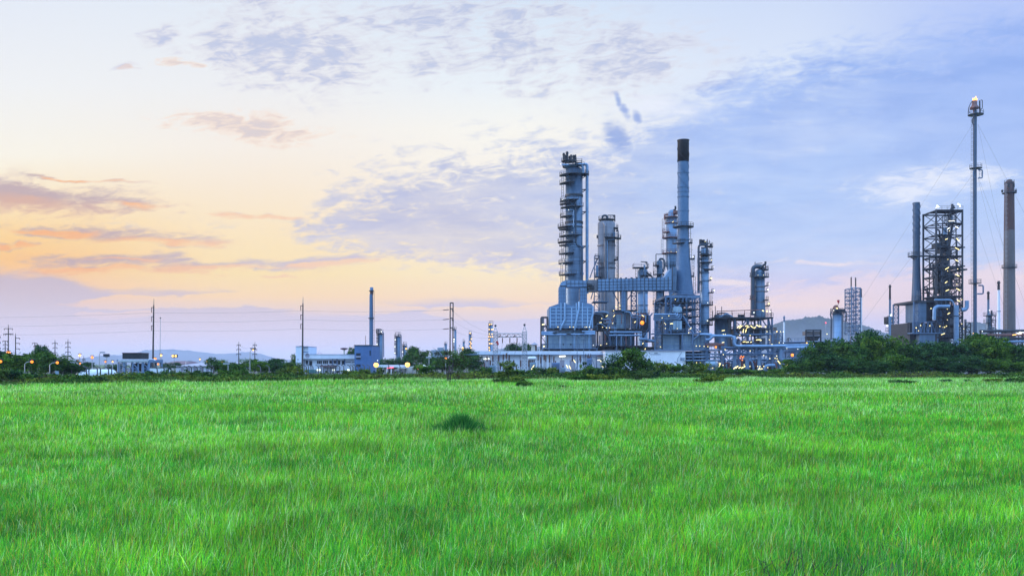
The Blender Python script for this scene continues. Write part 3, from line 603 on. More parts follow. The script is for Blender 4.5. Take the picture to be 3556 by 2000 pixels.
for i in range(5):
    rng = random.Random(60 + i); BUSH.append(leaf_mesh('bush', lumps(rng, 2.6, 1.5, 7, 0.0, 0.75), 1300, 0.10, 60 + i, GREENS if i < 3 else OLIVE))
def tree(key, px, ytop, D, wpx, label, group, name='tree', ground_z=0.0):
    f = Fr(D); me, tr, w, h = PROTO[key]; H = f.z(ytop); rng = random.Random(int(px * 7 + D))
    o = thing(name, label, 'tree', (f.x(px), D, ground_z), group); sc = Vector((wpx * f.m / w * 1.12, wpx * f.m / w * 1.12, H / h * 1.02))
    c = bpy.data.objects.new('crown', me); S.collection.objects.link(c); c.parent = o; c.scale = sc
    t = bpy.data.objects.new('trunk', tr.data); S.collection.objects.link(t); t.parent = o; t.scale = sc
    o.rotation_euler.z = rng.uniform(0, 6.28); return o
def bush(px, ybase, ytop, wpx, label, group=None, k=None, name='bush', D=None):
    D = D or FPX * CAMZ / (ybase - HYP); f = Fr(D); rng = random.Random(int(px * 3 + ybase)); me = BUSH[k if k is not None else rng.randrange(5)]
    o = bpy.data.objects.new(name, me); S.collection.objects.link(o); o.location = (f.x(px), D, -0.03)
    H = f.z(ytop); o.scale = (wpx * f.m / 2.1, wpx * f.m / 2.1, H / 1.25); o.rotation_euler.z = rng.uniform(0, 6.28)
    return tag(o, label, 'bush', group)
def row(items, fn, text, group):
    for i, it in enumerate(sorted(items, key=lambda q: q[0])): fn(it, text.replace('#', ORD[i]), group)
# dark woodland on the right
row([(2752, 1248, 150, 75), (2795, 1222, 147, 95), (2850, 1186, 148, 110), (2903, 1166, 150, 130), (2960, 1190, 144, 105), (3008, 1152, 152, 130), (3062, 1168, 146, 130), (3135, 1172, 150, 140),
     (3205, 1188, 146, 110), (3258, 1186, 142, 105), (3318, 1192, 148, 120), (3392, 1162, 150, 150), (3450, 1172, 146, 110), (3512, 1192, 150, 100), (3560, 1200, 146, 100), (3610, 1196, 150, 120)],
    lambda it, l, gr: tree(f'tree{int(it[0]) % 4}', it[0], it[1], it[2], it[3], l, gr), '# tree from the left in the dark wood at the right field edge', 'dark trees at the right field edge')
row([(2780, 1262, 137, 90), (2840, 1246, 138, 100), (2905, 1232, 138, 105), (2975, 1242, 138, 100), (3040, 1250, 137, 100), (3105, 1226, 138, 112), (3175, 1250, 137, 100), (3240, 1240, 138, 100), (3305, 1254, 137, 100), (3365, 1232, 138, 105), (3440, 1246, 138, 100), (3520, 1252, 138, 100)],
    lambda it, l, gr: tree(f'tree{int(it[0] / 3) % 4}', it[0], it[1], it[2], it[3], l, gr), '# low tree from the left in front of the dark right wood', 'low trees before the right wood')
# trees on the left
row([(8, 1222, 128, 110), (62, 1230, 124, 120), (108, 1222, 132, 120), (142, 1200, 136, 72), (178, 1232, 126, 110), (225, 1246, 128, 90), (262, 1262, 130, 80), (-40, 1235, 126, 110)],
    lambda it, l, gr: tree(f'tree{int(it[0]) % 4}', it[0], it[1], it[2], it[3], l, gr), '# tree from the left in the wood at the left edge', 'trees at the left field edge')
row([(182, 1222, 140, 50), (212, 1232, 142, 44)], lambda it, l, gr: tree(f'airy{int(it[0]) % 3}', it[0], it[1], it[2], it[3], l, gr), '# thin airy treetop behind the left wood by the pylons', 'airy treetops behind the left wood')
row([(395, 1262, 210, 80), (300, 1258, 205, 60)], lambda it, l, gr: tree(f'tree{int(it[0]) % 4}', it[0], it[1], it[2], it[3], l, gr), '# dark tree behind the white tank', 'dark trees behind the white tank')
row([(590, 1254, 215, 70), (735, 1240, 150, 60), (765, 1248, 152, 66), (790, 1258, 146, 70), (870, 1246, 170, 60), (905, 1252, 165, 70), (940, 1246, 170, 90), (975, 1254, 168, 80), (1010, 1258, 165, 60), (830, 1262, 150, 70)],
    lambda it, l, gr: tree(('airy%d' % (int(it[0]) % 3)) if it[0] in (735, 590) else f'tree{int(it[0]) % 4}', it[0], it[1], it[2], it[3], l, gr), '# tree from the left between the long shed and white office', 'trees between shed and office')
row([(1026, 1226, 226, 34)], lambda it, l, gr: tree('tree1', it[0], it[1], it[2], it[3], l, None), 'dark leaning tree behind the left wall of the white office', None)
row([(1228, 1206, 232, 40)], lambda it, l, gr: tree('tree2', it[0], it[1], it[2], it[3], l, None), 'round dark treetop showing over the office roof beside blue block', None)
row([(1345, 1244, 235, 80), (1395, 1236, 232, 84), (1432, 1205, 240, 62), (1470, 1218, 236, 72), (1500, 1240, 232, 60), (1318, 1258, 228, 60)],
    lambda it, l, gr: tree(f'tree{int(it[0]) % 4}', it[0], it[1], it[2], it[3], l, gr), '# tree from the left behind the gate canopy', 'trees behind the gate canopy')
row([(1535, 1236, 205, 80), (1590, 1226, 205, 80), (1632, 1212, 210, 74), (1650, 1232, 205, 60)],
    lambda it, l, gr: tree(f'tree{int(it[0] / 2) % 4}', it[0], it[1], it[2], it[3], l, gr), '# tree from the left behind the twin dark power pole', 'trees behind the twin pole')
row([(1790, 1193, 262, 90), (1835, 1188, 264, 70)], lambda it, l, gr: tree(f'tree{int(it[0]) % 4}', it[0], it[1], it[2], it[3], l, gr), '# tree from the left above the flat roof behind the gantry', 'trees above the flat roof')
# trees standing in front of the plant
tree('tree3', 2128, 1222, 112, 84, 'left of two trees standing before the white refinery wall', 'tree pair before the refinery')
tree('tree0', 2196, 1212, 108, 118, 'taller right one of two trees before the white refinery wall', 'tree pair before the refinery')
tree('upright0', 1766, 1246, 96, 62, 'small upright tree before the switchyard gantry', None)
tree('upright1', 1203, 1280, 118, 30, 'small pointed tree before the white office fence', None)
# lone thin tree in the meadow
def lone_tree():
    f = Fr(88); o = thing('lone_tree', 'lone thin twin trunk tree standing in the meadow before the twin pole', 'tree', (f.x(1560), 88, 0))
    b = MB(); rng = random.Random(5)
    for px0, path in ((1555, [(1556, 1335), (1552, 1305), (1548, 1280), (1535, 1250), (1528, 1232)]), (1563, [(1564, 1337), (1565, 1300), (1572, 1270), (1580, 1245), (1590, 1226)]), (1560, [(1560, 1330), (1558, 1300), (1560, 1262), (1562, 1235)])):
        pts = [f.p(x, y, rng.uniform(-.3, .3)) for x, y in path]; pts[0].z = -0.1; b.tube(pts, 0.06, 6, 0.02)
        for i in range(7):
            s_ = pts[rng.randrange(1, len(pts))]; e = s_ + Vector((rng.uniform(-1, 1), rng.uniform(-1, 1), rng.uniform(0.1, 0.9))) * 0.9; b.tube([s_, s_.lerp(e, .5) + Vector((0, 0, .1)), e], 0.03, 4, 0.01)
    b.tube([f.p(1570, 1332), f.p(1590, 1310), f.p(1604, 1294, .4)], 0.04, 5, 0.015); b.tube([f.p(1552, 1320), f.p(1545, 1322), f.p(1534, 1330)], 0.02, 4, 0.01)
    b.build('trunk', BARK, o)
    L = [(f.x(x) - f.x(1560), dy, f.z(y), r * f.m, r * f.m, r * f.m * .8) for x, y, r, dy in ((1530, 1240, 26, .2), (1560, 1232, 30, -.2), (1592, 1232, 30, .3), (1615, 1255, 30, 0), (1545, 1262, 30, .4), (1585, 1262, 34, -.3), (1525, 1268, 22, 0), (1600, 1285, 28, .2))]
    me = leaf_mesh('crown', L, 2400, 0.075, 77, DRY + GREENS[2:], core=True); c = bpy.data.objects.new('crown', me); S.collection.objects.link(c); c.parent = o
lone_tree()
# bushes along the far edge
B = lambda it, l, gr: bush(it[0], it[1], it[2], it[3], l, gr)
row([(-10, 1338, 1284, 70), (28, 1337, 1288, 70), (75, 1336, 1296, 70), (118, 1334, 1300, 60), (154, 1330, 1298, 28), (200, 1334, 1302, 66), (245, 1334, 1306, 60)], B, '# bush from the left along the left wood', 'bushes along the left wood')
row([(300, 1334, 1312, 70), (345, 1336, 1308, 80), (395, 1333, 1302, 90), (438, 1328, 1308, 70)], B, '# dark bush from the left below the white tank', 'bushes below the white tank')
row([(480, 1325, 1296, 60), (535, 1324, 1292, 60), (582, 1323, 1288, 66), (628, 1323, 1292, 60), (672, 1322, 1290, 50), (704, 1322, 1294, 50), (748, 1322, 1298, 60), (790, 1321, 1288, 66), (832, 1320, 1282, 66)], B, '# bush from the left in the row before the long shed', 'bushes before the long shed')
row([(878, 1319, 1300, 70), (930, 1319, 1296, 60), (978, 1318, 1283, 46), (1030, 1318, 1274, 66), (1078, 1317, 1300, 50)], B, '# bush from the left between the curved lamp and dark pole', 'bushes left of the office')
row([(1115, 1316, 1304, 60), (1160, 1316, 1302, 56), (1228, 1315, 1290, 40), (1268, 1315, 1284, 44), (1296, 1315, 1294, 36)], B, '# bush from the left along the office fence', 'bushes along the office fence')
row([(1318, 1314, 1280, 24), (1360, 1314, 1300, 50), (1420, 1314, 1302, 50), (1471, 1315, 1272, 60), (1515, 1314, 1292, 50)], B, '# bush from the left before the gate canopy', 'bushes before the gate canopy')
row([(1600, 1314, 1296, 60), (1648, 1313, 1284, 44), (1690, 1313, 1278, 50), (1730, 1313, 1292, 46), (1800, 1313, 1286, 44), (1838, 1313, 1288, 44), (1872, 1312, 1280, 46), (1912, 1312, 1280, 46), (1950, 1312, 1294, 46)], B, '# bush from the left before the switchyard', 'bushes before the switchyard')
row([(1992, 1316, 1290, 60), (2045, 1318, 1272, 70), (2085, 1318, 1284, 60), (2160, 1322, 1278, 70), (2245, 1322, 1264, 66), (2020, 1326, 1304, 80), (2100, 1327, 1303, 90), (2225, 1326, 1290, 80)], B, '# bush from the left around the tree pair', 'bushes around the tree pair')
row([(2290, 1311, 1264, 66), (2335, 1310, 1270, 60), (2385, 1310, 1264, 70), (2425, 1310, 1268, 60), (2470, 1309, 1284, 60), (2515, 1309, 1278, 60), (2560, 1308, 1284, 70), (2610, 1308, 1286, 70), (2660, 1308, 1288, 70), (2710, 1308, 1282, 66)], B, '# bush from the left in the dark hedge before the lit pipework', 'bushes before the lit pipework')
# bushes out in the meadow
bush(1817, 1351, 1321, 56, 'round dark bush alone in the meadow before the switchyard')
bush(2465, 1334, 1306, 96, 'wide low bush alone in the meadow below the pipe bridge')
bush(1740, 1340, 1316, 60, 'low bush at the foot of the small upright tree')
bush(1790, 1338, 1312, 50, 'low bush just right of the small upright tree')
bush(3110, 1337, 1320, 60, 'left one of two low bushes in the meadow before the right wood')
bush(3160, 1338, 1322, 56, 'right one of two low bushes in the meadow before the right wood')
bush(3446, 1337, 1316, 60, 'flat bush in the meadow left of the frame corner bush')
bush(3530, 1337, 1308, 80, 'larger bush in the meadow at the right frame edge')
bush(3284, 1334, 1318, 36, 'tiny shrub alone in the meadow below the lattice tower')
bush(3365, 1335, 1319, 36, 'tiny shrub alone in the meadow below the flare stack')
bush(2235, 1345, 1334, 34, 'tiny shrub in the meadow below the tree pair')
bush(1950, 1350, 1338, 30, 'tiny shrub in the meadow right of the round dark bush')
bush(1355, 1330, 1316, 30, 'tiny shrub in the meadow below the gate canopy')
def grass_tuft(px, py, rx, ry, h, n, seed, label):
    """a rank darker clump of coarse grass, each blade its own face strip"""
    D = FPX * CAMZ / (py - HYP); rng = np.random.default_rng(seed); r = np.abs(rng.normal(0, .5, n)); a = rng.random(n) * 6.283; x = rx * r * np.cos(a); y = ry * r * np.sin(a)
    hh = h * np.clip(1.05 - 0.7 * r, .3, 1) * rng.uniform(.6, 1.2, n); lx = x / rx * .35 + rng.normal(0, .22, n); ly = y / ry * .3 + rng.normal(0, .22, n); w = 0.011 * rng.uniform(.6, 1.4, n); f = rng.normal(0, .9, n); wx_, wy_ = np.cos(f) * w, np.sin(f) * w; z0 = np.zeros(n)
    def ring(t, k): cx, cy, cz = x + lx * hh * t * t, y + ly * hh * t * t, hh * t; return np.stack([cx - wx_ * k, cy - wy_ * k, cz], 1), np.stack([cx + wx_ * k, cy + wy_ * k, cz], 1)
    a0, b0 = ring(0, .9); a1, b1 = ring(.55, 1); t1, _ = ring(1, 0); V = np.stack([a0, b0, a1, b1, t1], 1).reshape(-1, 3); q = np.arange(n)[:, None] * 5
    me = bpy.data.meshes.new('grass_tuft'); me.from_pydata(V.tolist(), [], (q + [[0, 1, 3, 2]]).tolist() + (q + [[2, 3, 4]]).tolist())
    cols = np.array([(0.025, 0.10, 0.02), (0.04, 0.16, 0.024), (0.07, 0.25, 0.03), (0.12, 0.36, 0.036)]); C = np.repeat(np.concatenate([cols[rng.integers(0, 4, n)], np.ones((n, 1))], 1), 5, 0).astype(np.float32)
    at = me.attributes.new('leaf', 'FLOAT_COLOR', 'POINT'); at.data.foreach_set('color', C.ravel()); me.materials.append(LEAF); o = bpy.data.objects.new('grass_tuft', me); S.collection.objects.link(o); o.location = (Fr(D).x(px), D, 0); tag(o, label, 'grass tuft')
grass_tuft(1600, 1522, 1.0, 1.0, 0.62, 2600, 5, 'dark soft grass tuft alone in the middle of the bright meadow')
def weeds(px, py, n, h, seed, label):
    D = FPX * CAMZ / (py - HYP); f = Fr(D); rng = random.Random(seed); b = MB(); x0 = f.x(px)
    for i in range(n):
        a = rng.uniform(-.5, .5); s_ = Vector((x0 + rng.uniform(-.18, .18), D + rng.uniform(-.2, .2), 0)); e = s_ + Vector((math.sin(a) * h, rng.uniform(-.2, .2) * h, math.cos(a) * h * rng.uniform(.6, 1)))
        m_ = s_.lerp(e, .55) + Vector((rng.uniform(-.02, .02), 0, 0)); b.tube([s_, m_, e], 0.006, 4, 0.002)
        for k in range(2):
            t = m_.lerp(e, rng.random()); b.tube([t, t + Vector((rng.uniform(-.1, .1), 0, rng.uniform(.03, .1)))], 0.003, 4, 0.001)
    o = b.build('dead_weed', BARK); return tag(o, label, 'dead weed', 'dead weeds in the near grass')
weeds(2690, 2060, 6, 0.42, 1, 'dead dark weed stalks in the near grass, left of two beside each other')
weeds(2830, 2080, 5, 0.42, 2, 'dead dark weed stalks in the near grass, right of two beside each other')
def undergrowth():
    rng = np.random.default_rng(31); n = 90000; u = rng.uniform(-0.66, 0.66, n); y = far_edge(u) + np.abs(rng.normal(0, 11, n)) - 1.0 + 4 * (vnoise(u * 90, u * 0, 2.0, 33) - .3); x = u * y
    hh = (1.15 * vnoise(x, y, 3.0, 6) ** 1.3) + 0.45 * vnoise(x, y, 0.9, 7); z = hh * 0.8 * rng.random(n) ** 0.7
    c = np.stack([x, y, z], 1); nrm = rng.normal(0, 1, (n, 3)); nrm[:, 2] += 0.5; nrm /= np.linalg.norm(nrm, axis=1)[:, None]
    a = np.cross(nrm, rng.normal(0, 1, (n, 3))); a /= np.linalg.norm(a, axis=1)[:, None]; b = np.cross(nrm, a); s1 = rng.uniform(0.08, 0.2, n)[:, None]
    V = np.stack([c - a * s1, c - b * s1 * .5, c + a * s1, c + b * s1 * .5], 1).reshape(-1, 3)
    me = bpy.data.meshes.new('undergrowth'); me.from_pydata(V.tolist(), [], (np.arange(n)[:, None] * 4 + np.arange(4)).tolist())
    cols = np.array(GREENS + OLIVE + DRY); ci = np.clip((vnoise(x, y, 5.0, 9) * len(cols) + rng.normal(0, 1.6, n)).astype(int), 0, len(cols) - 1)
    C = np.repeat(np.concatenate([cols[ci] * rng.uniform(.7, 1.3, (n, 1)), np.ones((n, 1))], 1), 4, 0).astype(np.float32)
    at = me.attributes.new('leaf', 'FLOAT_COLOR', 'POINT'); at.data.foreach_set('color', C.ravel()); me.materials.append(LEAF)
    o = bpy.data.objects.new('undergrowth', me); S.collection.objects.link(o); tag(o, 'low dark undergrowth along the far edge of the meadow', 'undergrowth', kind='stuff')
undergrowth()
# ------------------------------------------------------------------ the refinery in the middle
def rings(par, f, cx, cy, r, ys, mat='steel_dark', th=0.28, ex=0.16):
    for y in ys:
        z = f.z(y); MB().lathe(cx, cy, [(z - th / 2, r), (z - th / 2, r + ex), (z + th / 2, r + ex), (z + th / 2, r)], 28, False, False).build('stiffener_ring', mat, par)
def col_body(par, cx, cy, prof, mat, name='shell', n=32): return MB().lathe(cx, cy, prof, n).build(name, mat, par)
def dome_prof(z, r, h=None, k=6):
    h = h or r * 0.55; return [(z + h * math.sin(math.pi / 2 * i / k), max(0.03, r * math.cos(math.pi / 2 * i / k))) for i in range(k + 1)]

def tall_column():
    D = 264; f = Fr(D); cx = f.x(1993.5); r1, r2 = 29.6 * f.m, 31.6 * f.m
    o = thing('distillation_column', 'tallest riveted grey distillation column with many small platforms on its left side', 'column', (cx, D, 0))
    col_body(o, cx, D, [(0, r2), (f.z(864), r2), (f.z(853), r1), (f.z(592), r1)] + dome_prof(f.z(592), r1, 1.0), 'clad')
    rings(o, f, cx, D, r1, [679, 683, 772, 776, 790, 612]); rings(o, f, cx, D, r2, [858, 905, 949, 952], 'clad_pale')
    top = platform(o, cx, D, f.z(581), 0.5, 40 * f.m, 120, 330, 'steel_dark')
    for y, a0, a1, ro in ((612, 165, 300, 51), (641, 168, 268, 51), (701, 165, 285, 49), (712, 170, 245, 50), (724, 165, 310, 47), (756, 165, 255, 49), (793, 160, 258, 57), (800, 165, 235, 52),
                          (823, 165, 300, 52), (844, 160, 262, 57), (855, 168, 230, 52), (884, 165, 265, 53), (917, 160, 262, 54), (957, 160, 275, 53)):
        platform(o, cx, D, f.z(y), (r1 if y < 850 else r2) * 0.98, ro * f.m, a0, a1, 'steel_dark')
    for k, (y0, y1) in enumerate(((600, 685), (690, 800), (800, 900), (900, 1000))): ladder(o, cx - r1 - 0.9 - 0.25 * (k % 2), D - 0.4, f.z(y1), f.z(y0), 'steel_dark')
    # top vents on their own small deck
    vd = platform(o, f.x(1976), D, f.z(562), 0.1, 27 * f.m, 0, 360, 'steel_dark', 1.0)
    b = MB()
    for px in (1955, 1965, 1990, 1999): b.bar(f.p(px, 581), f.p(px, 562), 0.25)
    b.build('deck_leg', 'steel_dark', o)
    for px, yt, r, dd in ((1958, 531, .33, .4), (1969, 529, .36, -.6), (1978, 540, .26, .8), (1983, 539, .30, -.3), (1993, 538, .42, .5), (1998, 540, .2, -.8), (1963, 541, .22, -.9)):
        b = MB(); b.tube([f.p(px, 563, dd), f.p(px, yt, dd)], r, 8); b.tube([f.p(px, yt + 6, dd), f.p(px, yt + 5, dd)], r * 1.5, 8); b.build('vent_pipe', 'steel_dark', o)
    b = MB(); b.bar(f.p(2001, 545, .3), f.p(1994, 556, .3), .3); b.build('davit', 'steel_dark', o)
    deck_rail(o, f.x(1996), f.x(2020), D - 1.2, D + 1.2, f.z(570), 0.2, 'steel_dark', 1.1, 'walkway')
    # overhead lines
    pipe(o, [f.p(1960, 582, -1.4), f.p(2021, 575, -1.2), f.p(2038, 572, -.6), f.p(2038, 1020, -.6)], 5.2 * f.m, 'pipe', 12, 1.4)
    pipe(o, [f.p(1978, 577, .4), f.p(2024, 574, .2), f.p(2027, 608, 0), f.p(2018, 612, 0)], 4.6 * f.m, 'pipe', 12, 1.0)
    pipe(o, [f.p(1950, 580, -2.6), f.p(1998, 580, -2.7), f.p(2021, 580, -2.2), f.p(2022, 606, -1.8)], 3.2 * f.m, 'pipe', 10, 0.7)
    for y in (612, 660, 737, 856, 908): b = MB(); b.bar(f.p(2022, y, -.5), f.p(2044, y, -.5), .28); b.bar(f.p(2022, y + 9, -.5), f.p(2034, y, -.5), .2); b.build('pipe_bracket', 'steel_dark', o)
    platform(o, cx, D, f.z(610), r1, 52 * f.m, -45, 15, 'steel_dark')
    pipe(o, [f.p(1970, 705, -2.6), f.p(1997, 705, -2.9), f.p(1998, 855, -2.9), f.p(2017, 860, -2.6), f.p(2017, 1010, -2.6)], 0.22, 'pipe_dark', 8)
    pipe(o, [f.p(1962, 735, -2.4), f.p(1990, 735, -2.9), f.p(1990, 795, -2.9), f.p(1965, 797, -2.5)], 0.16, 'pipe', 8)
    pipe(o, [f.p(1962, 853, -2.5), f.p(1998, 853, -2.9)], 0.18, 'pipe', 8)
    b = MB(); c = f.p(1983, 638, -r1 - 0.15)
    b.lathe(0, 0, [(0, .01), (.35, .45), (.35, .75), (0, .78)], 16, False); b.v = [(c.x + x, c.y + 0.2 - z, c.z + y) for x, y, z in b.v]; b.build('manway', 'pipe_dark', o)
    for y in (620, 632, 700, 715, 830): b = MB(); b.box(f.x(1966), f.x(1973), D - r1 - .5, D - r1 + .3, f.z(y + 6), f.z(y)); b.build('nozzle_box', 'pipe_dark', o)
    for px, y, dd in ((1946, 573, -1), (1952, 700, -3), (1972, 736, -3.4), (1956, 818, -3.4), (1950, 920, -3.2), (1984, 814, -3.5)): lamp(o, f.p(px, y, dd), 'lamp_cool', 0.14)
tall_column()

def second_column():
    D = 276; f = Fr(D); cx = f.x(2106); r = 30.3 * f.m
    o = thing('stripper_column', 'broad brown stained column with a dark gooseneck pipe on its top', 'column', (cx, D, 0))
    col_body(o, cx, D, [(0, r), (f.z(778), r)] + dome_prof(f.z(778), r, 1.3), 'clad_brown'); rings(o, f, cx, D, r, [853, 915, 931, 1010], 'clad_brown')
    platform(o, cx, D, f.z(765), 0.4, 28 * f.m, 0, 360, 'steel_dark')
    b = MB(); b.tube([f.p(2091, 768, -.5), f.p(2091, 757, -.5)] + [f.p(2100 - 9 * math.cos(t), 757 - 8 * math.sin(t), -.5) for t in (0.3, .7, 1.1, 1.57, 2.0, 2.4, 2.8)] + [f.p(2109, 768, -.5)], 3.6 * f.m, 10); b.build('gooseneck', 'pipe_dark', o)
    b = MB(); b.bar(f.p(2135, 770), f.p(2135, 748), .3); b.bar(f.p(2136, 748), f.p(2111, 748), .28); b.bar(f.p(2135, 755), f.p(2127, 748), .18); b.build('davit', 'steel_dark', o)
    pipe(o, [f.p(2092, 775, -r * .6), f.p(2098, 785, -r - .5), f.p(2098, 1100, -r - .5)], 4.6 * f.m, 'clad_brown', 10)
    pipe(o, [f.p(2138, 805, -1), f.p(2145, 800, -1), f.p(2145, 1080, -1)], 2.2 * f.m, 'pipe_dark', 8)
    ladder(o, f.x(2141), D - 1.6, f.z(1010), f.z(785), 'steel_dark')
    platform(o, cx, D, f.z(831), r, 51 * f.m, 255, 372, 'steel_dark'); platform(o, cx, D, f.z(795), r, 41 * f.m, 320, 380, 'steel_dark'); platform(o, cx, D, f.z(905), r, 38 * f.m, 320, 380, 'steel_dark')
    pipe(o, [f.p(2132, 836, -r), f.p(2105, 838, -r - .4), f.p(2105, 980, -r - .4)], 0.2, 'pipe', 8)
    MB().box(f.x(2124), f.x(2133), D - r - .3, D - 1, f.z(828), f.z(812)).build('nozzle_box', 'clad', o)
    MB().tube([f.p(2072, 822), f.p(2078, 822)], 6 * f.m, 12).build('manway', 'pipe_dark', o)
    # stair tower on its left flank
    b = MB(); lattice(b, f.p(2062, 1100, -2), f.p(2080, 1100, -2), f.p(2062, 892, -2), f.p(2080, 892, -2), 1, 9, 0.22); b.build('stair_frame', 'steel', o)
    pipe(o, [f.p(2046, 968, -2), f.p(2056, 940, -2), f.p(2072, 903, -2)], .18, 'steel', 6, name='stay'); pipe(o, [f.p(2050, 1040, -2), f.p(2062, 1000, -2), f.p(2075, 968, -2)], .18, 'steel', 6, name='stay')
    deck_rail(o, f.x(2062), f.x(2086), D - 3.6, D - 1, f.z(966), .2, 'steel_dark'); deck_rail(o, f.x(2064), f.x(2076), D - 3.2, D - 1.2, f.z(902), .2, 'steel_dark')
    MB().box(f.x(2067), f.x(2075), D - 3, D - 1.5, f.z(964), f.z(925)).build('drum', 'clad_pale', o)
second_column()

def main_stack():
    D = 250; f = Fr(D); cx = f.x(2372.5); r = 19 * f.m
    o = thing('main_stack', 'tall flared grey stack with a sooty black top above the steel frame', 'stack', (cx, D, f.z(1024)))
    col_body(o, cx, D, [(f.z(1022), 35.5 * f.m), (f.z(1012), 34.5 * f.m), (f.z(960), 29 * f.m), (f.z(920), 25.5 * f.m), (f.z(880), 22.2 * f.m), (f.z(846), 20.2 * f.m), (f.z(790), 19.2 * f.m), (f.z(700), r), (f.z(563), r)], 'stack', 'shaft')
    col_body(o, cx, D, [(f.z(563), r + .02), (f.z(563), r + .06), (f.z(492), r + .06), (f.z(489), r + .2), (f.z(487.5), r + .2), (f.z(487.5), r - .3), (f.z(500), r - .35)], 'stack_black', 'black_top')
    for k in range(3):
        for nm, y0, y1, mt in (('strake', 500, 563, 'stack_black'), ('strake', 563, 664, 'stack')):
            b = MB(); n = 26; vs = []; pr = .16 if y0 == 500 else .09
            for i in range(n + 1):
                y = y0 + (y1 - y0) * i / n; a = 2 * math.pi * (k / 3 + (y - 500) / 128.0); z = f.z(y); c, s_ = math.cos(a), math.sin(a)
                vs += [(cx + (r - .03) * c, D + (r - .03) * s_, z), (cx + (r + pr) * c, D + (r + pr) * s_, z), (cx + (r + pr) * c, D + (r + pr) * s_, z + .12), (cx + (r - .03) * c, D + (r - .03) * s_, z + .12)]
            b.add(vs, [(4 * i + q, 4 * i + (q + 1) % 4, 4 * i + 4 + (q + 1) % 4, 4 * i + 4 + q) for i in range(n) for q in range(4)] + [(3, 2, 1, 0), (4 * n, 4 * n + 1, 4 * n + 2, 4 * n + 3)]).build(nm, mt, o)
    rings(o, f, cx, D, r, [601, 652, 667, 684, 733], 'stack', .2, .12); rings(o, f, cx, D, 20.5 * f.m, [833], 'stack', .25, .2)
    platform(o, cx, D, f.z(790), 18 * f.m, 36 * f.m, 0, 360, 'steel_dark')
    platform(o, cx, D, f.z(848), 20 * f.m, 37 * f.m, 165, 270, 'steel_dark'); platform(o, cx, D, f.z(846), 20 * f.m, 32 * f.m, 320, 380, 'steel_dark'); platform(o, cx, D, f.z(902), 24 * f.m, 40 * f.m, 325, 375, 'steel_dark'); platform(o, cx, D, f.z(962), 29 * f.m, 38 * f.m, 330, 375, 'steel_dark')
    ladder(o, cx + 23 * f.m, D - 1.2, f.z(902), f.z(846), 'steel_dark'); ladder(o, cx + 31 * f.m, D - 1.2, f.z(962), f.z(902), 'steel_dark'); ladder(o, cx + 36 * f.m, D - 1.2, f.z(1022), f.z(962), 'steel_dark')
    ladder(o, cx + 20.5 * f.m, D - .8, f.z(846), f.z(790), 'steel_dark')
    lamp(o, f.p(2404, 894, -1.2), 'lamp_cool', .22)
    MB().lathe(cx, D, [(f.z(1026), 40 * f.m), (f.z(1022), 40 * f.m)], 24).build('base_flange', 'steel', o)
main_stack()

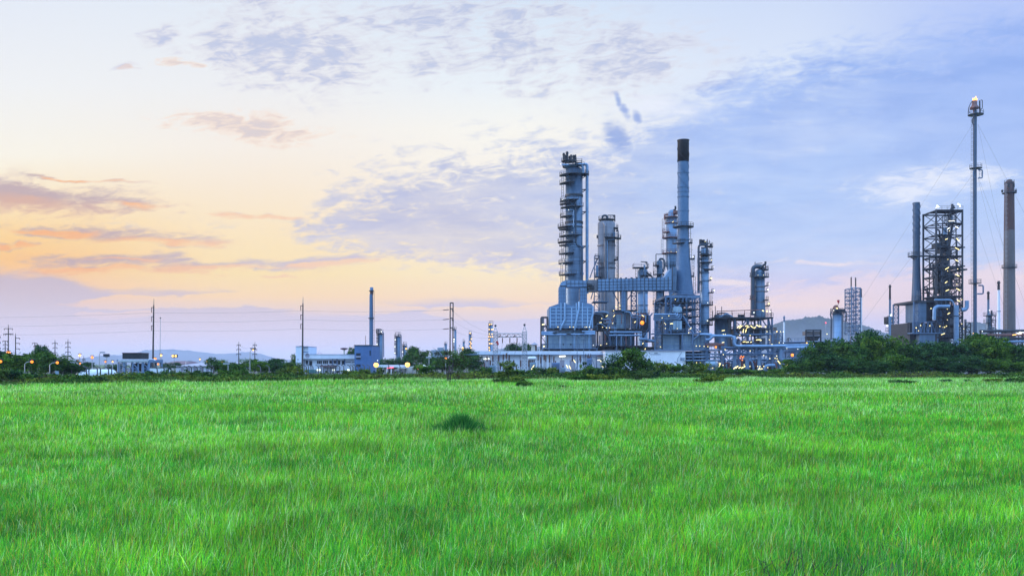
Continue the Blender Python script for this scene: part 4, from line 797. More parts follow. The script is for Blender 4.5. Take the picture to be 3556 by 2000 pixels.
def stack_frame():
    D0, D1 = 241, 259; f = Fr(D0); o = thing('stack_frame', 'braced steel frame and heater box carrying the flared grey stack', 'steel frame', (f.x(2370), 250, 0))
    X0, X1 = f.x(2312), f.x(2431); Y0, Y1 = D0, D1; ZT = f.z(1026)
    MB().box(X0, X1, Y0, Y1, f.z(1033), f.z(1025)).build('top_deck', 'steel', o)
    rb = MB()
    for h in (1.1, .6): rb.bar((X0, Y0, f.z(1025) + h), (X1, Y0, f.z(1025) + h), .08); rb.bar((X1, Y0, f.z(1025) + h), (X1, Y1, f.z(1025) + h), .08)
    for i in range(9): rb.bar((X0 + (X1 - X0) * i / 8, Y0, f.z(1025)), (X0 + (X1 - X0) * i / 8, Y0, f.z(1025) + 1.1), .07)
    rb.build('handrail', 'steel', o)
    # inclined brackets under the stack
    for a, c in ((2336, 2344), (2352, 2360), (2371, 2376), (2395, 2390)): b = MB(); b.bar(f.p(a, 1050, .4), f.p(c, 1027, .4), .4); b.build('bracket', 'steel', o)
    MB().box(f.x(2352), f.x(2386), Y0 + 3, Y1 - 3, f.z(1058), f.z(1033)).build('flue_box', 'dark', o)
    for px in (2312, 2331, 2384, 2405, 2413, 2431):
        for y in (Y0, Y1): b = MB(); b.bar((f.x(px), y, f.z(1160)), (f.x(px), y, f.z(1033)), .42); b.build('leg', 'steel', o)
    for k, (a, c) in enumerate(((2312, 2331), (2384, 2405), (2413, 2431))):
        for y in (Y0, Y1):
            b = MB(); lattice(b, (f.x(a), y, f.z(1158)), (f.x(c), y, f.z(1158)), (f.x(a), y, f.z(1033)), (f.x(c), y, f.z(1033)), 1, 5, .2, True, True); b.build('bracing', 'steel', o)
    for y in (1052, 1075, 1100, 1125, 1158):
        deck_rail(o, f.x(2331 if y < 1110 else 2338), X1, Y0 - .6, Y1, f.z(y), .22, 'steel_dark' if y != 1158 else 'steel', 1.1, 'deck', 'fr', 'steel')
    for y in (Y0 + 9, Y1):
        b = MB(); lattice(b, (X0, y, f.z(1158)), (X1, y, f.z(1158)), (X0, y, f.z(1040)), (X1, y, f.z(1040)), 5, 5, .24, True); b.build('bracing', 'steel', o)
    # convection box with a hood
    hb = MB(); hb.prism([(f.x(2333), f.z(1086)), (f.x(2363), f.z(1086)), (f.x(2363), f.z(1072)), (f.x(2358), f.z(1066)), (f.x(2338), f.z(1066)), (f.x(2333), f.z(1072))], D0 - 2.2, D0 + 7); hb.build('hood', 'furnace_low', o)
    MB().box(f.x(2332), f.x(2362), D0 - 2.4, D0 + 6, f.z(1146), f.z(1116)).build('convection_box', 'furnace_low', o)
    b = MB()
    for px in (2342, 2352): b.box(f.x(px) - .06, f.x(px) + .06, D0 - 2.5, D0 - 2.38, f.z(1145), f.z(1117))
    b.build('panel_rib', 'steel', o)
    b = MB(); b.bar(f.p(2336, 1084, -2.4), f.p(2361, 1058, -.5), .2); b.bar(f.p(2361, 1084, -2.4), f.p(2336, 1058, -.5), .2); b.build('cross_brace', 'steel', o)
    b = MB(); b.bar(f.p(2366, 1098, -2), f.p(2402, 1158, -2), .45); b.build('raker', 'steel', o)
    for k, y in enumerate((1094, 1099, 1105, 1110)):
        pipe(o, [f.p(2264, y, -3.2 + .3 * k), f.p(2338 + 7 * k, y, -3.2 + .3 * k), f.p(2339 + 7 * k, 1091 - (k % 2), -2.6)], .26, 'pipe', 8, .6)
    MB().box(f.x(2350), f.x(2395), D0 + 2, D1 - 2, f.z(1158), f.z(1092)).build('duct_casing', 'steel_dark', o)
    MB().box(f.x(2316), f.x(2331), D0 + 4, D1 - 4, f.z(1158), f.z(1060)).build('duct_casing', 'clad', o)
    for px, y in ((2337, 1043), (2292, 1106), (2315, 1099), (2300, 1124), (2304, 1128), (2323, 1126), (2303, 1142), (2390, 1144), (2422, 1152), (2344, 1143), (2290, 1115)): lamp(o, f.p(px, y, -3.4), 'lamp_white', .17)
    lamp(o, f.p(2324, 1126, -3.5), 'lamp_white', .22, (.9, .1)); lamp(o, f.p(2389, 1143, -3), 'lamp_white', .12, (.8, .6))
stack_frame()

def panel_box(par, x0, x1, y0, y1, z0, z1, mat, nv, nh, rib='pipe', name='casing', rw=.14):
    c = MB().box(x0, x1, y0, y1, z0, z1).build(name, mat, par); b = MB()
    for i in range(nv + 1): x = x0 + (x1 - x0) * i / nv; b.box(x - rw / 2, x + rw / 2, y0 - .16, y0 + .02, z0 + .02, z1 - .02)
    for j in range(1, nh): z = z0 + (z1 - z0) * j / nh; b.box(x0 + .03, x1 - .03, y0 - .11, y0 + .02, z - rw / 2, z + rw / 2)
    for j in range(1, nh): z = z0 + (z1 - z0) * j / nh; b.box(x1 - .02, x1 + .1, y0 + .1, y1 - .1, z - rw / 2, z + rw / 2); b.box(x0 - .1, x0 + .02, y0 + .1, y1 - .1, z - rw / 2, z + rw / 2)
    b.build('panel_rib', rib, c); return c

def twin_furnace():
    D0, D1 = 240, 255; f = Fr(D0); o = thing('twin_furnace', 'large panelled grey furnace with a two peaked hood left of the plant', 'furnace', (f.x(1985), D0, 0))
    U0, U1 = f.x(1909), f.x(2058)
    hood = MB().prism([(f.x(1907), f.z(1140)), (f.x(2060), f.z(1140)), (f.x(2060), f.z(1066)), (f.x(2055), f.z(1056)), (f.x(2025), f.z(1049)), (f.x(2009), f.z(1049)), (f.x(1984), f.z(1062)), (f.x(1962), f.z(1052)), (f.x(1944), f.z(1053)), (f.x(1907), f.z(1066))], D0, D1).build('hood', 'furnace', o)
    b = MB()
    for px in (1911, 1931, 1948, 1985, 2001, 2022, 2040, 2057): b.box(f.x(px) - .13, f.x(px) + .13, D0 - .34, D0 + .05, f.z(1139), f.z(1068 if px not in (1948, 2022, 2009, 2001) else 1052))
    for k, y in enumerate((1068, 1079, 1090, 1103, 1115, 1127)): b.box(f.x(1909), f.x(2058), D0 - .22, D0 + .05, f.z(y) - .10, f.z(y) + .10)
    b.build('panel_rib', 'rib_pale', hood)
    for pts in (((1961, 1052), (1961, 1110), (1946, 1142), (1946, 1208)), ((2010, 1048), (2010, 1070), (1995, 1142), (1994, 1208)), ((2058, 1062), (2058, 1092), (2046, 1142), (2045, 1208))):
        b = MB()
        for a, c in zip(pts, pts[1:]): b.bar(f.p(*a, -.5), f.p(*c, -.5), .42)
        b.build('buckstay', 'rib_pale', o)
    deck_rail(o, f.x(1900), f.x(2072), D0 - 1.6, D0 + 1, f.z(1149), .2, 'steel_dark', 1.1, 'walkway', 'f', 'steel')
    panel_box(o, f.x(1898), f.x(2056), D0 + 1.2, D1, f.z(1209), f.z(1149), 'furnace_low', 7, 4, 'pipe', 'firebox')
    for px in (1957, 1983): MB().tube([f.p(px, 1195, 1.0), f.p(px, 1195, 1.4)], 2.8 * f.m, 12).build('peephole', 'dark', o)
    MB().box(f.x(2056.5), f.x(2072), D0 + 1.6, D1, f.z(1209), f.z(1150)).build('side_casing', 'clad_brown', o)
    deck_rail(o, f.x(1882), f.x(2074), D0 - 2.2, D0 + 1, f.z(1212), .25, 'steel', 1.1, 'base_deck', 'f', 'steel')
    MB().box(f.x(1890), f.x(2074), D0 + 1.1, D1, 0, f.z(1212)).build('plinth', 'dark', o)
    for px in (1881, 1906, 1946, 1994, 2045, 2070): b = MB(); b.bar((f.x(px), D0 - 1.8, 0), (f.x(px), D0 - 1.8, f.z(1212)), .3); b.build('leg', 'steel', o)
    for y in (1155, 1160): pipe(o, [f.p(1879, y, -2), f.p(1925, y, -2), f.p(1926, y + 3, -1)], .28, 'pipe', 8, .4); pipe(o, [f.p(2018, y - 2, -2), f.p(2064, y - 2, -2)], .28, 'pipe', 8, .4)
    pipe(o, [f.p(1880, 1163, -2.2), f.p(2064, 1161, -2.2)], .2, 'pipe', 8)
    for px, y in ((1925, 1156), (2020, 1154), (1972, 1161)): MB().box(f.x(px) - .5, f.x(px) + .6, D0 - 2.6, D0 - 1.4, f.z(y + 2), f.z(y - 2)).build('valve', 'dark', o)
    # stair and lift bay at its left end
    b = MB(); lattice(b, f.p(1880, 1290, 1), f.p(1902, 1290, 1), f.p(1880, 1100, 1), f.p(1902, 1100, 1), 1, 6, .26, False); lattice(b, f.p(1880, 1290, 6), f.p(1902, 1290, 6), f.p(1880, 1100, 6), f.p(1902, 1100, 6), 1, 6, .22, True); b.build('stair_bay', 'steel_dark', o)
    MB().box(f.x(1880), f.x(1890), D0 + 1.5, D0 + 5.5, f.z(1158), f.z(1101)).build('lift_casing', 'clad_brown', o)
    for px, y, k in ((1887, 1126, 'lamp_white'), (1889, 1202, 'lamp_white'), (1891, 1167, 'lamp_cool')): lamp(o, f.p(px, y, .2), k, .36 if y == 1202 else .26, (.9, .35) if y == 1126 else None)
    for px in (1937, 1978, 1990, 2030, 2036, 2046): lamp(o, f.p(px, 1136, -1), 'lamp_white', .18)
    lamp(o, f.p(2059, 1199, -1.2), 'lamp_cool', .17)
    # risers to the flue duct
    for x0, x1, nm in ((1944, 1967, 'riser'), (2018, 2042, 'riser')):
        panel_box(o, f.x(x0), f.x(x1), D0 + 3.6, D0 + 8, f.z(1056), f.z(992 if x0 == 1944 else 996), 'duct', 3, 5, 'steel', nm, .08)
twin_furnace()

def flue_duct():
    D0 = 244.2; f = Fr(D0); o = thing('flue_duct', 'long panelled rectangular flue duct bridging the furnace and the grey stack', 'duct', (f.x(2150), D0, f.z(1010)))
    # left elbow and small header
    el = [(f.x(1945), f.z(992)), (f.x(1945), f.z(990))] + [(f.x(1967 - 22 * math.cos(t)), f.z(990 - 16 * math.sin(t))) for t in (.25, .55, .85, 1.15, 1.45)] + [(f.x(1968), f.z(974)), (f.x(2040), f.z(974)), (f.x(2040), f.z(996)), (f.x(1967), f.z(996)), (f.x(1967), f.z(992))]
    e = MB().prism(el[::-1], D0 - .2, D0 + 4).build('header', 'duct', o)
    b = MB()
    for px in (1968, 1982, 1996, 2010, 2024, 2038): b.box(f.x(px) - .05, f.x(px) + .05, D0 - .32, D0, f.z(995.5), f.z(974.5))
    b.box(f.x(1968), f.x(2040), D0 - .3, D0, f.z(985) - .05, f.z(985) + .05); b.build('panel_rib', 'steel_dark', e)
    MB().box(f.x(2040.2), f.x(2074), D0 - .4, D0 + 4.2, f.z(1011), f.z(972)).build('damper_casing', 'clad_brown', o)
    for px, y in ((2038, 990), (2046, 992), (2052, 998)): MB().box(f.x(px), f.x(px + 9), D0 - 1.5, D0 - .41, f.z(y + 4), f.z(y - 4)).build('actuator', 'steel_dark', o)
    deck_rail(o, f.x(2036), f.x(2062), D0 - 2.2, D0 - .5, f.z(1003), .15, 'steel_dark', 1.0, 'walkway', 'f')
    q = [(f.x(2074), f.z(1010)), (f.x(2332), f.z(1007)), (f.x(2332), f.z(964)), (f.x(2074), f.z(971))]
    main = MB().prism(q, D0 - .8, D0 + 4.4).build('duct_body', 'duct', o)
    b = MB(); n = 19
    for i in range(n + 1):
        t = i / n; x = f.x(2074) + (f.x(2332) - f.x(2074)) * t; w = .13 if i % 3 == 0 else .06
        b.box(x - w / 2, x + w / 2, D0 - 1.0 - w * .5, D0 - .75, f.z(1010 - 3 * t) - .05, f.z(971 - 7 * t) + .18)
    for k in (.25, .5, .75): b.bar(f.p(2074, 1010 - 39 * k, -.84), f.p(2332, 1007 - 43 * k, -.84), .08)
    for i in range(12): t = i / 12; x = f.x(2080) + (f.x(2300) - f.x(2080)) * t; b.box(x, x + .5, D0, D0 + .5, f.z(971 - 7 * t), f.z(971 - 7 * t) + .35)
    b.build('panel_rib', 'steel_dark', main)
    el2 = [(f.x(2332.2), f.z(1008)), (f.x(2332.2), f.z(960)), (f.x(2306), f.z(963)), (f.x(2306), f.z(957)), (f.x(2328), f.z(931)), (f.x(2338), f.z(931)), (f.x(2342), f.z(1008))]
    MB().prism([(f.x(2332.5), f.z(1008)), (f.x(2350), f.z(1008)), (f.x(2352), f.z(930)), (f.x(2332.5), f.z(930))], D0 + .6, D0 + 6).build('stack_inlet', 'clad', o)
    MB().prism([(f.x(2306), f.z(964.5)), (f.x(2332), f.z(964)), (f.x(2332), f.z(932)), (f.x(2327), f.z(934))], D0 - .7, D0 + 4.3).build('gusset_duct', 'duct', o)
    b = MB(); b.bar(f.p(2332.5, 1008, -1), f.p(2332.5, 930, -1), .2); b.build('expansion_joint', 'steel_dark', o)
    panel_box(o, f.x(2158), f.x(2172), D0 - .2, D0 + 3.6, f.z(1080), f.z(1010), 'duct', 2, 6, 'steel', 'downcomer', .07)
    MB().box(f.x(2172.2), f.x(2180), D0 + .4, D0 + 3, f.z(1080), f.z(998)).build('downcomer_casing', 'clad_brown', o)
flue_duct()

def middle_heater():
    D0 = 246; f = Fr(D0); o = thing('middle_heater', 'smaller box heater in a steel cage below the flue duct', 'heater', (f.x(2165), D0, 0))
    panel_box(o, f.x(2137), f.x(2169), D0, D0 + 7, f.z(1140), f.z(1092), 'furnace_low', 2, 8, 'steel', 'casing', .08)
    MB().prism([(f.x(2137), f.z(1092)), (f.x(2169), f.z(1092)), (f.x(2166), f.z(1080)), (f.x(2140), f.z(1080))], D0 + .1, D0 + 6.9).build('hood', 'furnace', o)
    MB().box(f.x(2169.4), f.x(2190), D0 + .5, D0 + 7, f.z(1140), f.z(1080)).build('side_casing', 'clad_brown', o)
    for px in (2136, 2170, 2191, 2209): b = MB(); b.bar((f.x(px), D0 - .6, 0), (f.x(px), D0 - .6, f.z(1014 if px > 2180 else 1077)), .3); b.build('leg', 'steel', o)
    b = MB(); lattice(b, f.p(2192, 1145, -.5), f.p(2209, 1145, -.5), f.p(2192, 1012, -.5), f.p(2209, 1012, -.5), 1, 8, .2, True, True); b.build('bracing', 'steel', o)
    b = MB(); b.bar(f.p(2140, 1086, -.7), f.p(2153, 1078, -.7), .2); b.bar(f.p(2166, 1086, -.7), f.p(2153, 1078, -.7), .2); b.bar(f.p(2172, 1050, -.5), f.p(2196, 1015, -.5), .22); b.bar(f.p(2128, 1015, -.5), f.p(2150, 1055, -.5), .22); b.build('cross_brace', 'steel', o)
    deck_rail(o, f.x(2128), f.x(2212), D0 - 1.2, D0 + 5, f.z(1079), .2, 'steel_dark', 1.0, 'deck', 'f', 'steel'); deck_rail(o, f.x(2060), f.x(2112), D0 - 1, D0 + 6, f.z(1049), .2, 'steel', 1.0, 'deck', 'f', 'steel'); deck_rail(o, f.x(2085), f.x(2140), D0 - 1, D0 + 5, f.z(1124), .2, 'steel_dark', 1.0, 'deck', 'f', 'steel')
    deck_rail(o, f.x(2086), f.x(2230), D0 - 1.4, D0 + 8, f.z(1146), .25, 'steel_dark', 1.1, 'deck', 'f', 'steel')
    cx = f.x(2164); MB().lathe(cx, D0 + 8, [(f.z(1206), 52 * f.m), (f.z(1150), 52 * f.m)], 28).build('radiant_shell', 'furnace_low', o)
    b = MB()
    for i in range(15): a = math.pi + math.pi * i / 14; b.bar((cx + 52.4 * f.m * math.cos(a), D0 + 8 + 52.4 * f.m * math.sin(a), f.z(1206)), (cx + 52.4 * f.m * math.cos(a), D0 + 8 + 52.4 * f.m * math.sin(a), f.z(1150)), .14)
    b.build('panel_rib', 'steel', o)
    for y, a, c, r in ((1154, 2115, 2226, 3.6), (1165, 2112, 2226, 3.4)): MB().tube([f.p(a, y, -1.6), f.p(c, y, -1.6)], r * f.m, 12).build('header_pipe', 'pipe', o)
    pipe(o, [f.p(2112, 1152, -1.5), f.p(2108, 1165, -1.5), f.p(2116, 1196, -1.2)], .35, 'pipe_dark', 8)
    pipe(o, [f.p(2217, 1178, -1.6), f.p(2240, 1178, -1.6), f.p(2248, 1182, -1.6), f.p(2275, 1186, -1.6)], .4, 'pipe', 8)
    deck_rail(o, f.x(2076), f.x(2235), D0 - 1.8, D0 + 10, f.z(1203), .25, 'steel_dark', 1.1, 'base_deck', 'f', 'steel')
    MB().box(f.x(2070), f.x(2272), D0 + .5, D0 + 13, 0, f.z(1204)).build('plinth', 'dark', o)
    for px in (2072, 2094, 2142, 2186, 2230): b = MB(); b.bar((f.x(px), D0 - 1.5, 0), (f.x(px), D0 - 1.5, f.z(1146)), .32); b.build('leg', 'steel_dark', o)
    b = MB(); b.bar(f.p(2096, 1152, -1.4), f.p(2118, 1186, -1.4), .25); b.build('raker', 'steel', o)
    MB().box(f.x(2070), f.x(2110), D0 + 2, D0 + 12, f.z(1146), f.z(1085)).build('duct_casing', 'steel_dark', o)
    pipe(o, [f.p(2062, 1085, -1), f.p(2100, 1083, -1), f.p(2112, 1088, -1)], .22, 'pipe', 8); pipe(o, [f.p(2062, 1092, -1), f.p(2090, 1092, -1), f.p(2094, 1120, -1)], .3, 'pipe_dark', 8)
    for px, y, t in ((2105, 1098, (.7, .5)), (2130, 1098, (.5, .6)), (2083, 1121, (.8, .1)), (2087, 1107, None), (2125, 1124, None), (2090, 1137, None), (2104, 1139, None), (2114, 1139, None), (2128, 1080, None), (2136, 1066, None), (2150, 1074, None), (2202, 1119, (.5, .5)), (2084, 1199, None), (2104, 1194, None), (2139, 1068, None), (2150, 1063, None)): lamp(o, f.p(px, y, -1.9), 'lamp_white', .19 if t is None else .15, t)
    rng = random.Random(21)
    for k in range(16):
        x = rng.uniform(2068, 2225); y = rng.uniform(1082, 1140); pipe(o, [f.p(x, y, -1.2), f.p(x + rng.uniform(14, 34), y, -1.2), f.p(x + rng.uniform(16, 36), y + rng.uniform(12, 40), -1.2)], rng.uniform(.12, .24), rng.choice(['pipe', 'steel_red', 'pipe', 'steel', 'clad_brown']), 8, .4, 'process_pipe')
    for k in range(8):
        x = 2078 + 19 * k + rng.uniform(-4, 4); pipe(o, [f.p(x, 1203, -1.5), f.p(x, rng.uniform(1150, 1175), -1.5)], rng.uniform(.14, .26), rng.choice(['steel', 'pipe', 'steel_red']), 8, .4, 'process_pipe')
    # the bright sodium floodlight and its dark bay
    lamp(o, f.p(2226, 1122, -2.2), 'lamp_sodium', .62)
    for px, y, t in ((2229, 1098, (.8, -.5)), (2229, 1193, (.4, .4)), (2237, 1212, (.2, .5))): lamp(o, f.p(px, y, -1.9), 'lamp_white', .17, t)
    MB().box(f.x(2212), f.x(2264), D0 + 3, D0 + 12, f.z(1150), f.z(1092)).build('pump_house', 'steel_dark', o)
    b = MB(); b.bar(f.p(2254, 1180, -1), f.p(2254, 1100, -1), .5); b.bar(f.p(2254, 1100, -1), f.p(2244, 1088, -1), .3); b.bar(f.p(2254, 1100, -1), f.p(2264, 1088, -1), .3); b.build('post', 'steel', o)
    b = MB(); b.bar(f.p(2228, 1182, 0), f.p(2252, 1140, 0), .3); b.build('raker', 'steel', o)
    pipe(o, [f.p(2238, 1185, -1.2), f.p(2275, 1185, -1.2)], .32, 'steel_red', 8)
middle_heater()

def slim_columns():
    # twin tubed short column
    D = 279; f = Fr(D); cx = f.x(2232); r = 17.5 * f.m; o = thing('twin_tube_column', 'short pale column with a crane hook and wide top platform behind the duct', 'column', (cx, D, 0))
    col_body(o, cx, D, [(0, r), (f.z(944), r)] + dome_prof(f.z(944), r, 1.2), 'clad_pale'); rings(o, f, cx, D, r, [1015, 1060], 'clad')
    MB().lathe(f.x(2235), D - r - .2, [(0, 3.4 * f.m), (f.z(922), 3.4 * f.m)], 12).build('downpipe', 'clad_pale', o)
    deck_rail(o, f.x(2198), f.x(2250), D - 2, D + 1.4, f.z(932), .25, 'steel_dark', 1.0, 'top_platform', 'flr'); platform(o, cx, D, f.z(960), r, 30 * f.m, 240, 380, 'steel_dark'); platform(o, cx, D, f.z(1090), r, 24 * f.m, 180, 360, 'steel_dark')
    b = MB(); b.bar(f.p(2247, 935), f.p(2247, 910), .26); b.bar(f.p(2247, 910), f.p(2225, 909), .24); b.bar(f.p(2247, 917), f.p(2240, 910), .18); b.build('davit', 'steel_dark', o)
    ladder(o, f.x(2208), D - 1, f.z(965), f.z(932), 'steel_dark'); lamp(o, f.p(2229, 1098, -2), 'lamp_cool', .15, (.8, -.5))
    pipe(o, [f.p(2240, 945, -1), f.p(2258, 958, -1), f.p(2262, 962, -1)], .3, 'steel_dark', 8)
    # slender column with a hook pipe
    D = 272; f = Fr(D); cx = f.x(2290.5); r = 10.5 * f.m; o = thing('hook_pipe_column', 'slender column with a bent hook pipe just left of the red decked column', 'column', (cx, D, 0))
    col_body(o, cx, D, [(0, 12.5 * f.m), (f.z(1012), 12.5 * f.m), (f.z(1005), r), (f.z(912), r)] + dome_prof(f.z(912), r, .8), 'clad'); pipe(o, [f.p(2290, 908), f.p(2291, 899), f.p(2305, 899), f.p(2307, 925), f.p(2303, 945)], .32, 'pipe_dark', 8, .9)
    for y, a0, a1, ro in ((924, 150, 250, 23), (955, 150, 290, 23), (1013, 170, 360, 27), (1058, 160, 380, 24)): platform(o, cx, D, f.z(y), r, ro * f.m, a0, a1, 'steel_dark')
    ladder(o, cx - r - .8, D - .3, f.z(1090), f.z(915), 'steel_dark'); pipe(o, [f.p(2304, 950, -.3), f.p(2304, 1090, -.3)], .22, 'pipe_dark', 8)
    b = MB(); b.bar(f.p(2278, 930), f.p(2278, 883), .2); b.bar(f.p(2278, 883), f.p(2302, 883), .2); b.build('davit', 'steel_dark', o)
    # red decked column half behind the stack
    D = 268; f = Fr(D); cx = f.x(2332); r = 18.5 * f.m; o = thing('red_decked_column', 'pale column with platforms coloured as if lit red, half hidden by the grey stack', 'column', (cx, D, 0))
    col_body(o, cx, D, [(0, 9 * f.m), (f.z(958), 9 * f.m), (f.z(926), r), (f.z(756), r), (f.z(752), r * .8), (f.z(740), r * .62)] + dome_prof(f.z(740), r * .62, 1.0), 'clad_pale')
    for y, a0, a1, ro in ((757, 120, 400, 27), (777, 120, 400, 23), (809, 160, 240, 31), (828, 110, 400, 32), (882, 110, 400, 33), (925, 110, 400, 22)): platform(o, cx, D, f.z(y), r * .96, ro * f.m, a0, a1, 'steel_red' if y != 925 else 'steel_dark')  # reddish light on these decks is put into their steel colour
    ladder(o, cx - r - 1, D - .4, f.z(828), f.z(760), 'steel_red'); ladder(o, cx - r - 1.3, D - .4, f.z(882), f.z(830), 'galv'); ladder(o, cx - r - .6, D - .4, f.z(940), f.z(885), 'galv')
    pipe(o, [f.p(2325, 756), f.p(2326, 735), f.p(2344, 729), f.p(2346, 724), f.p(2345, 716)], .3, 'steel_dark', 8, .5); pipe(o, [f.p(2307, 765, -1), f.p(2306, 748, -1), f.p(2318, 747, -1)], .26, 'steel_red', 8)
    MB().box(f.x(2336), f.x(2352), D - 2, D, f.z(745), f.z(735)).build('vent_box', 'steel_red', o)
    pipe(o, [f.p(2320, 885, -1.5), f.p(2320, 905, -1.6), f.p(2320, 1000, -1.6)], .22, 'pipe', 8)
    for px, y in ((2334, 773), (2335, 827), (2316, 879), (2326, 877), (2345, 878), (2331, 775)): lamp(o, f.p(px, y, -2), 'lamp_white', .15)
    # column right of the stack
    D = 258; f = Fr(D); cx = f.x(2447); r = 14.2 * f.m; o = thing('right_hand_column', 'tall slim grey column with a dark side pipe standing beside the grey stack', 'column', (cx, D, 0))
    col_body(o, cx, D, [(0, 16 * f.m), (f.z(1010), 16 * f.m), (f.z(1003), r), (f.z(869), r)] + dome_prof(f.z(869), r, .9), 'clad_pale'); rings(o, f, cx, D, r, [886, 898, 912, 918, 948, 976], 'clad'); rings(o, f, cx, D, r, [888], 'dark', 1.0, .05)
    for y, a0, a1, ro in ((859, 280, 395, 29), (888, 200, 390, 24), (914, 180, 395, 26), (938, 245, 385, 30), (975, 325, 385, 23), (1018, 310, 390, 31), (1061, 200, 400, 29), (1130, 200, 400, 28)): platform(o, cx, D, f.z(y), r * .97, ro * f.m, a0, a1, 'steel_dark')
    pipe(o, [f.p(2449, 852, -.8), f.p(2424, 852, -.8), f.p(2423, 1018, -.8)], .32, 'pipe_dark', 10, .9); pipe(o, [f.p(2430, 863, -1.6), f.p(2445, 863, -1.8)], .2, 'pipe_dark', 8); pipe(o, [f.p(2452, 848, -1), f.p(2451, 885, -1.3)], .3, 'pipe_dark', 8)
    for px, y0, y1, rr in ((2433, 832, 848, .45), (2443, 833, 850, .4), (2450, 838, 858, .3), (2468, 846, 857, .3), (2456, 831, 846, .14), (2463, 835, 846, .1)): MB().tube([f.p(px, y1), f.p(px, y0)], rr, 8).build('vent_pipe', 'steel_dark', o)
    MB().box(f.x(2430), f.x(2460), D - 1, D + 1, f.z(849), f.z(846)).build('vent_deck', 'steel_dark', o)
    for y in (876, 898, 925, 944, 981): b = MB(); b.bar(f.p(2420, y, -.6), f.p(2434, y, -.6), .2); b.bar(f.p(2425, y, -.6), f.p(2434, y + 7, -.6), .16); b.build('pipe_bracket', 'steel_dark', o)
    ladder(o, f.x(2467), D - .5, f.z(914), f.z(860), 'steel_dark'); ladder(o, f.x(2431), D - .8, f.z(1015), f.z(895), 'steel_dark'); ladder(o, f.x(2468), D - .5, f.z(1130), f.z(1020), 'steel_dark')
    for px, y, k, rr in ((2465, 968, 'lamp_white', .36), (2466, 906, 'lamp_white', .2), (2475, 1010, 'lamp_cool', .3), (2444, 842, 'lamp_white', .14), (2453, 1053, 'lamp_cool', .24), (2452, 1115, 'lamp_cool', .3), (2474, 930, 'lamp_cool', .14)): lamp(o, f.p(px, y, -1.8), k, rr)
    # column on the process frame
    D = 258; f = Fr(D); cx = f.x(2638.5); r = 17 * f.m; o = thing('frame_top_column', 'grey column standing on the lit process frame with a dark loop pipe', 'column', (cx, D, f.z(1100)))
    col_body(o, cx, D, [(f.z(1101), 20 * f.m), (f.z(1058), 18 * f.m), (f.z(1050), r), (f.z(946), r)] + dome_prof(f.z(946), r, 1.0), 'clad'); rings(o, f, cx, D, r, [964, 996, 1012, 1050], 'clad_brown')
    for y, a0, a1, ro in ((939, 280, 400, 30), (964, 140, 400, 31), (994, 330, 380, 29), (1014, 330, 380, 27), (1044, 300, 390, 30), (1064, 330, 385, 34)): platform(o, cx, D, f.z(y), r * .97, ro * f.m, a0, a1, 'steel_dark')
    platform(o, f.x(2610), D - .8, f.z(1041), .4, 10 * f.m, 120, 380, 'steel_red'); platform(o, f.x(2610), D - .8, f.z(962), .4, 10 * f.m, 120, 380, 'steel_dark')
    pipe(o, [f.p(2648, 935, -.6), f.p(2640, 926, -.8), f.p(2612, 927, -.8), f.p(2611, 1096, -.8)], .62, 'pipe_dark', 12, 2.0)
    pipe(o, [f.p(2636, 932, -1.2), f.p(2648, 922, -1.2), f.p(2654, 919, -1.2), f.p(2654, 910, -1.2)], .32, 'steel_dark', 8, .8); MB().tube([f.p(2622, 930), f.p(2622, 910)], .12, 6).build('vent_pipe', 'steel_dark', o)
    MB().tube([f.p(2658, 940), f.p(2658, 917)], .14, 6).build('vent_pipe', 'steel_red', o)
    b = MB(); b.bar(f.p(2622, 917, -.8), f.p(2645, 915, -.8), .18); b.bar(f.p(2645, 932, -.8), f.p(2655, 940, -.8), .3); b.bar(f.p(2628, 932, -.8), f.p(2650, 936, -.8), .3); b.build('top_piping', 'steel_dark', o)
    ladder(o, f.x(2662), D - .5, f.z(964), f.z(925), 'steel_dark'); ladder(o, f.x(2618), D - .9, f.z(1096), f.z(990), 'steel_dark'); ladder(o, f.x(2662), D - .5, f.z(1095), f.z(1044), 'steel_dark')
    for px, y, k, rr in ((2660, 1008, 'lamp_cool', .32), (2663, 1056, 'lamp_white', .4), (2612, 1087, 'lamp_cool', .3), (2645, 958, 'lamp_white', .14), (2626, 958, 'lamp_white', .12), (2657, 1082, 'lamp_white', .34), (2667, 1084, 'lamp_cool', .26), (2644, 1080, 'lamp_white', .22), (2664, 988, 'lamp_cool', .16)): lamp(o, f.p(px, y, -1.9), k, rr)
slim_columns()

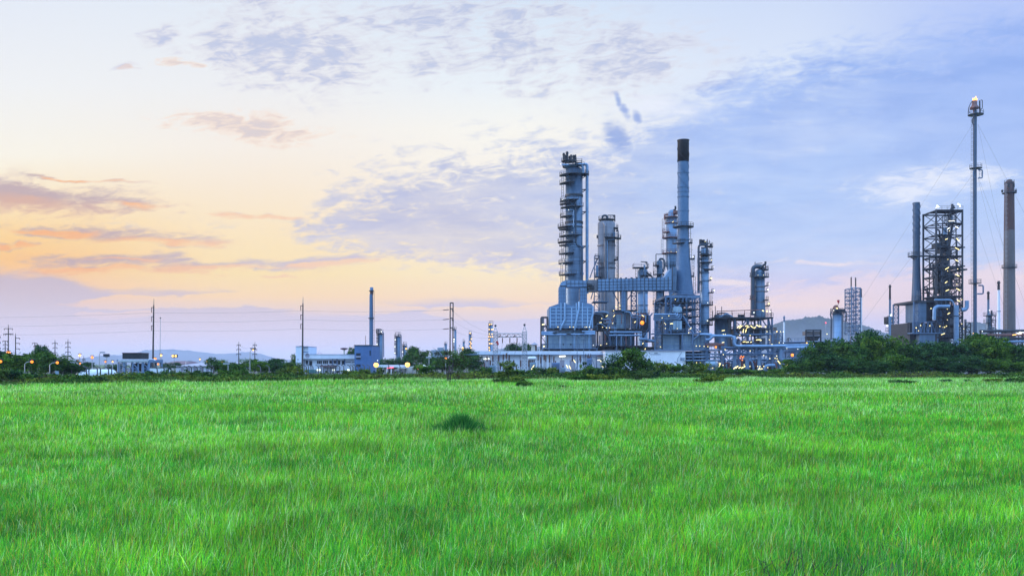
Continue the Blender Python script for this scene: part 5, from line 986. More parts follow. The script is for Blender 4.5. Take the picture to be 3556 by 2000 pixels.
def right_heater():
    D0 = 238; f = Fr(D0); o = thing('right_heater', 'pale panelled heater boxes on legs under the grey stack frame', 'heater', (f.x(2370), D0, 0))
    for k, (a, c, dd) in enumerate(((2300, 2362, 1.5), (2368, 2400, 0), (2401, 2449, 1.2))): panel_box(o, f.x(a), f.x(c), D0 + dd, D0 + 18, f.z(1213), f.z(1162), 'furnace_low', 4, 4, 'pipe', 'firebox', .12)
    MB().box(f.x(2362.3), f.x(2367.7), D0 + 2, D0 + 18, f.z(1213), f.z(1162)).build('side_casing', 'clad_brown', o)
    deck_rail(o, f.x(2264), f.x(2452), D0 - 1.6, D0 + 2, f.z(1161), .25, 'steel', 1.1, 'walkway', 'f', 'steel')
    deck_rail(o, f.x(2268), f.x(2508), D0 - 2, D0 + 4, f.z(1217), .3, 'steel', 1.1, 'base_deck', 'f', 'steel')
    for px in (2272, 2292, 2366, 2402, 2450, 2480, 2506): b = MB(); b.bar((f.x(px), D0 - 1.9, 0), (f.x(px), D0 - 1.9, f.z(1217)), .3); b.build('leg', 'steel', o)
    for px in (2272, 2296, 2366, 2402, 2450): b = MB(); b.bar((f.x(px), D0 - 1.5, f.z(1217)), (f.x(px), D0 - 1.5, f.z(1113 if px < 2300 else 1161)), .34); b.build('post', 'steel' if px != 2296 else 'steel_dark', o)
    b = MB(); lattice(b, f.p(2274, 1216, -1.4), f.p(2295, 1216, -1.4), f.p(2274, 1113, -1.4), f.p(2295, 1113, -1.4), 1, 5, .18, True); b.build('bracing', 'steel', o)
    for y in (1230, 1240, 1252): pipe(o, [f.p(2380, y, -1), f.p(2500, y - 1, -1)], .22, 'pipe', 8)
    b = MB(); lattice(b, f.p(2380, 1285, 2), f.p(2506, 1285, 2), f.p(2380, 1220, 2), f.p(2506, 1220, 2), 7, 3, .2, True); b.build('substructure', 'steel', o)
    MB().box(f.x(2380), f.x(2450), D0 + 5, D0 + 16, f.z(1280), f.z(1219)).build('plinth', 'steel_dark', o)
    for k in range(5): MB().box(f.x(2336 + 5 * k), f.x(2339 + 5 * k), D0 - 1, D0 + .2, f.z(1160), f.z(1148)).build('burner', 'dark', o)
    for px, y in ((2289, 1205), (2412, 1202), (2424, 1202), (2439, 1203), (2452, 1204), (2413, 1259), (2426, 1259), (2399, 1259), (2386, 1157)): lamp(o, f.p(px, y, -2.2), 'lamp_white', .19)
    pipe(o, [f.p(2430, 1161, -2.2), f.p(2465, 1162, -2.2)], .3, 'pipe', 8); b = MB(); b.bar(f.p(2404, 1180, -1.8), f.p(2424, 1162, -1.8), .3); b.build('raker', 'steel', o)
    # receiver drum below
    MB().hcyl(f.x(2445), f.x(2475), D0 - 3, f.z(1265), 11 * f.m, 18, .6).build('receiver_drum', 'furnace_low', o)
right_heater()

def process_frame():
    D0, D1 = 250, 264; f = Fr(D0); o = thing('process_frame', 'open steel process frame with rows of white tube lamps below the loop pipe column', 'steel frame', (f.x(2600), D0, 0))
    cols = (2552, 2598, 2641, 2668, 2681)
    for px in cols:
        for y in (D0, D1): b = MB(); b.bar((f.x(px), y, 0), (f.x(px), y, f.z(1103)), .46); b.build('leg', 'steel', o)
    deck_rail(o, f.x(2480), f.x(2682), D0 - 1, D1, f.z(1106), .4, 'steel_dark', 1.1, 'top_deck', 'fr', 'steel_dark')
    deck_rail(o, f.x(2550), f.x(2682), D0 - .6, D1, f.z(1163), .35, 'steel', 1.1, 'middle_deck', 'f', 'steel_dark'); deck_rail(o, f.x(2550), f.x(2682), D0 - .6, D1, f.z(1143), .2, 'steel_dark', 1.0, 'middle_deck', 'f', 'steel_dark'); deck_rail(o, f.x(2540), f.x(2682), D0 - .6, D1, f.z(1210), .3, 'steel', 1.0, 'lower_deck', 'f', 'steel_dark')
    for a, c in ((f.p(2554, 1160), f.p(2596, 1107)), (f.p(2645, 1107), f.p(2667, 1140)), (f.p(2600, 1185, -.3), f.p(2640, 1200, -.3)), (f.p(2564, 1192, -.3), f.p(2596, 1165, -.3)), (f.p(2600, 1240, -.3), f.p(2640, 1285, -.3)), (f.p(2669, 1107), f.p(2681, 1160))): b = MB(); b.bar(a, c, .3); b.build('brace', 'steel', o)
    b = MB(); lattice(b, (f.x(2552), D1 - 2, 0), (f.x(2681), D1 - 2, 0), (f.x(2552), D1 - 2, f.z(1104)), (f.x(2681), D1 - 2, f.z(1104)), 4, 7, .28, True); b.build('rear_bracing', 'steel', o)
    for z0, z1, x0, x1, m_ in ((1160, 1126, 2612, 2630, 'clad'), (1205, 1175, 2560, 2582, 'steel'), (1205, 1180, 2604, 2626, 'steel_red'), (1206, 1172, 2650, 2672, 'clad_brown'), (1160, 1138, 2562, 2582, 'clad_brown'), (1160, 1135, 2652, 2672, 'steel')): MB().box(f.x(x0), f.x(x1), D0 + 4, D0 + 9, f.z(z0), f.z(z1)).build('equipment_casing', m_, o)
    cx = f.x(2534); r = 17 * f.m
    v = MB().lathe(f.x(2524), D0 + 6, [(f.z(1210), 26 * f.m), (f.z(1118), 26 * f.m)] + dome_prof(f.z(1118), 26 * f.m, 1.8), 28).build('vessel', 'clad_pale', o)
    MB().lathe(f.x(2545), D0 + 5, [(f.z(1210), 10 * f.m), (f.z(1108), 10 * f.m)], 16).build('vessel', 'clad_brown', o)
    # air coolers on the deck
    for k in range(5): MB().tube([f.p(2493 + 11 * k, 1104, 3), f.p(2493 + 11 * k, 1092 - (k % 2) * 2, 3)], 5 * f.m, 10).build('fan_cowl', 'steel_dark' if k % 2 else 'pipe_dark', o)
    MB().hcyl(f.x(2492), f.x(2535), D0 + 1, f.z(1098), 5 * f.m, 12, .4).build('cooler_drum', 'pipe_dark', o); pipe(o, [f.p(2488, 1100, 2), f.p(2500, 1086, 2), f.p(2530, 1086, 2), f.p(2540, 1098, 2)], .22, 'steel_red', 8); pipe(o, [f.p(2492, 1105, 0), f.p(2524, 1088, 0), f.p(2550, 1105, 0)], .2, 'pipe', 8)
    b = MB(); b.bar(f.p(2492, 1080, 1), f.p(2650, 1075, 1), .18); [b.bar(f.p(px, 1102, 1), f.p(px, 1077, 1), .14) for px in (2493, 2545, 2589, 2610)]; b.build('hoist_rail', 'steel_red', o)
    for px, y0 in ((2487, 1062), (2509, 1064), (2478, 1079), (2681, 1073)): b = MB(); b.bar(f.p(px, 1105, 1), f.p(px, y0, 1), .16); b.build('lightning_rod', 'steel_dark', o)
    for px in (2568, 2580): MB().tube([f.p(px, 1103), f.p(px, 1092)], .5, 8).build('vent_pipe', 'steel_dark', o)
    for px, y, t in ((2563, 1134, (1.3, .9)), (2569, 1136, (1.1, 1.0)), (2590, 1132, (1.0, .2)), (2594, 1137, (.9, .4)), (2608, 1135, (1.0, -.8)), (2618, 1138, (.4, .6)), (2629, 1132, (1.2, -.7)), (2637, 1133, (.8, -.5)), (2655, 1135, (.4, .3)), (2646, 1080, (.6, -.4)),
                      (2578, 1149, (.3, 1.2)), (2587, 1149, (.3, 1.2)), (2630, 1180, (1.5, .1)), (2581, 1187, (.9, .1)), (2592, 1188, (1.0, .1)), (2605, 1188, (.5, .1)), (2509, 1148, (1.1, .2)), (2508, 1189, (.8, .2)), (2638, 1182, (.6, .1))): lamp(o, f.p(px, y, -1), 'lamp_white', .19, t)
    for px, y in ((2566, 1164), (2602, 1165), (2556, 1174), (2587, 1199), (2631, 1199), (2509, 1161), (2516, 1161), (2660, 1152), (2668, 1180), (2677, 1196), (2695, 1151), (2707, 1152)): lamp(o, f.p(px, y, -1), 'lamp_white', .2)
process_frame()

def pipe_bridge():
    D0 = 236; f = Fr(D0); o = thing('pipe_bridge', 'long blue grey trussed pipe bridge running right across the lit pipework', 'pipe bridge', (f.x(2620), D0, 0))
    b = MB(); lattice(b, f.p(2513, 1229), f.p(2685, 1229), f.p(2513, 1207), f.p(2685, 1207), 3, 1, .5, False); b.build('truss', 'steel', o)
    b = MB()
    for i in range(3):
        a = 2513 + 57.3 * i; b.bar(f.p(a, 1229, .1), f.p(a + 28, 1209, .1), .28); b.bar(f.p(a + 57, 1229, .1), f.p(a + 29, 1209, .1), .28)
    b.build('truss_brace', 'steel', o)
    b = MB(); lattice(b, f.p(2513, 1229, 5), f.p(2685, 1229, 5), f.p(2513, 1207, 5), f.p(2685, 1207, 5), 3, 1, .4, True); b.build('rear_truss', 'steel', o)
    pipe(o, [f.p(2448, 1180, -.6), f.p(2463, 1180, -.6), f.p(2472, 1167, -.6), f.p(2548, 1167, -.6), f.p(2545, 1202, -.6), f.p(2725, 1202, -.6)], .40, 'pipe', 12, 1.3)
    pipe(o, [f.p(2465, 1169, .8), f.p(2560, 1168, .8), f.p(2552, 1205, .8), f.p(2690, 1205, 1)], .3, 'pipe', 10, 1)
    pipe(o, [f.p(2430, 1161, -.5), f.p(2485, 1164, -.5), f.p(2495, 1170, -.5)], .26, 'pipe', 8); pipe(o, [f.p(2450, 1199, 0), f.p(2515, 1196, 0)], .35, 'steel_red', 8); pipe(o, [f.p(2452, 1193, 1), f.p(2500, 1193, 1), f.p(2506, 1215, 1)], .25, 'steel_red', 8)
    for px, w in ((2506, .5), (2568, .5), (2598, .9), (2641, .9), (2686, .5), (2555, .8)): b = MB(); b.bar((f.x(px), D0 + 1, 0), (f.x(px), D0 + 1, f.z(1229)), w); b.build('leg', 'pipe' if w > .6 else 'steel', o)
    for px in (2566, 2625): b = MB(); b.bar(f.p(px, 1229, -.2), f.p(px, 1206, -.2), .55); b.build('truss_post', 'steel', o)
    b = MB(); lattice(b, f.p(2506, 1290, 4), f.p(2690, 1290, 4), f.p(2506, 1233, 4), f.p(2690, 1233, 4), 9, 3, .2, True); b.build('lower_frame', 'steel', o)
    rng = random.Random(3)
    for k in range(16):
        x = 2510 + k * 12.5; y = rng.uniform(1240, 1262); pipe(o, [f.p(x, 1290, 2 + rng.random() * 3), f.p(x, y, 2), f.p(x + rng.uniform(8, 26), y, 2), f.p(x + rng.uniform(10, 28), rng.uniform(1270, 1288), 2)], rng.uniform(.16, .34), rng.choice(['pipe', 'pipe', 'steel', 'pipe_dark', 'steel_red']), 8, .6, 'riser_pipe')
    for k in range(6): x = 2515 + 34 * k; MB().hcyl(f.x(x), f.x(x + 18), D0 + 3, f.z(1278), 5 * f.m, 12, .4).build('pump', rng.choice(['pipe_dark', 'steel_dark', 'clad_brown']), o)
    for y in (1246, 1256): pipe(o, [f.p(2552, y, 3.4), f.p(2700, y + 2, 3.4)], .25, 'pipe', 8)
    for px, y, t in ((2515, 1214, None), (2602, 1218, None), (2509, 1231, None), (2578, 1275, (1.3, .7)), (2566, 1276, (.8, .4)), (2556, 1274, (.8, .7)), (2549, 1277, (.9, .8)), (2581, 1266, None), (2601, 1272, None), (2628, 1272, None), (2637, 1281, (1.5, .2)), (2636, 1272, None), (2649, 1272, None), (2634, 1277, None), (2508, 1268, None), (2472, 1277, None), (2494, 1281, None), (2695, 1245, None), (2702, 1258, (.9, -1.2)), (2731, 1267, (.7, 1.0)), (2688, 1244, None), (2694, 1236, None), (2649, 1234, None), (2670, 1245, None), (2663, 1276, None), (2481, 1267, (.5, .9)), (2497, 1267, (.5, 1.2)), (2495, 1262, None), (2733, 1251, None)): lamp(o, f.p(px, y, -.9), 'lamp_white', .2 if t is None else .22, t)
    for px, y in ((2571, 1236), (2578, 1237), (2586, 1238), (2583, 1242), (2575, 1243), (2582, 1250)): lamp(o, f.p(px, y, 1.2), 'lamp_sodium', .22)
    # bends at the right end
    for k, x in enumerate((2712, 2722)): pipe(o, [f.p(x + 2, 1258 - 2 * k, 1.5), f.p(x, 1248, 1.5), f.p(x, 1222, 1.5), f.p(x + 10, 1216, 1.5), f.p(x + 20, 1216, 1.5)] if k else [f.p(2710, 1206, 1.2), f.p(2714, 1212, 1.2), f.p(2714, 1248, 1.2), f.p(2728, 1252, 1.2), f.p(2752, 1251, 1.2)], .62, 'pipe', 12, 1.2)
    pipe(o, [f.p(2720, 1236, 1.4), f.p(2720, 1222, 1.4), f.p(2730, 1215, 1.4), f.p(2738, 1215, 1.4)], .6, 'pipe', 12, 1.2); pipe(o, [f.p(2654, 1285, 0), f.p(2658, 1270, 0), f.p(2675, 1268, 0), f.p(2690, 1268, 0)], .45, 'pipe', 10, 1)
    pipe(o, [f.p(2700, 1208, 1), f.p(2840, 1206, 1)], .5, 'pipe', 10); pipe(o, [f.p(2700, 1199, 2), f.p(2860, 1196, 2)], .3, 'pipe', 10); pipe(o, [f.p(2700, 1218, 2), f.p(2835, 1216, 2)], .35, 'pipe', 10)
    b = MB(); lattice(b, f.p(2690, 1290, 3), f.p(2840, 1290, 3), f.p(2690, 1200, 3), f.p(2840, 1200, 3), 6, 4, .25, True); b.build('end_frame', 'steel', o)
    for px, y, k, r in ((2749, 1233, 'lamp_sodium', .45), (2799, 1191, 'lamp_gold', .22), (2823, 1193, 'lamp_cool', .2), (2830, 1193, 'lamp_cool', .2), (2848, 1190, 'lamp_white', .2), (2718, 1191, 'lamp_cool', .16), (2730, 1210, 'lamp_cool', .16), (2768, 1212, 'lamp_cool', .16)): lamp(o, f.p(px, y, -.6), k, r)
pipe_bridge()
def sodium_post(px, ybase, ylamp, D, label, group, r=.3, kind='lamp_sodium', arm=None):
    f = Fr(D); o = thing('lamp_post', label, 'lamp post', (f.x(px), D, 0), group); b = MB(); tx = px + (arm or 0)
    if arm: b.tube([(f.x(px), D, 0), (f.x(px), D, f.z(ylamp + 8)), (f.x(px + arm * .3), D, f.z(ylamp + 1)), (f.x(tx), D, f.z(ylamp - 1))], .00042 * D, 6)
    else: b.tube([(f.x(px), D, 0), (f.x(px), D, f.z(ylamp))], .00042 * D, 6)
    b.build('pole', 'galv', o)
    if kind:
        h = MB().box(f.x(tx) - .3, f.x(tx) + .3, D - .2, D + .25, f.z(ylamp) + r * .8, f.z(ylamp) + r * .8 + .16).build('lamp_hood', 'steel_dark', o)
        lamp(o, (f.x(tx), D, f.z(ylamp)), kind, r)
    else: MB().box(f.x(tx) - .5, f.x(tx) + .4, D - .2, D + .2, f.z(ylamp) - .15, f.z(ylamp) + .1).build('lamp_head', 'galv', o)
    return o
sodium_post(2486, 1280, 1205, 225, 'orange lamp post before the pale heater boxes under the stack', None, .36)
# ------------------------------------------------------------------ the plant on the right
def flare():
    D = 380; f = Fr(D); cx = f.x(3388.5); o = thing('flare_stack', 'very tall guyed flare stack with a burning flame at its tip', 'flare stack', (cx, D, 0))
    r = 6.0 * f.m
    MB().tube([(f.x(3386), D, 0), (f.x(3385.5), D, f.z(590)), (f.x(3386), D, f.z(385))], r, 14).build('riser', 'stack_dark', o)
    MB().tube([f.p(3392, 1290, 1), f.p(3391.5, 590, 1), f.p(3391.5, 380, 1)], 4.0 * f.m, 10).build('side_line', 'steel', o)
    for k, (y0, y1, x0) in enumerate(((405, 560, 3374.5), (590, 983, 3374), (985, 1255, 3376.5))): ladder(o, f.x(x0), D - .3, f.z(y1), f.z(y0), 'steel_dark', .8)
    platform(o, cx, D, f.z(400), .5, 25 * f.m, 0, 360, 'steel_dark', 1.9); platform(o, cx, D, f.z(586), .5, 20 * f.m, 0, 360, 'steel_dark', 1.8); platform(o, f.x(3386), D, f.z(985), .5, 20 * f.m, 0, 360, 'steel_dark', 1.8)
    c2 = f.x(3384)
    MB().lathe(c2, D, [(f.z(398), 4 * f.m), (f.z(380), 5 * f.m), (f.z(379), 15 * f.m), (f.z(374), 15 * f.m), (f.z(368), 10 * f.m), (f.z(364), 8.6 * f.m), (f.z(352), 8.6 * f.m), (f.z(351), 8.2 * f.m)], 18).build('flare_tip', 'steel_red', o)
    MB().tube([f.p(3403, 392), f.p(3402, 350)], 2.4 * f.m, 8).build('pilot_pipe', 'steel_dark', o)
    pipe(o, [f.p(3398, 390, -1), f.p(3407, 378, -1), f.p(3407, 351, -1), f.p(3402, 351, -1)], .16, 'steel_dark', 6, .5); pipe(o, [f.p(3376, 353, -.4), f.p(3370, 358, -.4), f.p(3363, 374, -.4), f.p(3361, 384, -.4), f.p(3365, 394, -.4)], .16, 'steel_dark', 6, 1)
    pipe(o, [f.p(3378, 408, -1), f.p(3371, 418, -1), f.p(3373, 432, -1), f.p(3379, 437, -1)], .2, 'steel_dark', 6, .8)
    pipe(o, [f.p(3393, 592, -1), f.p(3407, 592, -1), f.p(3407, 620, -1), f.p(3393, 621, -1)], .26, 'steel', 8, .6); b = MB(); lattice(b, f.p(3396, 620, -1), f.p(3407, 620, -1), f.p(3396, 594, -1), f.p(3407, 594, -1), 1, 2, .16, True); b.build('bracket', 'steel', o)
    pipe(o, [f.p(3394, 992, -1), f.p(3410, 992, -1), f.p(3410, 1021, -1), f.p(3390, 1021, -1)], .3, 'steel', 8, .6)
    pipe(o, [f.p(3380, 594, -1), f.p(3375, 600, -1), f.p(3375, 612, -1), f.p(3382, 620, -1)], .2, 'steel', 6, .8)
    # flame: three curling tongues
    b = MB()
    for px, w, h, sw in ((3381, 6, 12, -1.5), (3386.5, 7.5, 18, 1.5), (3391, 4, 11, 2.5)):
        prof = [(0, .55), (.2, .95), (.4, 1.0), (.6, .75), (.8, .4), (1, .03)]; n = 9; vs = []
        for t, q in prof:
            for k in range(n): a = 2 * math.pi * k / n; vs.append((f.x(px + sw * t * t * 2) + w * .5 * f.m * q * math.cos(a), D + w * .5 * f.m * q * math.sin(a), f.z(352) + h * f.m * t))
        b.add(vs, [(i * n + k, i * n + (k + 1) % n, (i + 1) * n + (k + 1) % n, (i + 1) * n + k) for i in range(5) for k in range(n)], True)
    b.build('flame', 'flame', o)
    # guy wires to the ground
    for px, y, gx, gd in ((3378, 432, 2868, 10), (3376, 610, 2962, 30), (3378, 800, 3050, 30), (3396, 432, 3894, 10), (3398, 618, 3790, 30), (3396, 800, 3700, 30)):
        MB().tube([f.p(px, y), (f.x(gx), D + gd, 0)], .03, 5).build('guy_wire', 'wire', o)
    for gx, y in ((3428, 433), (3420, 620)): MB().tube([f.p(3396, y), (f.x(gx), D - 30, 0)], .03, 5).build('guy_wire', 'wire', o)
flare()

def brick_chimney():
    D = 340; f = Fr(D); cx = f.x(3505); o = thing('brick_chimney', 'thick brown and grey round chimney right of the flare stack', 'chimney', (cx, D, 0))
    MB().lathe(cx, D, [(0, 20.5 * f.m), (f.z(1180), 19.6 * f.m), (f.z(929), 18 * f.m), (f.z(800), 17 * f.m)], 28).build('shaft', 'brick', o)
    MB().lathe(cx, D, [(f.z(800), 17 * f.m), (f.z(671), 15.6 * f.m), (f.z(634), 15.2 * f.m), (f.z(634), 12 * f.m), (f.z(626), 8 * f.m), (f.z(624), 5 * f.m)], 28).build('brown_top', 'brick_red', o)
    platform(o, cx, D, f.z(672), 15 * f.m, 23 * f.m, 0, 360, 'steel_dark', 1.4); platform(o, cx, D, f.z(931), 17 * f.m, 24 * f.m, 0, 360, 'steel_dark', 1.2); platform(o, cx, D, f.z(640), 14 * f.m, 16.4 * f.m, 0, 360, 'steel_dark', 1.4)
    ladder(o, f.x(3486), D - 1.5, f.z(930), f.z(640), 'galv'); ladder(o, f.x(3484.5), D - 1.5, 1, f.z(931), 'galv')
    for px in (3494, 3512): MB().box(f.x(px - 3), f.x(px + 3), D - 15.9 * f.m, D - 14 * f.m, f.z(654), f.z(642)).build('vent_opening', 'dark', o)
    for px in (3480, 3527): MB().tube([f.p(px, 668), f.p(px, 660)], .35, 6).build('beacon', 'steel_dark', o)
brick_chimney()

def small_stack(px, ytop, yb, r0, r1, D, body, cap, ycap, label, base=None, crown=True):
    f = Fr(D); o = thing('slim_stack', label, 'stack', (f.x(px), D, 0))
    if base: MB().lathe(f.x(px), D, [(0, r1 * 1.05 * f.m), (f.z(ycap), r0 * 1.05 * f.m)], 16).build('shaft', body, o)
    else: MB().lathe(f.x(px), D, [(0, r1 * f.m), (f.z(ycap), r0 * f.m)], 16).build('shaft', body, o)
    pr = [(f.z(ycap), r0 * f.m + .05), (f.z(ytop + 9), r0 * .92 * f.m)]
    if crown: pr += [(f.z(ytop + 8), r0 * 1.35 * f.m), (f.z(ytop + 4), r0 * 1.35 * f.m), (f.z(ytop + 3.5), r0 * .95 * f.m)]
    MB().lathe(f.x(px), D, pr + [(f.z(ytop), r0 * .95 * f.m)], 16).build('dark_top', cap, o)
    return o, f
o, f = small_stack(3090.5, 989, 1178, 3.2, 5.4, 400, 'clad', 'stack_black', 1040, 'thin stack with tiny decks between the square stack frame and tapered chimney')
for y, r_ in ((1128, 12), (1151, 14), (1110, 8)): platform(o, f.x(3089), 400, f.z(y), .3, r_ * f.m, 0, 360, 'steel_dark', 1.6)
MB().lathe(f.x(3086), 398.5, [(0, 6 * f.m), (f.z(1100), 5 * f.m)], 14).build('base_column', 'clad_pale', o); MB().box(f.x(3079), f.x(3098), 399, 403, f.z(1125), f.z(1100)).build('valve_skid', 'steel_dark', o)
for px, y, k in ((3089, 1095, 'lamp_cool'), (3089, 1114, 'lamp_gold'), (3076, 1131, 'lamp_cool'), (3096, 1131, 'lamp_cool')): lamp(o, f.p(px, y, -1.5), k, .45)
o, f = small_stack(3432, 1012, 1180, 3.6, 5, 420, 'clad', 'stack_black', 1040, 'thin dark topped stack on a small decked tower right of the flare stack')
for y, r_ in ((1097, 21), (1121, 20), (1150, 12)): platform(o, f.x(3437), 420, f.z(y), .3, r_ * f.m, 0, 360, 'steel_dark', 1.6)
b = MB(); lattice(b, f.p(3425, 1165, -1.5), f.p(3451, 1165, -1.5), f.p(3425, 1095, -1.5), f.p(3451, 1095, -1.5), 2, 4, .3, True); b.build('tower_frame', 'steel_dark', o); MB().lathe(f.x(3434), 420, [(0, 9 * f.m), (f.z(1098), 9 * f.m), (f.z(1090), 6 * f.m)], 16).build('base_column', 'clad', o)
MB().tube([f.p(3445, 1095), f.p(3443, 1078)], .4, 6).build('vent_pipe', 'steel_dark', o); lamp(o, f.p(3430, 1078, -1.5), 'lamp_cool', .3)
o, f = small_stack(3468, 976, 1160, 4.0, 6.2, 430, 'white_paint', 'stack_black', 1007, 'thin white stack with a black top just left of the brown chimney')
for y in (1082, 1146): MB().lathe(f.x(3468), 430, [(f.z(y), 6 * f.m), (f.z(y), 7 * f.m), (f.z(y - 2), 7 * f.m), (f.z(y - 2), 6 * f.m)], 16, False, False).build('stiffener_ring', 'steel', o)
o, f = small_stack(2723, 1097, 1182, 2.6, 3.5, 400, 'white_paint', 'stack', 1118, 'thin white stack with a grey top before the right hill')
o, f = small_stack(3222, 1012, 1050, 3.4, 3.6, 345, 'stack', 'stack_black', 1030, 'short dark topped stack between the tapered chimney and the lattice tower')

def quad_stack():
    D = 400; f = Fr(D); o = thing('quad_stack', 'square lattice frame holding four thin dark tipped stacks', 'stack', (f.x(2969), D, 0))
    for px, dd in ((2956.5, 0), (2964, 3), (2972, 0), (2979.5, 3)):
        t = MB().tube([f.p(px, 1290, dd), f.p(px, 995, dd)], 1.7 * f.m, 10).build('flue', 'steel_red' if dd else 'pipe', o); MB().tube([f.p(px, 994.8, dd), f.p(px, 962 if px != 2972 else 964, dd)], 1.45 * f.m, 10).build('flue_tip', 'stack_black', t)
    for dd in (-1.5, 6.5):
        b = MB(); lattice(b, f.p(2953, 1160, dd), f.p(2984.5, 1160, dd), f.p(2953, 1001, dd), f.p(2984.5, 1001, dd), 2, 12, .32, True, False); b.build('lattice_frame', 'steel', o)
    for px in (2954, 2984):
        b = MB(); lattice(b, f.p(px, 1160, -1.5), f.p(px, 1160, 6.5), f.p(px, 1001, -1.5), f.p(px, 1001, 6.5), 1, 12, .3, True); b.build('lattice_frame', 'steel', o)
        b = MB(); b.bar(f.p(px, 1290, 2), f.p(px, 1160, 2), .5); b.build('leg', 'pipe', o)
    o2, f2 = small_stack(2989, 1003, 1160, 4.2, 4.6, 405, 'white_paint', 'steel_dark', 1033, 'white round stack with a dark top right beside the square lattice frame', None, False)
quad_stack()

def silo_column():
    D = 350; f = Fr(D); cx = f.x(2908); r = 16.5 * f.m; o = thing('decked_column', 'grey column with a crowded rusty top deck before the right hill', 'column', (cx, D, 0))
    MB().lathe(cx, D, [(0, r), (f.z(1090), r)] + dome_prof(f.z(1090), r, 1.2), 24).build('shell', 'clad_pale', o); MB().lathe(f.x(2919), D - 1, [(0, 5.5 * f.m), (f.z(1092), 5.5 * f.m)], 14).build('side_riser', 'clad_brown', o)
    platform(o, cx, D, f.z(1089), .3, 24 * f.m, 0, 360, 'steel_dark', 1.6); platform(o, cx, D, f.z(1082), .3, 24 * f.m, 0, 360, 'steel_dark', 1.2)
    b = MB(); lattice(b, f.p(2925, 1116, -1), f.p(2936, 1116, -1), f.p(2925, 1084, -1), f.p(2936, 1084, -1), 1, 2, .3, False); b.build('side_cage', 'steel_dark', o)
    pipe(o, [f.p(2892, 1078, -1), f.p(2893, 1065, -1), f.p(2903, 1062, -1), f.p(2908, 1075, -1)], .4, 'steel_red', 8); pipe(o, [f.p(2886, 1080), f.p(2884, 1092), f.p(2887, 1105), f.p(2886, 1180)], .3, 'pipe_dark', 8)
    MB().tube([f.p(2904, 1080), f.p(2904, 1060)], .25, 6).build('vent_pipe', 'steel_red', o); MB().hcyl(f.x(2892), f.x(2912), D - 2, f.z(1079), .7, 10, .2).build('drum', 'steel_dark', o); MB().box(f.x(2916), f.x(2932), D - 1, D + 1, f.z(1084), f.z(1074)).build('valve_skid', 'steel_dark', o)
    lamp(o, f.p(2900, 1073, -2), 'lamp_white', .45); lamp(o, f.p(2887, 1079, -2.6), 'lamp_cool', .25)
    # wind sock on its mast
    D = 352; f = Fr(D); o = thing('windsock', 'small red windsock on a thin mast above the crowded column top', 'windsock', (f.x(2904), D, f.z(1083)))
    MB().tube([f.p(2904, 1083), f.p(2913, 1047)], .09, 6).build('mast', 'steel_dark', o); MB().tube([f.p(2911, 1042), f.p(2912, 1053)], .55, 10, .28).build('sock', 'red', o)
    D = 300; f = Fr(D); o = thing('beacon_mast', 'thin mast with a pink red beacon lamp before the hill', 'mast', (f.x(2867.5), D, 0)); MB().tube([f.p(2870, 1290), f.p(2867.5, 1124)], .07, 6).build('mast', 'galv', o); lamp(o, f.p(2867.5, 1121), 'lamp_red', .36); lamp(o, f.p(2872, 1160), 'lamp_white', .28)
silo_column()

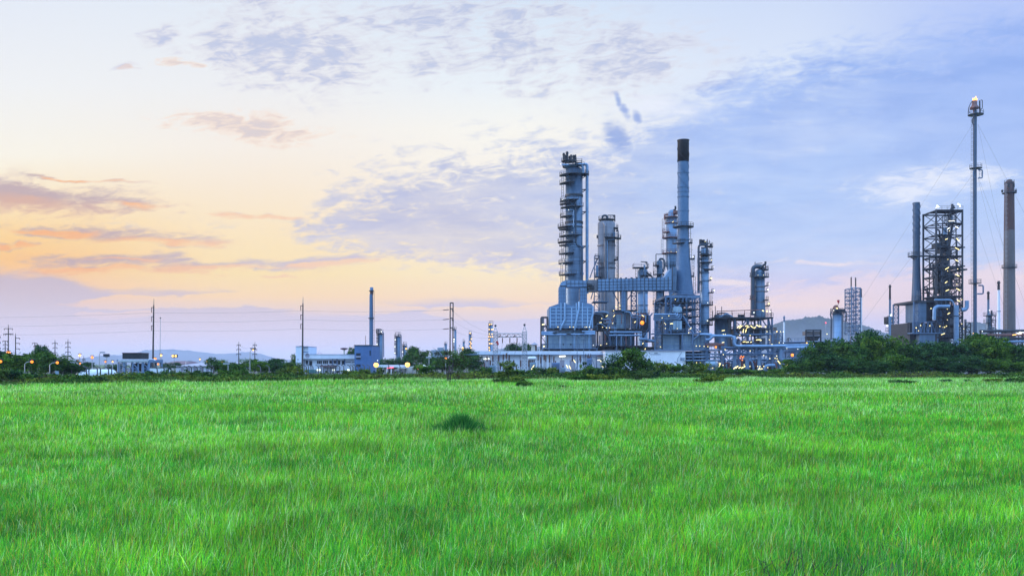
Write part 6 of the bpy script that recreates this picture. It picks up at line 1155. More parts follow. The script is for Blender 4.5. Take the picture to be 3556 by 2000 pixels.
def storage_tank():
    D = 322; f = Fr(D); cx = f.x(2838); r = 122 * f.m; o = thing('storage_tank', 'wide low blue grey storage tank with a railed rim before the hill', 'tank', (cx, D + r, 0))
    MB().lathe(cx, D + r, [(0, r), (f.z(1187), r), (f.z(1187), r + .15), (f.z(1185), r + .15), (f.z(1184.5), r - .1), (f.z(1181), 0.5)], 64).build('shell', 'tank', o)
    b = MB()
    for h in (.6, 1.2): b.tube(b.arcpts(cx, D + r, f.z(1185) + h, r - .1, 190, 350), .06, 4)
    for i in range(30): a = math.radians(190 + 160 * i / 29); x, y = cx + (r - .1) * math.cos(a), D + r + (r - .1) * math.sin(a); b.bar((x, y, f.z(1185)), (x, y, f.z(1185) + 1.2), .08)
    b.build('handrail', 'steel', o)
    pipe(o, [f.p(2745, 1186, 4), f.p(2745, 1174, 4), f.p(2756, 1172, 4), f.p(2761, 1186, 4)], .14, 'steel_dark', 6); pipe(o, [f.p(2750, 1186, 4), f.p(2750, 1172, 4)], .14, 'steel_dark', 6)
    D = 300; f = Fr(D); o = thing('cooler_rack', 'open railed air cooler rack standing before the wide blue grey tank', 'steel frame', (f.x(2824), D, 0))
    for px in (2799, 2825, 2850): b = MB(); b.bar((f.x(px), D, 0), (f.x(px), D, f.z(1145)), .45); b.build('leg', 'steel_dark', o)
    for y in (1146, 1168): b = MB(); b.bar(f.p(2799, y), f.p(2850, y), .35); b.build('beam', 'steel_dark', o)
    MB().box(f.x(2803), f.x(2850), D + .3, D + 5, f.z(1163), f.z(1150)).build('cooler_box', 'brick', o); MB().prism([(f.x(2822), f.z(1183)), (f.x(2838), f.z(1183)), (f.x(2850), f.z(1168.5)), (f.x(2810), f.z(1168.5))], D + .3, D + 5).build('fan_hood', 'dark', o)
    b = MB(); b.bar(f.p(2799, 1152), f.p(2815, 1152), .2); b.bar(f.p(2799, 1146), f.p(2799, 1152), .2); b.build('beam', 'steel_dark', o); MB().box(f.x(2800), f.x(2870), D, D + 6, f.z(1205), f.z(1188)).build('pump_casing', 'steel_dark', o)
    o = thing('lattice_annex', 'low lit steel annex between process frame and wide tank', 'steel frame', (f.x(2700), 275, 0)); f = Fr(275)
    b = MB(); lattice(b, f.p(2684, 1285), f.p(2718, 1285), f.p(2684, 1150), f.p(2718, 1150), 2, 5, .3, True); b.build('frame', 'steel', o); MB().box(f.x(2692), f.x(2714), 277, 282, f.z(1205), f.z(1158)).build('equipment_casing', 'clad_brown', o); MB().tube([f.p(2698, 1150, 2), f.p(2698, 1135, 2)], .6, 8).build('vent_pipe', 'brick', o)
    for px, y, k in ((2695, 1152, 'lamp_gold'), (2718, 1152, 'lamp_cool'), (2704, 1190, 'lamp_white')): lamp(o, f.p(px, y, -.6), k, .22)
storage_tank()

def tapered_chimney():
    D = 330; f = Fr(D); cx = f.x(3182.5); o = thing('tapered_chimney', 'dark blue grey flared stack beside the lattice tower on the right', 'stack', (cx, D, 0)); r = 11.4 * f.m
    MB().lathe(cx, D, [(f.z(1047), 17 * f.m), (f.z(1040), 16.4 * f.m), (f.z(980), 13.8 * f.m), (f.z(930), 12.4 * f.m), (f.z(880), 11.6 * f.m), (f.z(706), r), (f.z(704), r)], 24).build('shaft', 'stack_dark', o)
    for k in range(3):
        b = MB(); n = 22; vs = []
        for i in range(n + 1):
            y = 706 + 115 * i / n; a = 2 * math.pi * (k / 3 + (y - 700) / 70.0); z = f.z(y); c, s_ = math.cos(a), math.sin(a); vs += [(cx + (r - .03) * c, D + (r - .03) * s_, z), (cx + (r + .2) * c, D + (r + .2) * s_, z), (cx + (r + .2) * c, D + (r + .2) * s_, z + .16), (cx + (r - .03) * c, D + (r - .03) * s_, z + .16)]
        b.add(vs, [(4 * i + q, 4 * i + (q + 1) % 4, 4 * i + 4 + (q + 1) % 4, 4 * i + 4 + q) for i in range(n) for q in range(4)]).build('strake', 'stack_dark', o)
    rings(o, f, cx, D, r, [754, 826, 858], 'stack_dark', .25, .15)
    platform(o, cx, D, f.z(892), 11 * f.m, 28 * f.m, 130, 250, 'steel_dark', 1.5); ladder(o, f.x(3181), D - 16 * f.m, f.z(1045), f.z(1010), 'galv', .8)
    MB().box(f.x(3140), f.x(3228), D - 9, D + 9, f.z(1056), f.z(1049)).build('support_deck', 'steel_dark', o)
    for px in (3137, 3155, 3215, 3230):
        for dd in (-8.6, 8.6): b = MB(); b.bar(f.p(px, 1165, dd), f.p(px, 1052, dd), .5); b.build('leg', 'steel', o)
    for a, c in ((3137, 3155), (3215, 3230)):
        for dd in (-8.6, 8.6): b = MB(); lattice(b, f.p(a, 1130, dd), f.p(c, 1130, dd), f.p(a, 1054, dd), f.p(c, 1054, dd), 1, 5, .26, True, True); b.build('bracing', 'steel', o)
    MB().box(f.x(3161), f.x(3182), D - 8, D + 4, f.z(1120), f.z(1056)).build('convection_box', 'clad', o); MB().box(f.x(3184), f.x(3208), D - 6, D + 6, f.z(1120), f.z(1057)).build('duct_casing', 'steel_dark', o)
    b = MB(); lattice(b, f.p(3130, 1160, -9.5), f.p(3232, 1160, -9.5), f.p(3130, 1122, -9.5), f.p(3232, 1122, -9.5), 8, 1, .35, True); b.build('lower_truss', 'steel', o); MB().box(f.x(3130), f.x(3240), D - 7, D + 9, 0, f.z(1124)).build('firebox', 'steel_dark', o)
    deck_rail(o, f.x(3122), f.x(3232), D - 11, D - 7, f.z(1162), .4, 'steel', 1.2, 'base_deck', 'f'); MB().box(f.x(3150), f.x(3214), D - 10, D - 7.1, 0, f.z(1163)).build('plinth', 'clad', o)
    b = MB(); lattice(b, f.p(3128, 1165, -6), f.p(3142, 1165, -6), f.p(3128, 1124, -6), f.p(3142, 1124, -6), 1, 3, .3, True); b.build('stair_frame', 'steel_dark', o)
    pipe(o, [f.p(3200, 998, -2), f.p(3211, 996, -2), f.p(3212, 1018, -2), f.p(3200, 1020, -2)], .22, 'steel_dark', 6); deck_rail(o, f.x(3196), f.x(3214), D - 3, D - .5, f.z(1020), .2, 'steel_dark', 1.3)
    deck_rail(o, f.x(3156), f.x(3170), D - 7, D - 3, f.z(1048), .2, 'steel_dark', 1.6)
    for px, y in ((3189, 1077), (3154, 1134), (3185, 1135), (3139, 1142), (3219, 1137), (3228, 1140), (3235, 1140), (3241, 1136), (3147, 1152)): lamp(o, f.p(px, y, -10), 'lamp_white', .3)
tapered_chimney()

def lattice_tower():
    D0, D1 = 320, 330; f = Fr(D0); o = thing('lattice_tower', 'tall dark steel lattice tower full of lit equipment left of the flare stack', 'steel tower', (f.x(3297), 326, 0))
    X = (3251, 3273, 3297, 3320, 3342)
    for px in X:
        for y in (D0, D1): b = MB(); b.bar((f.x(px), y, 0), (f.x(px), y, f.z(728 if px in (3251, 3342, 3297) else (900 if px == 3273 else 735))), .62 if px in (3251, 3342) else .34); b.build('leg', 'steel_dark', o)
    ys = (730, 775, 815, 857, 888, 925, 957, 995, 1028, 1060, 1100, 1126, 1170)
    for i, y in enumerate(ys):
        z = f.z(y + 2); fb = MB(); X0, X1 = f.x(3250), f.x(3343); w = .5 if i in (0, 5, 8) else .36
        for q in (D0, D1): fb.bar((X0, q, z), (X1, q, z), w)
        for q in (X0, X1): fb.bar((q, D0, z), (q, D1, z), w)
        fb.bar((X0, D0 + 5, z), (X1, D0 + 5, z), w * .7); fb.build('floor_beam', 'steel_dark', o)
        x0, x1 = ((3251, 3343), (3300, 3343), (3251, 3310), (3280, 3343))[i % 4]
        deck_rail(o, f.x(x0), f.x(x1), D0 - .3, D0 + (8 if i % 4 == 0 else 4), z + w / 2, .14, 'steel_dark', 1.3 if i in (0, 2, 4, 5, 7) else 0, 'deck', 'f')
    def strut(p, q, w=.26): MB().bar(p, q, w).build('brace', 'steel_dark', o)
    for i, (a, c) in enumerate(zip(ys, ys[1:])):
        for y in (D0, D1):
            for xa, xb in ((3251, 3297), (3297, 3342)):
                up = (i + (xa > 3260)) % 2 == 0
                strut((f.x(xa), y, f.z(c if up else a)), (f.x(xb), y, f.z(a if up else c)))
        b = MB(); b.bar((f.x(3251), D0, f.z(c)), (f.x(3251), D1, f.z(a)), .24); b.build('brace', 'steel_dark', o); b = MB(); b.bar((f.x(3342), D1, f.z(c)), (f.x(3342), D0, f.z(a)), .24); b.build('brace', 'steel_dark', o)
    for k, (a, c, x0, x1) in enumerate(((735, 775, 3290, 3330), (815, 857, 3275, 3297), (888, 925, 3262, 3285), (957, 995, 3300, 3335), (1028, 1060, 3260, 3290), (1100, 1126, 3262, 3300))):
        b = MB(); lattice(b, f.p(x0, c, 2), f.p(x1, c, 2), f.p(x0, a, 2), f.p(x1, a, 2), 2, 3, .16, True, True); b.build('stair_frame', 'steel_dark', o)
    # equipment inside
    MB().lathe(f.x(3309), 325.5, [(0, 15 * f.m), (f.z(1060), 15 * f.m), (f.z(1020), 12 * f.m), (f.z(900), 12 * f.m), (f.z(840), 9 * f.m), (f.z(815), 8 * f.m)] + dome_prof(f.z(815), 8 * f.m, 1), 20).build('reactor', 'pipe_dark', o)
    MB().lathe(f.x(3300), 324, [(f.z(816), 6.5 * f.m), (f.z(793), 6.5 * f.m)] + dome_prof(f.z(793), 6.5 * f.m, .8), 16).build('cyclone', 'pipe', o); MB().lathe(f.x(3318), 323, [(f.z(774), 5 * f.m), (f.z(745), 5 * f.m)], 14).build('drum', 'clad_pale', o)
    b = MB(); lattice(b, f.p(3288, 768, 3), f.p(3331, 768, 3), f.p(3288, 742, 3), f.p(3331, 742, 3), 3, 5, .2, False); b.build('stair_frame', 'galv', o)
    for x0, x1, z0, z1, m_ in ((3278, 3330, 1000, 935, 'steel_dark'), (3276, 3296, 950, 905, 'clad_brown'), (3256, 3292, 1060, 1030, 'steel_dark'), (3254, 3335, 1100, 1062, 'steel_dark'), (3300, 3338, 1125, 1102, 'clad_brown'), (3254, 3298, 1168, 1128, 'steel_dark'), (3318, 3340, 1170, 1130, 'steel_dark'), (3290, 3322, 872, 846, 'steel_dark')): MB().box(f.x(x0), f.x(x1), D0 + 4.4, D0 + 8.6, f.z(z0), f.z(z1)).build('equipment_casing', m_, o)
    pipe(o, [f.p(3237, 1112, -1.5), f.p(3238, 1072, -1.5), f.p(3248, 1065, -1.5), f.p(3290, 1065, -1.5)], .65, 'pipe', 12, 1.6); pipe(o, [f.p(3330, 1077, -1.5), f.p(3345, 1076, -1.5), f.p(3350, 1068, -1.5), f.p(3350, 1045, -1.5)], .7, 'pipe', 12, 1.6)
    pipe(o, [f.p(3309, 1200, -2.4), f.p(3309, 1062, -2.4)], 8.4 * f.m, 'clad_pale', 16); pipe(o, [f.p(3240, 1042, -1), f.p(3300, 1042, -1), f.p(3310, 1062, -1)], .35, 'pipe', 8); MB().lathe(f.x(3309), D0 - 2.4, [(f.z(1101), 10 * f.m), (f.z(1097), 10 * f.m)], 16).build('flange', 'pipe_dark', o)
    rng = random.Random(4)
    for k in range(14):
        x = rng.uniform(3258, 3336); y0 = rng.uniform(760, 1100); pipe(o, [f.p(x, y0 + rng.uniform(60, 160), rng.uniform(1, 8)), f.p(x, y0, 3), f.p(x + rng.uniform(-16, 16), y0 - 3, 3)], rng.uniform(.2, .5), rng.choice(['steel_dark', 'pipe_dark', 'steel_dark', 'steel_red', 'steel']), 8, .8, 'process_pipe')
    for k in range(12):
        y = 840 + 27 * k; x = 3262 + (k * 37) % 52; MB().box(f.x(x), f.x(x + 16 + k % 3 * 5), D0 + 2 + k % 3, D0 + 6 + k % 3, f.z(y + 15), f.z(y)).build('equipment_casing', ('steel_dark', 'pipe_dark', 'clad_brown')[k % 3], o)
    # stair tower on its right
    b = MB(); lattice(b, f.p(3345, 1200, 3), f.p(3357, 1200, 3), f.p(3345, 935, 3), f.p(3357, 935, 3), 1, 14, .4, True); lattice(b, f.p(3345, 1200, 9), f.p(3357, 1200, 9), f.p(3345, 935, 9), f.p(3357, 935, 9), 1, 14, .3, True); b.build('stair_tower', 'steel_dark', o)
    MB().box(f.x(3344), f.x(3369), D0 + 2, D0 + 9, f.z(936), f.z(931)).build('landing', 'steel_dark', o); MB().tube([f.p(3354, 931, 4), f.p(3354, 899, 4)], .12, 6).build('lightning_rod', 'steel_red', o)
    b = MB(); b.bar(f.p(3342, 859), f.p(3351, 859), .4); b.bar(f.p(3342, 924), f.p(3351, 924), .4); b.build('monorail', 'steel_dark', o)
    # top: vent and flood lamps
    MB().tube([f.p(3321, 728, 3), f.p(3321, 704, 3)], 4.2 * f.m, 10).build('vent_pipe', 'steel_dark', o); MB().tube([f.p(3314, 724, 3), f.p(3330, 716, 3)], 3 * f.m, 8).build('vent_pipe', 'steel_dark', o)
    pipe(o, [f.p(3306, 730, 1), f.p(3310, 718, 1), f.p(3318, 714, 1)], .3, 'steel_dark', 8)
    for px, y in ((3256, 714), (3261, 718), (3254, 721), (3334, 711), (3329, 708), (3336, 716)): lamp(o, f.p(px, y, .4), 'lamp_cool', .4)
    for px, y, t in ((3300, 769, (3.2, .1)), (3318, 791, (1.6, -1.0)), (3289, 795, (1.4, .8)), (3292, 803, None), (3282, 832, (1.2, .5)), (3322, 834, (1.6, -1.6)), (3319, 865, (2.2, -1.2)), (3318, 906, (1.6, -.9)), (3284, 933, (2.0, 1.2)), (3321, 935, None), (3320, 957, (2.0, -1)), (3281, 981, (1.2, .9)), (3323, 1006, (2.0, -1.2)), (3285, 1009, (1.8, .8)), (3324, 1045, (1.4, -.8)), (3335, 1041, None), (3321, 1086, (1.6, -.8)), (3290, 1089, (1.4, .8)), (3285, 1111, None), (3270, 1160, (2.0, .8)), (3325, 1131, None), (3335, 1125, None), (3285, 1074, None), (3342, 1142, None), (3287, 902, None), (3318, 988, None), (3286, 942, None)): lamp(o, f.p(px, y, -1), 'lamp_white' if y > 800 else 'lamp_cool', .22 if t else .22, (t[0] * .8, t[1] * .8) if t else None)
    # walkway to the tapered chimney
    o2 = thing('link_bridge', 'railed walkway bridge joining the flared stack and the lattice tower', 'walkway', (f.x(3222), D0 + 2, f.z(892)))
    deck_rail(o2, f.x(3157), f.x(3250), D0 - 2, D0 + .6, f.z(892), .35, 'steel_dark', 1.3, 'deck', 'fb')
    for a, c in (((3223, 893), (3223, 925)), ((3223, 925), (3250, 893)), ((3223, 925), (3250, 924)), ((3223, 925), (3251, 955)), ((3157, 893), (3172, 903))): MB().bar(f.p(*a, -1), f.p(*c, -1), .35).build('strut', 'steel_dark', o2)
lattice_tower()

def right_racks():
    D = 330; f = Fr(D); o = thing('pipe_rack', 'low dark pipe rack with bright lamps under the brown chimney', 'pipe rack', (f.x(3480), D, 0))
    for px in (3405, 3440, 3480, 3515, 3550, 3590): b = MB(); b.bar((f.x(px), D, 0), (f.x(px), D, f.z(1150)), .5); b.build('leg', 'steel_dark', o)
    for y, m_ in ((1150, 'steel_dark'), (1164, 'steel_red'), (1176, 'steel_dark'), (1187, 'pipe')): pipe(o, [f.p(3400, y, -.6), f.p(3620, y - 2, -.6)], .5, m_, 8)
    b = MB(); lattice(b, f.p(3460, 1200, 3), f.p(3600, 1200, 3), f.p(3460, 1150, 3), f.p(3600, 1150, 3), 6, 2, .35, True); b.build('rack_frame', 'steel_dark', o); MB().box(f.x(3490), f.x(3540), D + 4, D + 10, 0, f.z(1168)).build('pump_casing', 'steel_dark', o)
    for px, y, k, t in ((3515, 1163, 'lamp_gold', (1.6, .2)), (3530, 1156, 'lamp_cool', (1.8, .9)), (3541, 1155, 'lamp_cool', (1.5, .3)), (3534, 1160, 'lamp_cool', (1.4, .2)), (3404, 1151, 'lamp_cool', None), (3372, 1158, 'lamp_gold', None)): lamp(o, f.p(px, y, -1.4), k, .28 if t is None else .22, t)
    o = thing('small_skid', 'small dark equipment skid between lattice tower and flare stack', 'skid', (f.x(3362), D, 0)); b = MB(); lattice(b, f.p(3354, 1200), f.p(3370, 1200), f.p(3354, 1120), f.p(3370, 1120), 1, 5, .35, True); b.build('frame', 'steel_dark', o); MB().lathe(f.x(3362), D + 2, [(0, 4 * f.m), (f.z(1108), 4 * f.m)], 12).build('vessel', 'clad_brown', o)
    for px, y, D_, k, lb in ((3061, 1181, 175, 'lamp_gold', 'left'), (2980, 1193, 175, 'lamp_sodium', 'right'),): pass
    sodium_post(2980, 1300, 1193, 156, 'orange lamp post half buried in the dark right wood', None, .17); sodium_post(3062, 1300, 1181, 158, 'pale gold lamp post half buried in the dark right wood', None, .16, 'lamp_gold')
right_racks()
# ------------------------------------------------------------------ white wall, switchyard, office, left side
def win(par, x0, x1, z0, z1, y, frame='white', lit=None, mull=0):
    w = MB(); t = .05; w.box(x0, x1, y - .05, y + .02, z0, z0 + t); w.box(x0, x1, y - .05, y + .02, z1 - t, z1); w.box(x0, x0 + t, y - .05, y + .02, z0 + t, z1 - t); w.box(x1 - t, x1, y - .05, y + .02, z0 + t, z1 - t)
    for i in range(mull): xm = x0 + (x1 - x0) * (i + 1) / (mull + 1); w.box(xm - t / 2, xm + t / 2, y - .05, y + .02, z0 + t, z1 - t)
    o = w.build('window', frame, par); MB().box(x0 + t, x1 - t, y - .02, y - .005, z0 + t, z1 - t).build('pane', lit or 'glass', o); return o
def white_hall():
    D = 222; f = Fr(D); o = thing('substation_hall', 'long white flat roofed hall behind the switchyard', 'building', (f.x(1880), D, 0))
    MB().box(f.x(1670), f.x(2100), D, D + 9, 0, f.z(1233)).build('wall', 'white', o); MB().box(f.x(1648), f.x(2104), D - 1.2, D + 10, f.z(1232.5), f.z(1219)).build('roof', 'white', o)
    for px in (1700, 1735, 1770, 1806, 1845, 1880, 1915, 1950, 1990, 2030, 2070): b = MB(); b.box(f.x(px) - .06, f.x(px) + .06, D - .08, D + .02, .1, f.z(1234)); b.build('downpipe', 'roof_grey', o)
    for a, c in ((1676, 1700), (1944, 1960), (1978, 1998), (2040, 2056)): MB().box(f.x(a), f.x(c), D - .06, D + .02, 0.05, f.z(1250)).build('door', 'roof_grey', o)
    for px, y, r in ((1690, 1246, .55), (1952, 1237, .6), (2078, 1250, .3)): lamp(o, f.p(px, y, -1.0), 'lamp_cool', r * .55, (1.6 * r * 2, .1))
    MB().prism([(f.x(2060), f.z(1238)), (f.x(2074), f.z(1233.5)), (f.x(2100), f.z(1226)), (f.x(2104), f.z(1229)), (f.x(2076), f.z(1238))], D - 3, D - 1.3).build('porch_roof', 'roof_red', o)
    D = 214; f = Fr(D); o = thing('white_wall', 'big plain white windowless wall block before the pale heater boxes', 'building', (f.x(2240), D, 0))
    MB().box(f.x(2102), f.x(2380), D, D + 14, 0, f.z(1219)).build('wall', 'white_paint', o); MB().box(f.x(2098), f.x(2382), D - .3, D + 14.3, f.z(1219), f.z(1216.5)).build('coping', 'roof_grey', o)
    b = MB(); b.box(f.x(2256), f.x(2294), D - .06, D + .01, f.z(1231), f.z(1229.5)); b.build('sign_line', 'steel', o)
    for k, px in enumerate((2254, 2272, 2278)): MB().box(f.x(px), f.x(px) + (.25 if k == 0 else .4), D - .06, D + .01, f.z(1227.5), f.z(1225.5)).build('sign_mark', 'steel_dark', o)
    b = MB()
    for y in (1243, 1247, 1251): b.bar(f.p(2363, y, -.4), f.p(2377, y, -.4), .14)
    b.bar(f.p(2363, 1252, -.4), f.p(2363, 1240, -.4), .12); b.build('wall_rack', 'steel', o)
    b = MB(); b.tube([f.p(2352, 1258, -.2), f.p(2352, 1246, -.2), f.p(2356, 1240, -.2), f.p(2367, 1222, -.4)], .05, 5); b.build('conduit', 'steel', o)
    MB().hcyl(f.x(2330), f.x(2376), D - 3.5, f.z(1271), 5.5 * f.m, 16, .6).build('tank', 'white_paint', o)
    # guard turret on the roof
    D = 240; f = Fr(D); o = thing('watch_hut', 'small cream watch hut with a hipped roof above the flat roof', 'hut', (f.x(1856), D, 0)); MB().box(f.x(1846), f.x(1864), D, D + 1.6, 0, f.z(1197)).build('wall', 'cream', o)
    x0, x1, z0, z1 = f.x(1842), f.x(1869), f.z(1197), f.z(1188); MB().add([(x0, D - .6, z0), (x1, D - .6, z0), (x1, D + 2.2, z0), (x0, D + 2.2, z0), ((x0 + x1) / 2, D + .8, z1)], [(3, 2, 1, 0), (0, 1, 4), (1, 2, 4), (2, 3, 4), (3, 0, 4)]).build('roof', 'roof_grey', o); MB().box(f.x(1858.5), f.x(1864.2), D - .05, D + 1.5, .2, f.z(1200)).build('side_panel', 'brick_red', o)
white_hall()

def switchyard():
    D = 206; f = Fr(D); o = thing('switchyard_gantry', 'grey lattice switchyard gantry with two pointed towers and a cross truss', 'gantry', (f.x(1770), D, 0))
    for px, yt in ((1720.5, 1131), (1821.5, 1128)):
        b = MB(); w = 7.2; yb = 1288
        for sx in (-1, 1):
            for dd in (-.5, .5): b.bar(f.p(px + sx * (w + 1), yb, dd), f.p(px + sx * w, 1152, dd), .13); b.bar(f.p(px + sx * w, 1152, dd), f.p(px, yt + 2, 0), .11)
        n = 12
        for i in range(n):
            y0 = yb - (yb - 1152) * i / n; y1 = yb - (yb - 1152) * (i + 1) / n
            for dd in (-.5, .5): b.bar(f.p(px - w, y0, dd), f.p(px + w, y1, dd), .08); b.bar(f.p(px + w, y0, dd), f.p(px - w, y1, dd), .08); b.bar(f.p(px - w, y1, dd), f.p(px + w, y1, dd), .07)
        b.bar(f.p(px - 4, 1142, 0), f.p(px + 4, 1142, 0), .08); b.build('tower', 'galv', o); MB().sphere(f.p(px, yt), .28, 8, 5).build('finial', 'steel_dark', o)
    b = MB()
    for y in (1158, 1170):
        for dd in (-.5, .5): b.bar(f.p(1727, y, dd), f.p(1815, y, dd), .13)
    for i in range(11):
        a, c = 1727 + 8 * i, 1735 + 8 * i
        for dd in (-.5, .5): b.bar(f.p(a, 1158 if i % 2 else 1170, dd), f.p(c, 1170 if i % 2 else 1158, dd), .08)
    b.build('truss', 'galv', o)
    for px in (1745, 1770.5, 1795.5): MB().tube([f.p(px, 1173, -.2), f.p(px, 1191, -.2)], .13, 6).build('insulator', 'insulator', o); MB().tube([f.p(px - 14, 1170, -.6), f.p(px - 5, 1164, -.6)], .12, 6).build('strain_insulator', 'insulator', o); MB().tube([f.p(px, 1191, -.2), f.p(px - 4, 1215, -1), f.p(px - 12, 1240, -1)], .03, 4).build('dropper', 'wire', o)
    o = thing('windsock', 'red windsock hanging on the left gantry tower', 'windsock', (f.x(1727), D - 1, f.z(1183))); MB().tube([f.p(1722, 1182, -.6), f.p(1725, 1185, -1)], .05, 5).build('mast', 'galv', o); MB().tube([f.p(1725, 1185, -1), f.p(1731, 1198, -1)], .32, 10, .18).build('sock', 'red', o)
    # apparatus below: each post insulator and each box its own thing
    D = 203; f = Fr(D); rng = random.Random(8); items = [(1672, 1266), (1683, 1262), (1692, 1236), (1702, 1250), (1711, 1233), (1731, 1232), (1738, 1258), (1748, 1230), (1759, 1226), (1768, 1232), (1784, 1250), (1793, 1266), (1808, 1250), (1836, 1250), (1843, 1252), (1869, 1228), (1879, 1238), (1889, 1232), (1897, 1234), (1908, 1232), (1924, 1236), (1990, 1234), (2004, 1232), (2014, 1234), (2040, 1234), (2051, 1234)]
    for i, (px, yt) in enumerate(items):
        dd = rng.uniform(-2, 3); o = thing('post_insulator', f'{ORD[i] if i < 20 else ORD[i - 20] + " from the right"} brown topped post insulator from the left before the white hall' if i < 20 else f'{ORD[len(items) - 1 - i]} brown topped post insulator from the right before the white hall', 'insulator', (f.x(px), D + dd, 0), 'post insulators in the switchyard')
        ym = yt + rng.uniform(18, 26); MB().tube([f.p(px, 1292, dd), f.p(px, ym, dd)], .16, 6).build('pedestal', 'galv', o)
        b = MB(); z0, z1 = f.z(ym), f.z(yt); n = 7; prof = []
        for k in range(n): z = z0 + (z1 - z0) * k / n; prof += [(z, .13), (z + .05, .26), (z + .12, .13)]
        b.lathe(f.x(px), D + dd, prof + [(z1, .1)], 10); b.build('insulator', 'insulator', o)
    b = MB(); b.tube([f.p(1610, 1231, -1), f.p(2110, 1231, -1)], .09, 6); o = b.build('bus_pipe', 'pipe'); tag(o, 'long thin horizontal bus pipe across the front of the white hall', 'bus pipe')
    for k, (a, c, yt, m_) in enumerate(((1915, 1942, 1259, 'tank'), (1946, 1962, 1276, 'furnace_low'), (1840, 1860, 1258, 'furnace_low'), (2036, 2052, 1244, 'tank'), (1700, 1722, 1268, 'furnace_low'))):
        lb = ('blue grey transformer with cooling fins behind the low bushes', 'pale small cabinet right of the blue grey transformer', 'pale transformer under the bulky white tank', 'dark blue equipment cabinet on a steel stand near the porch roof', 'pale equipment box at the foot of the left gantry tower')[k]
        o = thing('transformer', lb, 'transformer', (f.x((a + c) / 2), D - 2, 0)); MB().box(f.x(a), f.x(c), D - 2, D, 0.2, f.z(yt)).build('tank_body', m_, o); b = MB()
        n = 7
        for i in range(n): x = f.x(a) + (f.x(c) - f.x(a)) * (i + .3) / n; b.box(x, x + .1, D - 2.5, D - 2.01, .4, f.z(yt) - .2)
        b.build('cooling_fins', m_, o); MB().box(f.x(a) - .1, f.x(c) + .1, D - 2.2, D + .2, 0, .2).build('base_skid', 'concrete', o); MB().tube([f.p((a + c) / 2, yt, -1), f.p((a + c) / 2, yt - 6, -1)], .14, 8).build('bushing', 'insulator', o)
    o = thing('conservator_tank', 'bulky round white tank on a dark stand before the white hall', 'tank', (f.x(1850), D + 2, 0)); MB().hcyl(f.x(1838), f.x(1859), D + 2, f.z(1244), 6.6 * f.m, 16, .3).build('shell', 'white_paint', o); b = MB(); [b.bar(f.p(px, 1292, 2), f.p(px, 1250, 2), .2) for px in (1841, 1849, 1856)]; b.build('stand', 'steel_dark', o)
    o = thing('bus_support', 'small dark steel bus support frame near the porch roof', 'steel frame', (f.x(2020), D, 0)); b = MB(); lattice(b, f.p(1996, 1292), f.p(2072, 1292), f.p(1996, 1238), f.p(2072, 1238), 4, 1, .14, True); b.build('frame', 'steel', o); [MB().tube([f.p(px, 1238), f.p(px, 1228)], .12, 6).build('bushing', 'insulator', o) for px in (2034, 2043, 2051)]
    for i, (px, yl, D_) in enumerate(((1881, 1232, 200), (2004, 1165, 200), (2027, 1165, 200), (2142, 1160, 200))):
        o = thing('slim_mast', ('thin grey mast at the left end of the twin peaked furnace', 'left of two thin grey masts before the twin peaked furnace', 'right of two thin grey masts before the twin peaked furnace', 'thin grey mast standing behind the left tree of the pair')[i], 'mast', (Fr(D_).x(px), D_, 0)); ff = Fr(D_); MB().tube([ff.p(px, 1295), ff.p(px, yl)], .08, 6).build('pole', 'steel', o); MB().sphere(ff.p(px, yl), .14, 6, 4).build('finial', 'steel_dark', o)
    for i, (px, y, t) in enumerate(((1850, 1275, (.8, 1.2)), (1969, 1272, (.5, -.9)), (1979, 1275, (.5, -1.0)), (2093, 1273, (.8, -.7)), (2134, 1273, (.7, -.5)), (1995, 1254, (.6, -.8)), (2086, 1254, (.3, -.3)))):
        D_ = 196; ff = Fr(D_); o = thing('flood_lamp', f'{ORD[i]} small white flood lamp from the left low before the white hall', 'lamp', (ff.x(px), D_, 0), 'flood lamps in the switchyard'); MB().tube([ff.p(px, 1296), ff.p(px, y)], .06, 6).build('pole', 'galv', o); lamp(o, ff.p(px, y, -.15), 'lamp_white', .14, t)
switchyard()

# tall concrete power poles and their conductors
def tall_pole(px, ytip, yneck, ybase, label, arms, lean=0):
    D = 190; f = Fr(D); o = thing('power_pole', label, 'power pole', (f.x(px - lean), D, 0), 'tall dark power poles')
    MB().tube([f.p(px - lean, ybase), f.p(px, yneck)], .21, 10, .125).build('pole', 'concrete_dark', o); MB().tube([f.p(px, yneck), f.p(px + .4, ytip)], .07, 6, .03).build('lightning_spike', 'concrete_dark', o)
    for y in arms:
        b = MB(); b.bar(f.p(px - 9, y), f.p(px, y), .11); b.build('cross_arm', 'concrete_dark', o); MB().tube([f.p(px - 8, y + 1), f.p(px - 7.5, y + 17)], .075, 6).build('insulator', 'insulator', o)
    return o
tall_pole(534, 1037, 1060, 1295, 'tall dark power pole beside the very thin mast', (1068, 1100, 1131), 3.5)
tall_pole(1052, 1031, 1054, 1295, 'tall dark power pole before the left end of the white office', (1062, 1094, 1126), 2)
def twin_pole():
    D = 190; f = Fr(D); o = thing('twin_power_pole', 'dark twin power pole with cross pieces behind the lone thin tree', 'power pole', (f.x(1568), D, 0))
    for px in (1563.5, 1573.5): MB().tube([f.p(px - 1, 1295), f.p(px, 1051)], .145, 8, .12).build('pole', 'concrete_dark', o)
    for y in (1052, 1072, 1105, 1138): b = MB(); b.bar(f.p(1563, y), f.p(1574, y), .2); b.build('cross_piece', 'concrete_dark', o)
    for y in (1075, 1108, 1141): MB().tube([f.p(1539, y + 2), f.p(1559, y)], .10, 6).build('strain_insulator', 'insulator', o); b = MB(); b.bar(f.p(1570, y + 1), f.p(1575, y + 6), .3); b.build('clamp', 'concrete_dark', o)
twin_pole()
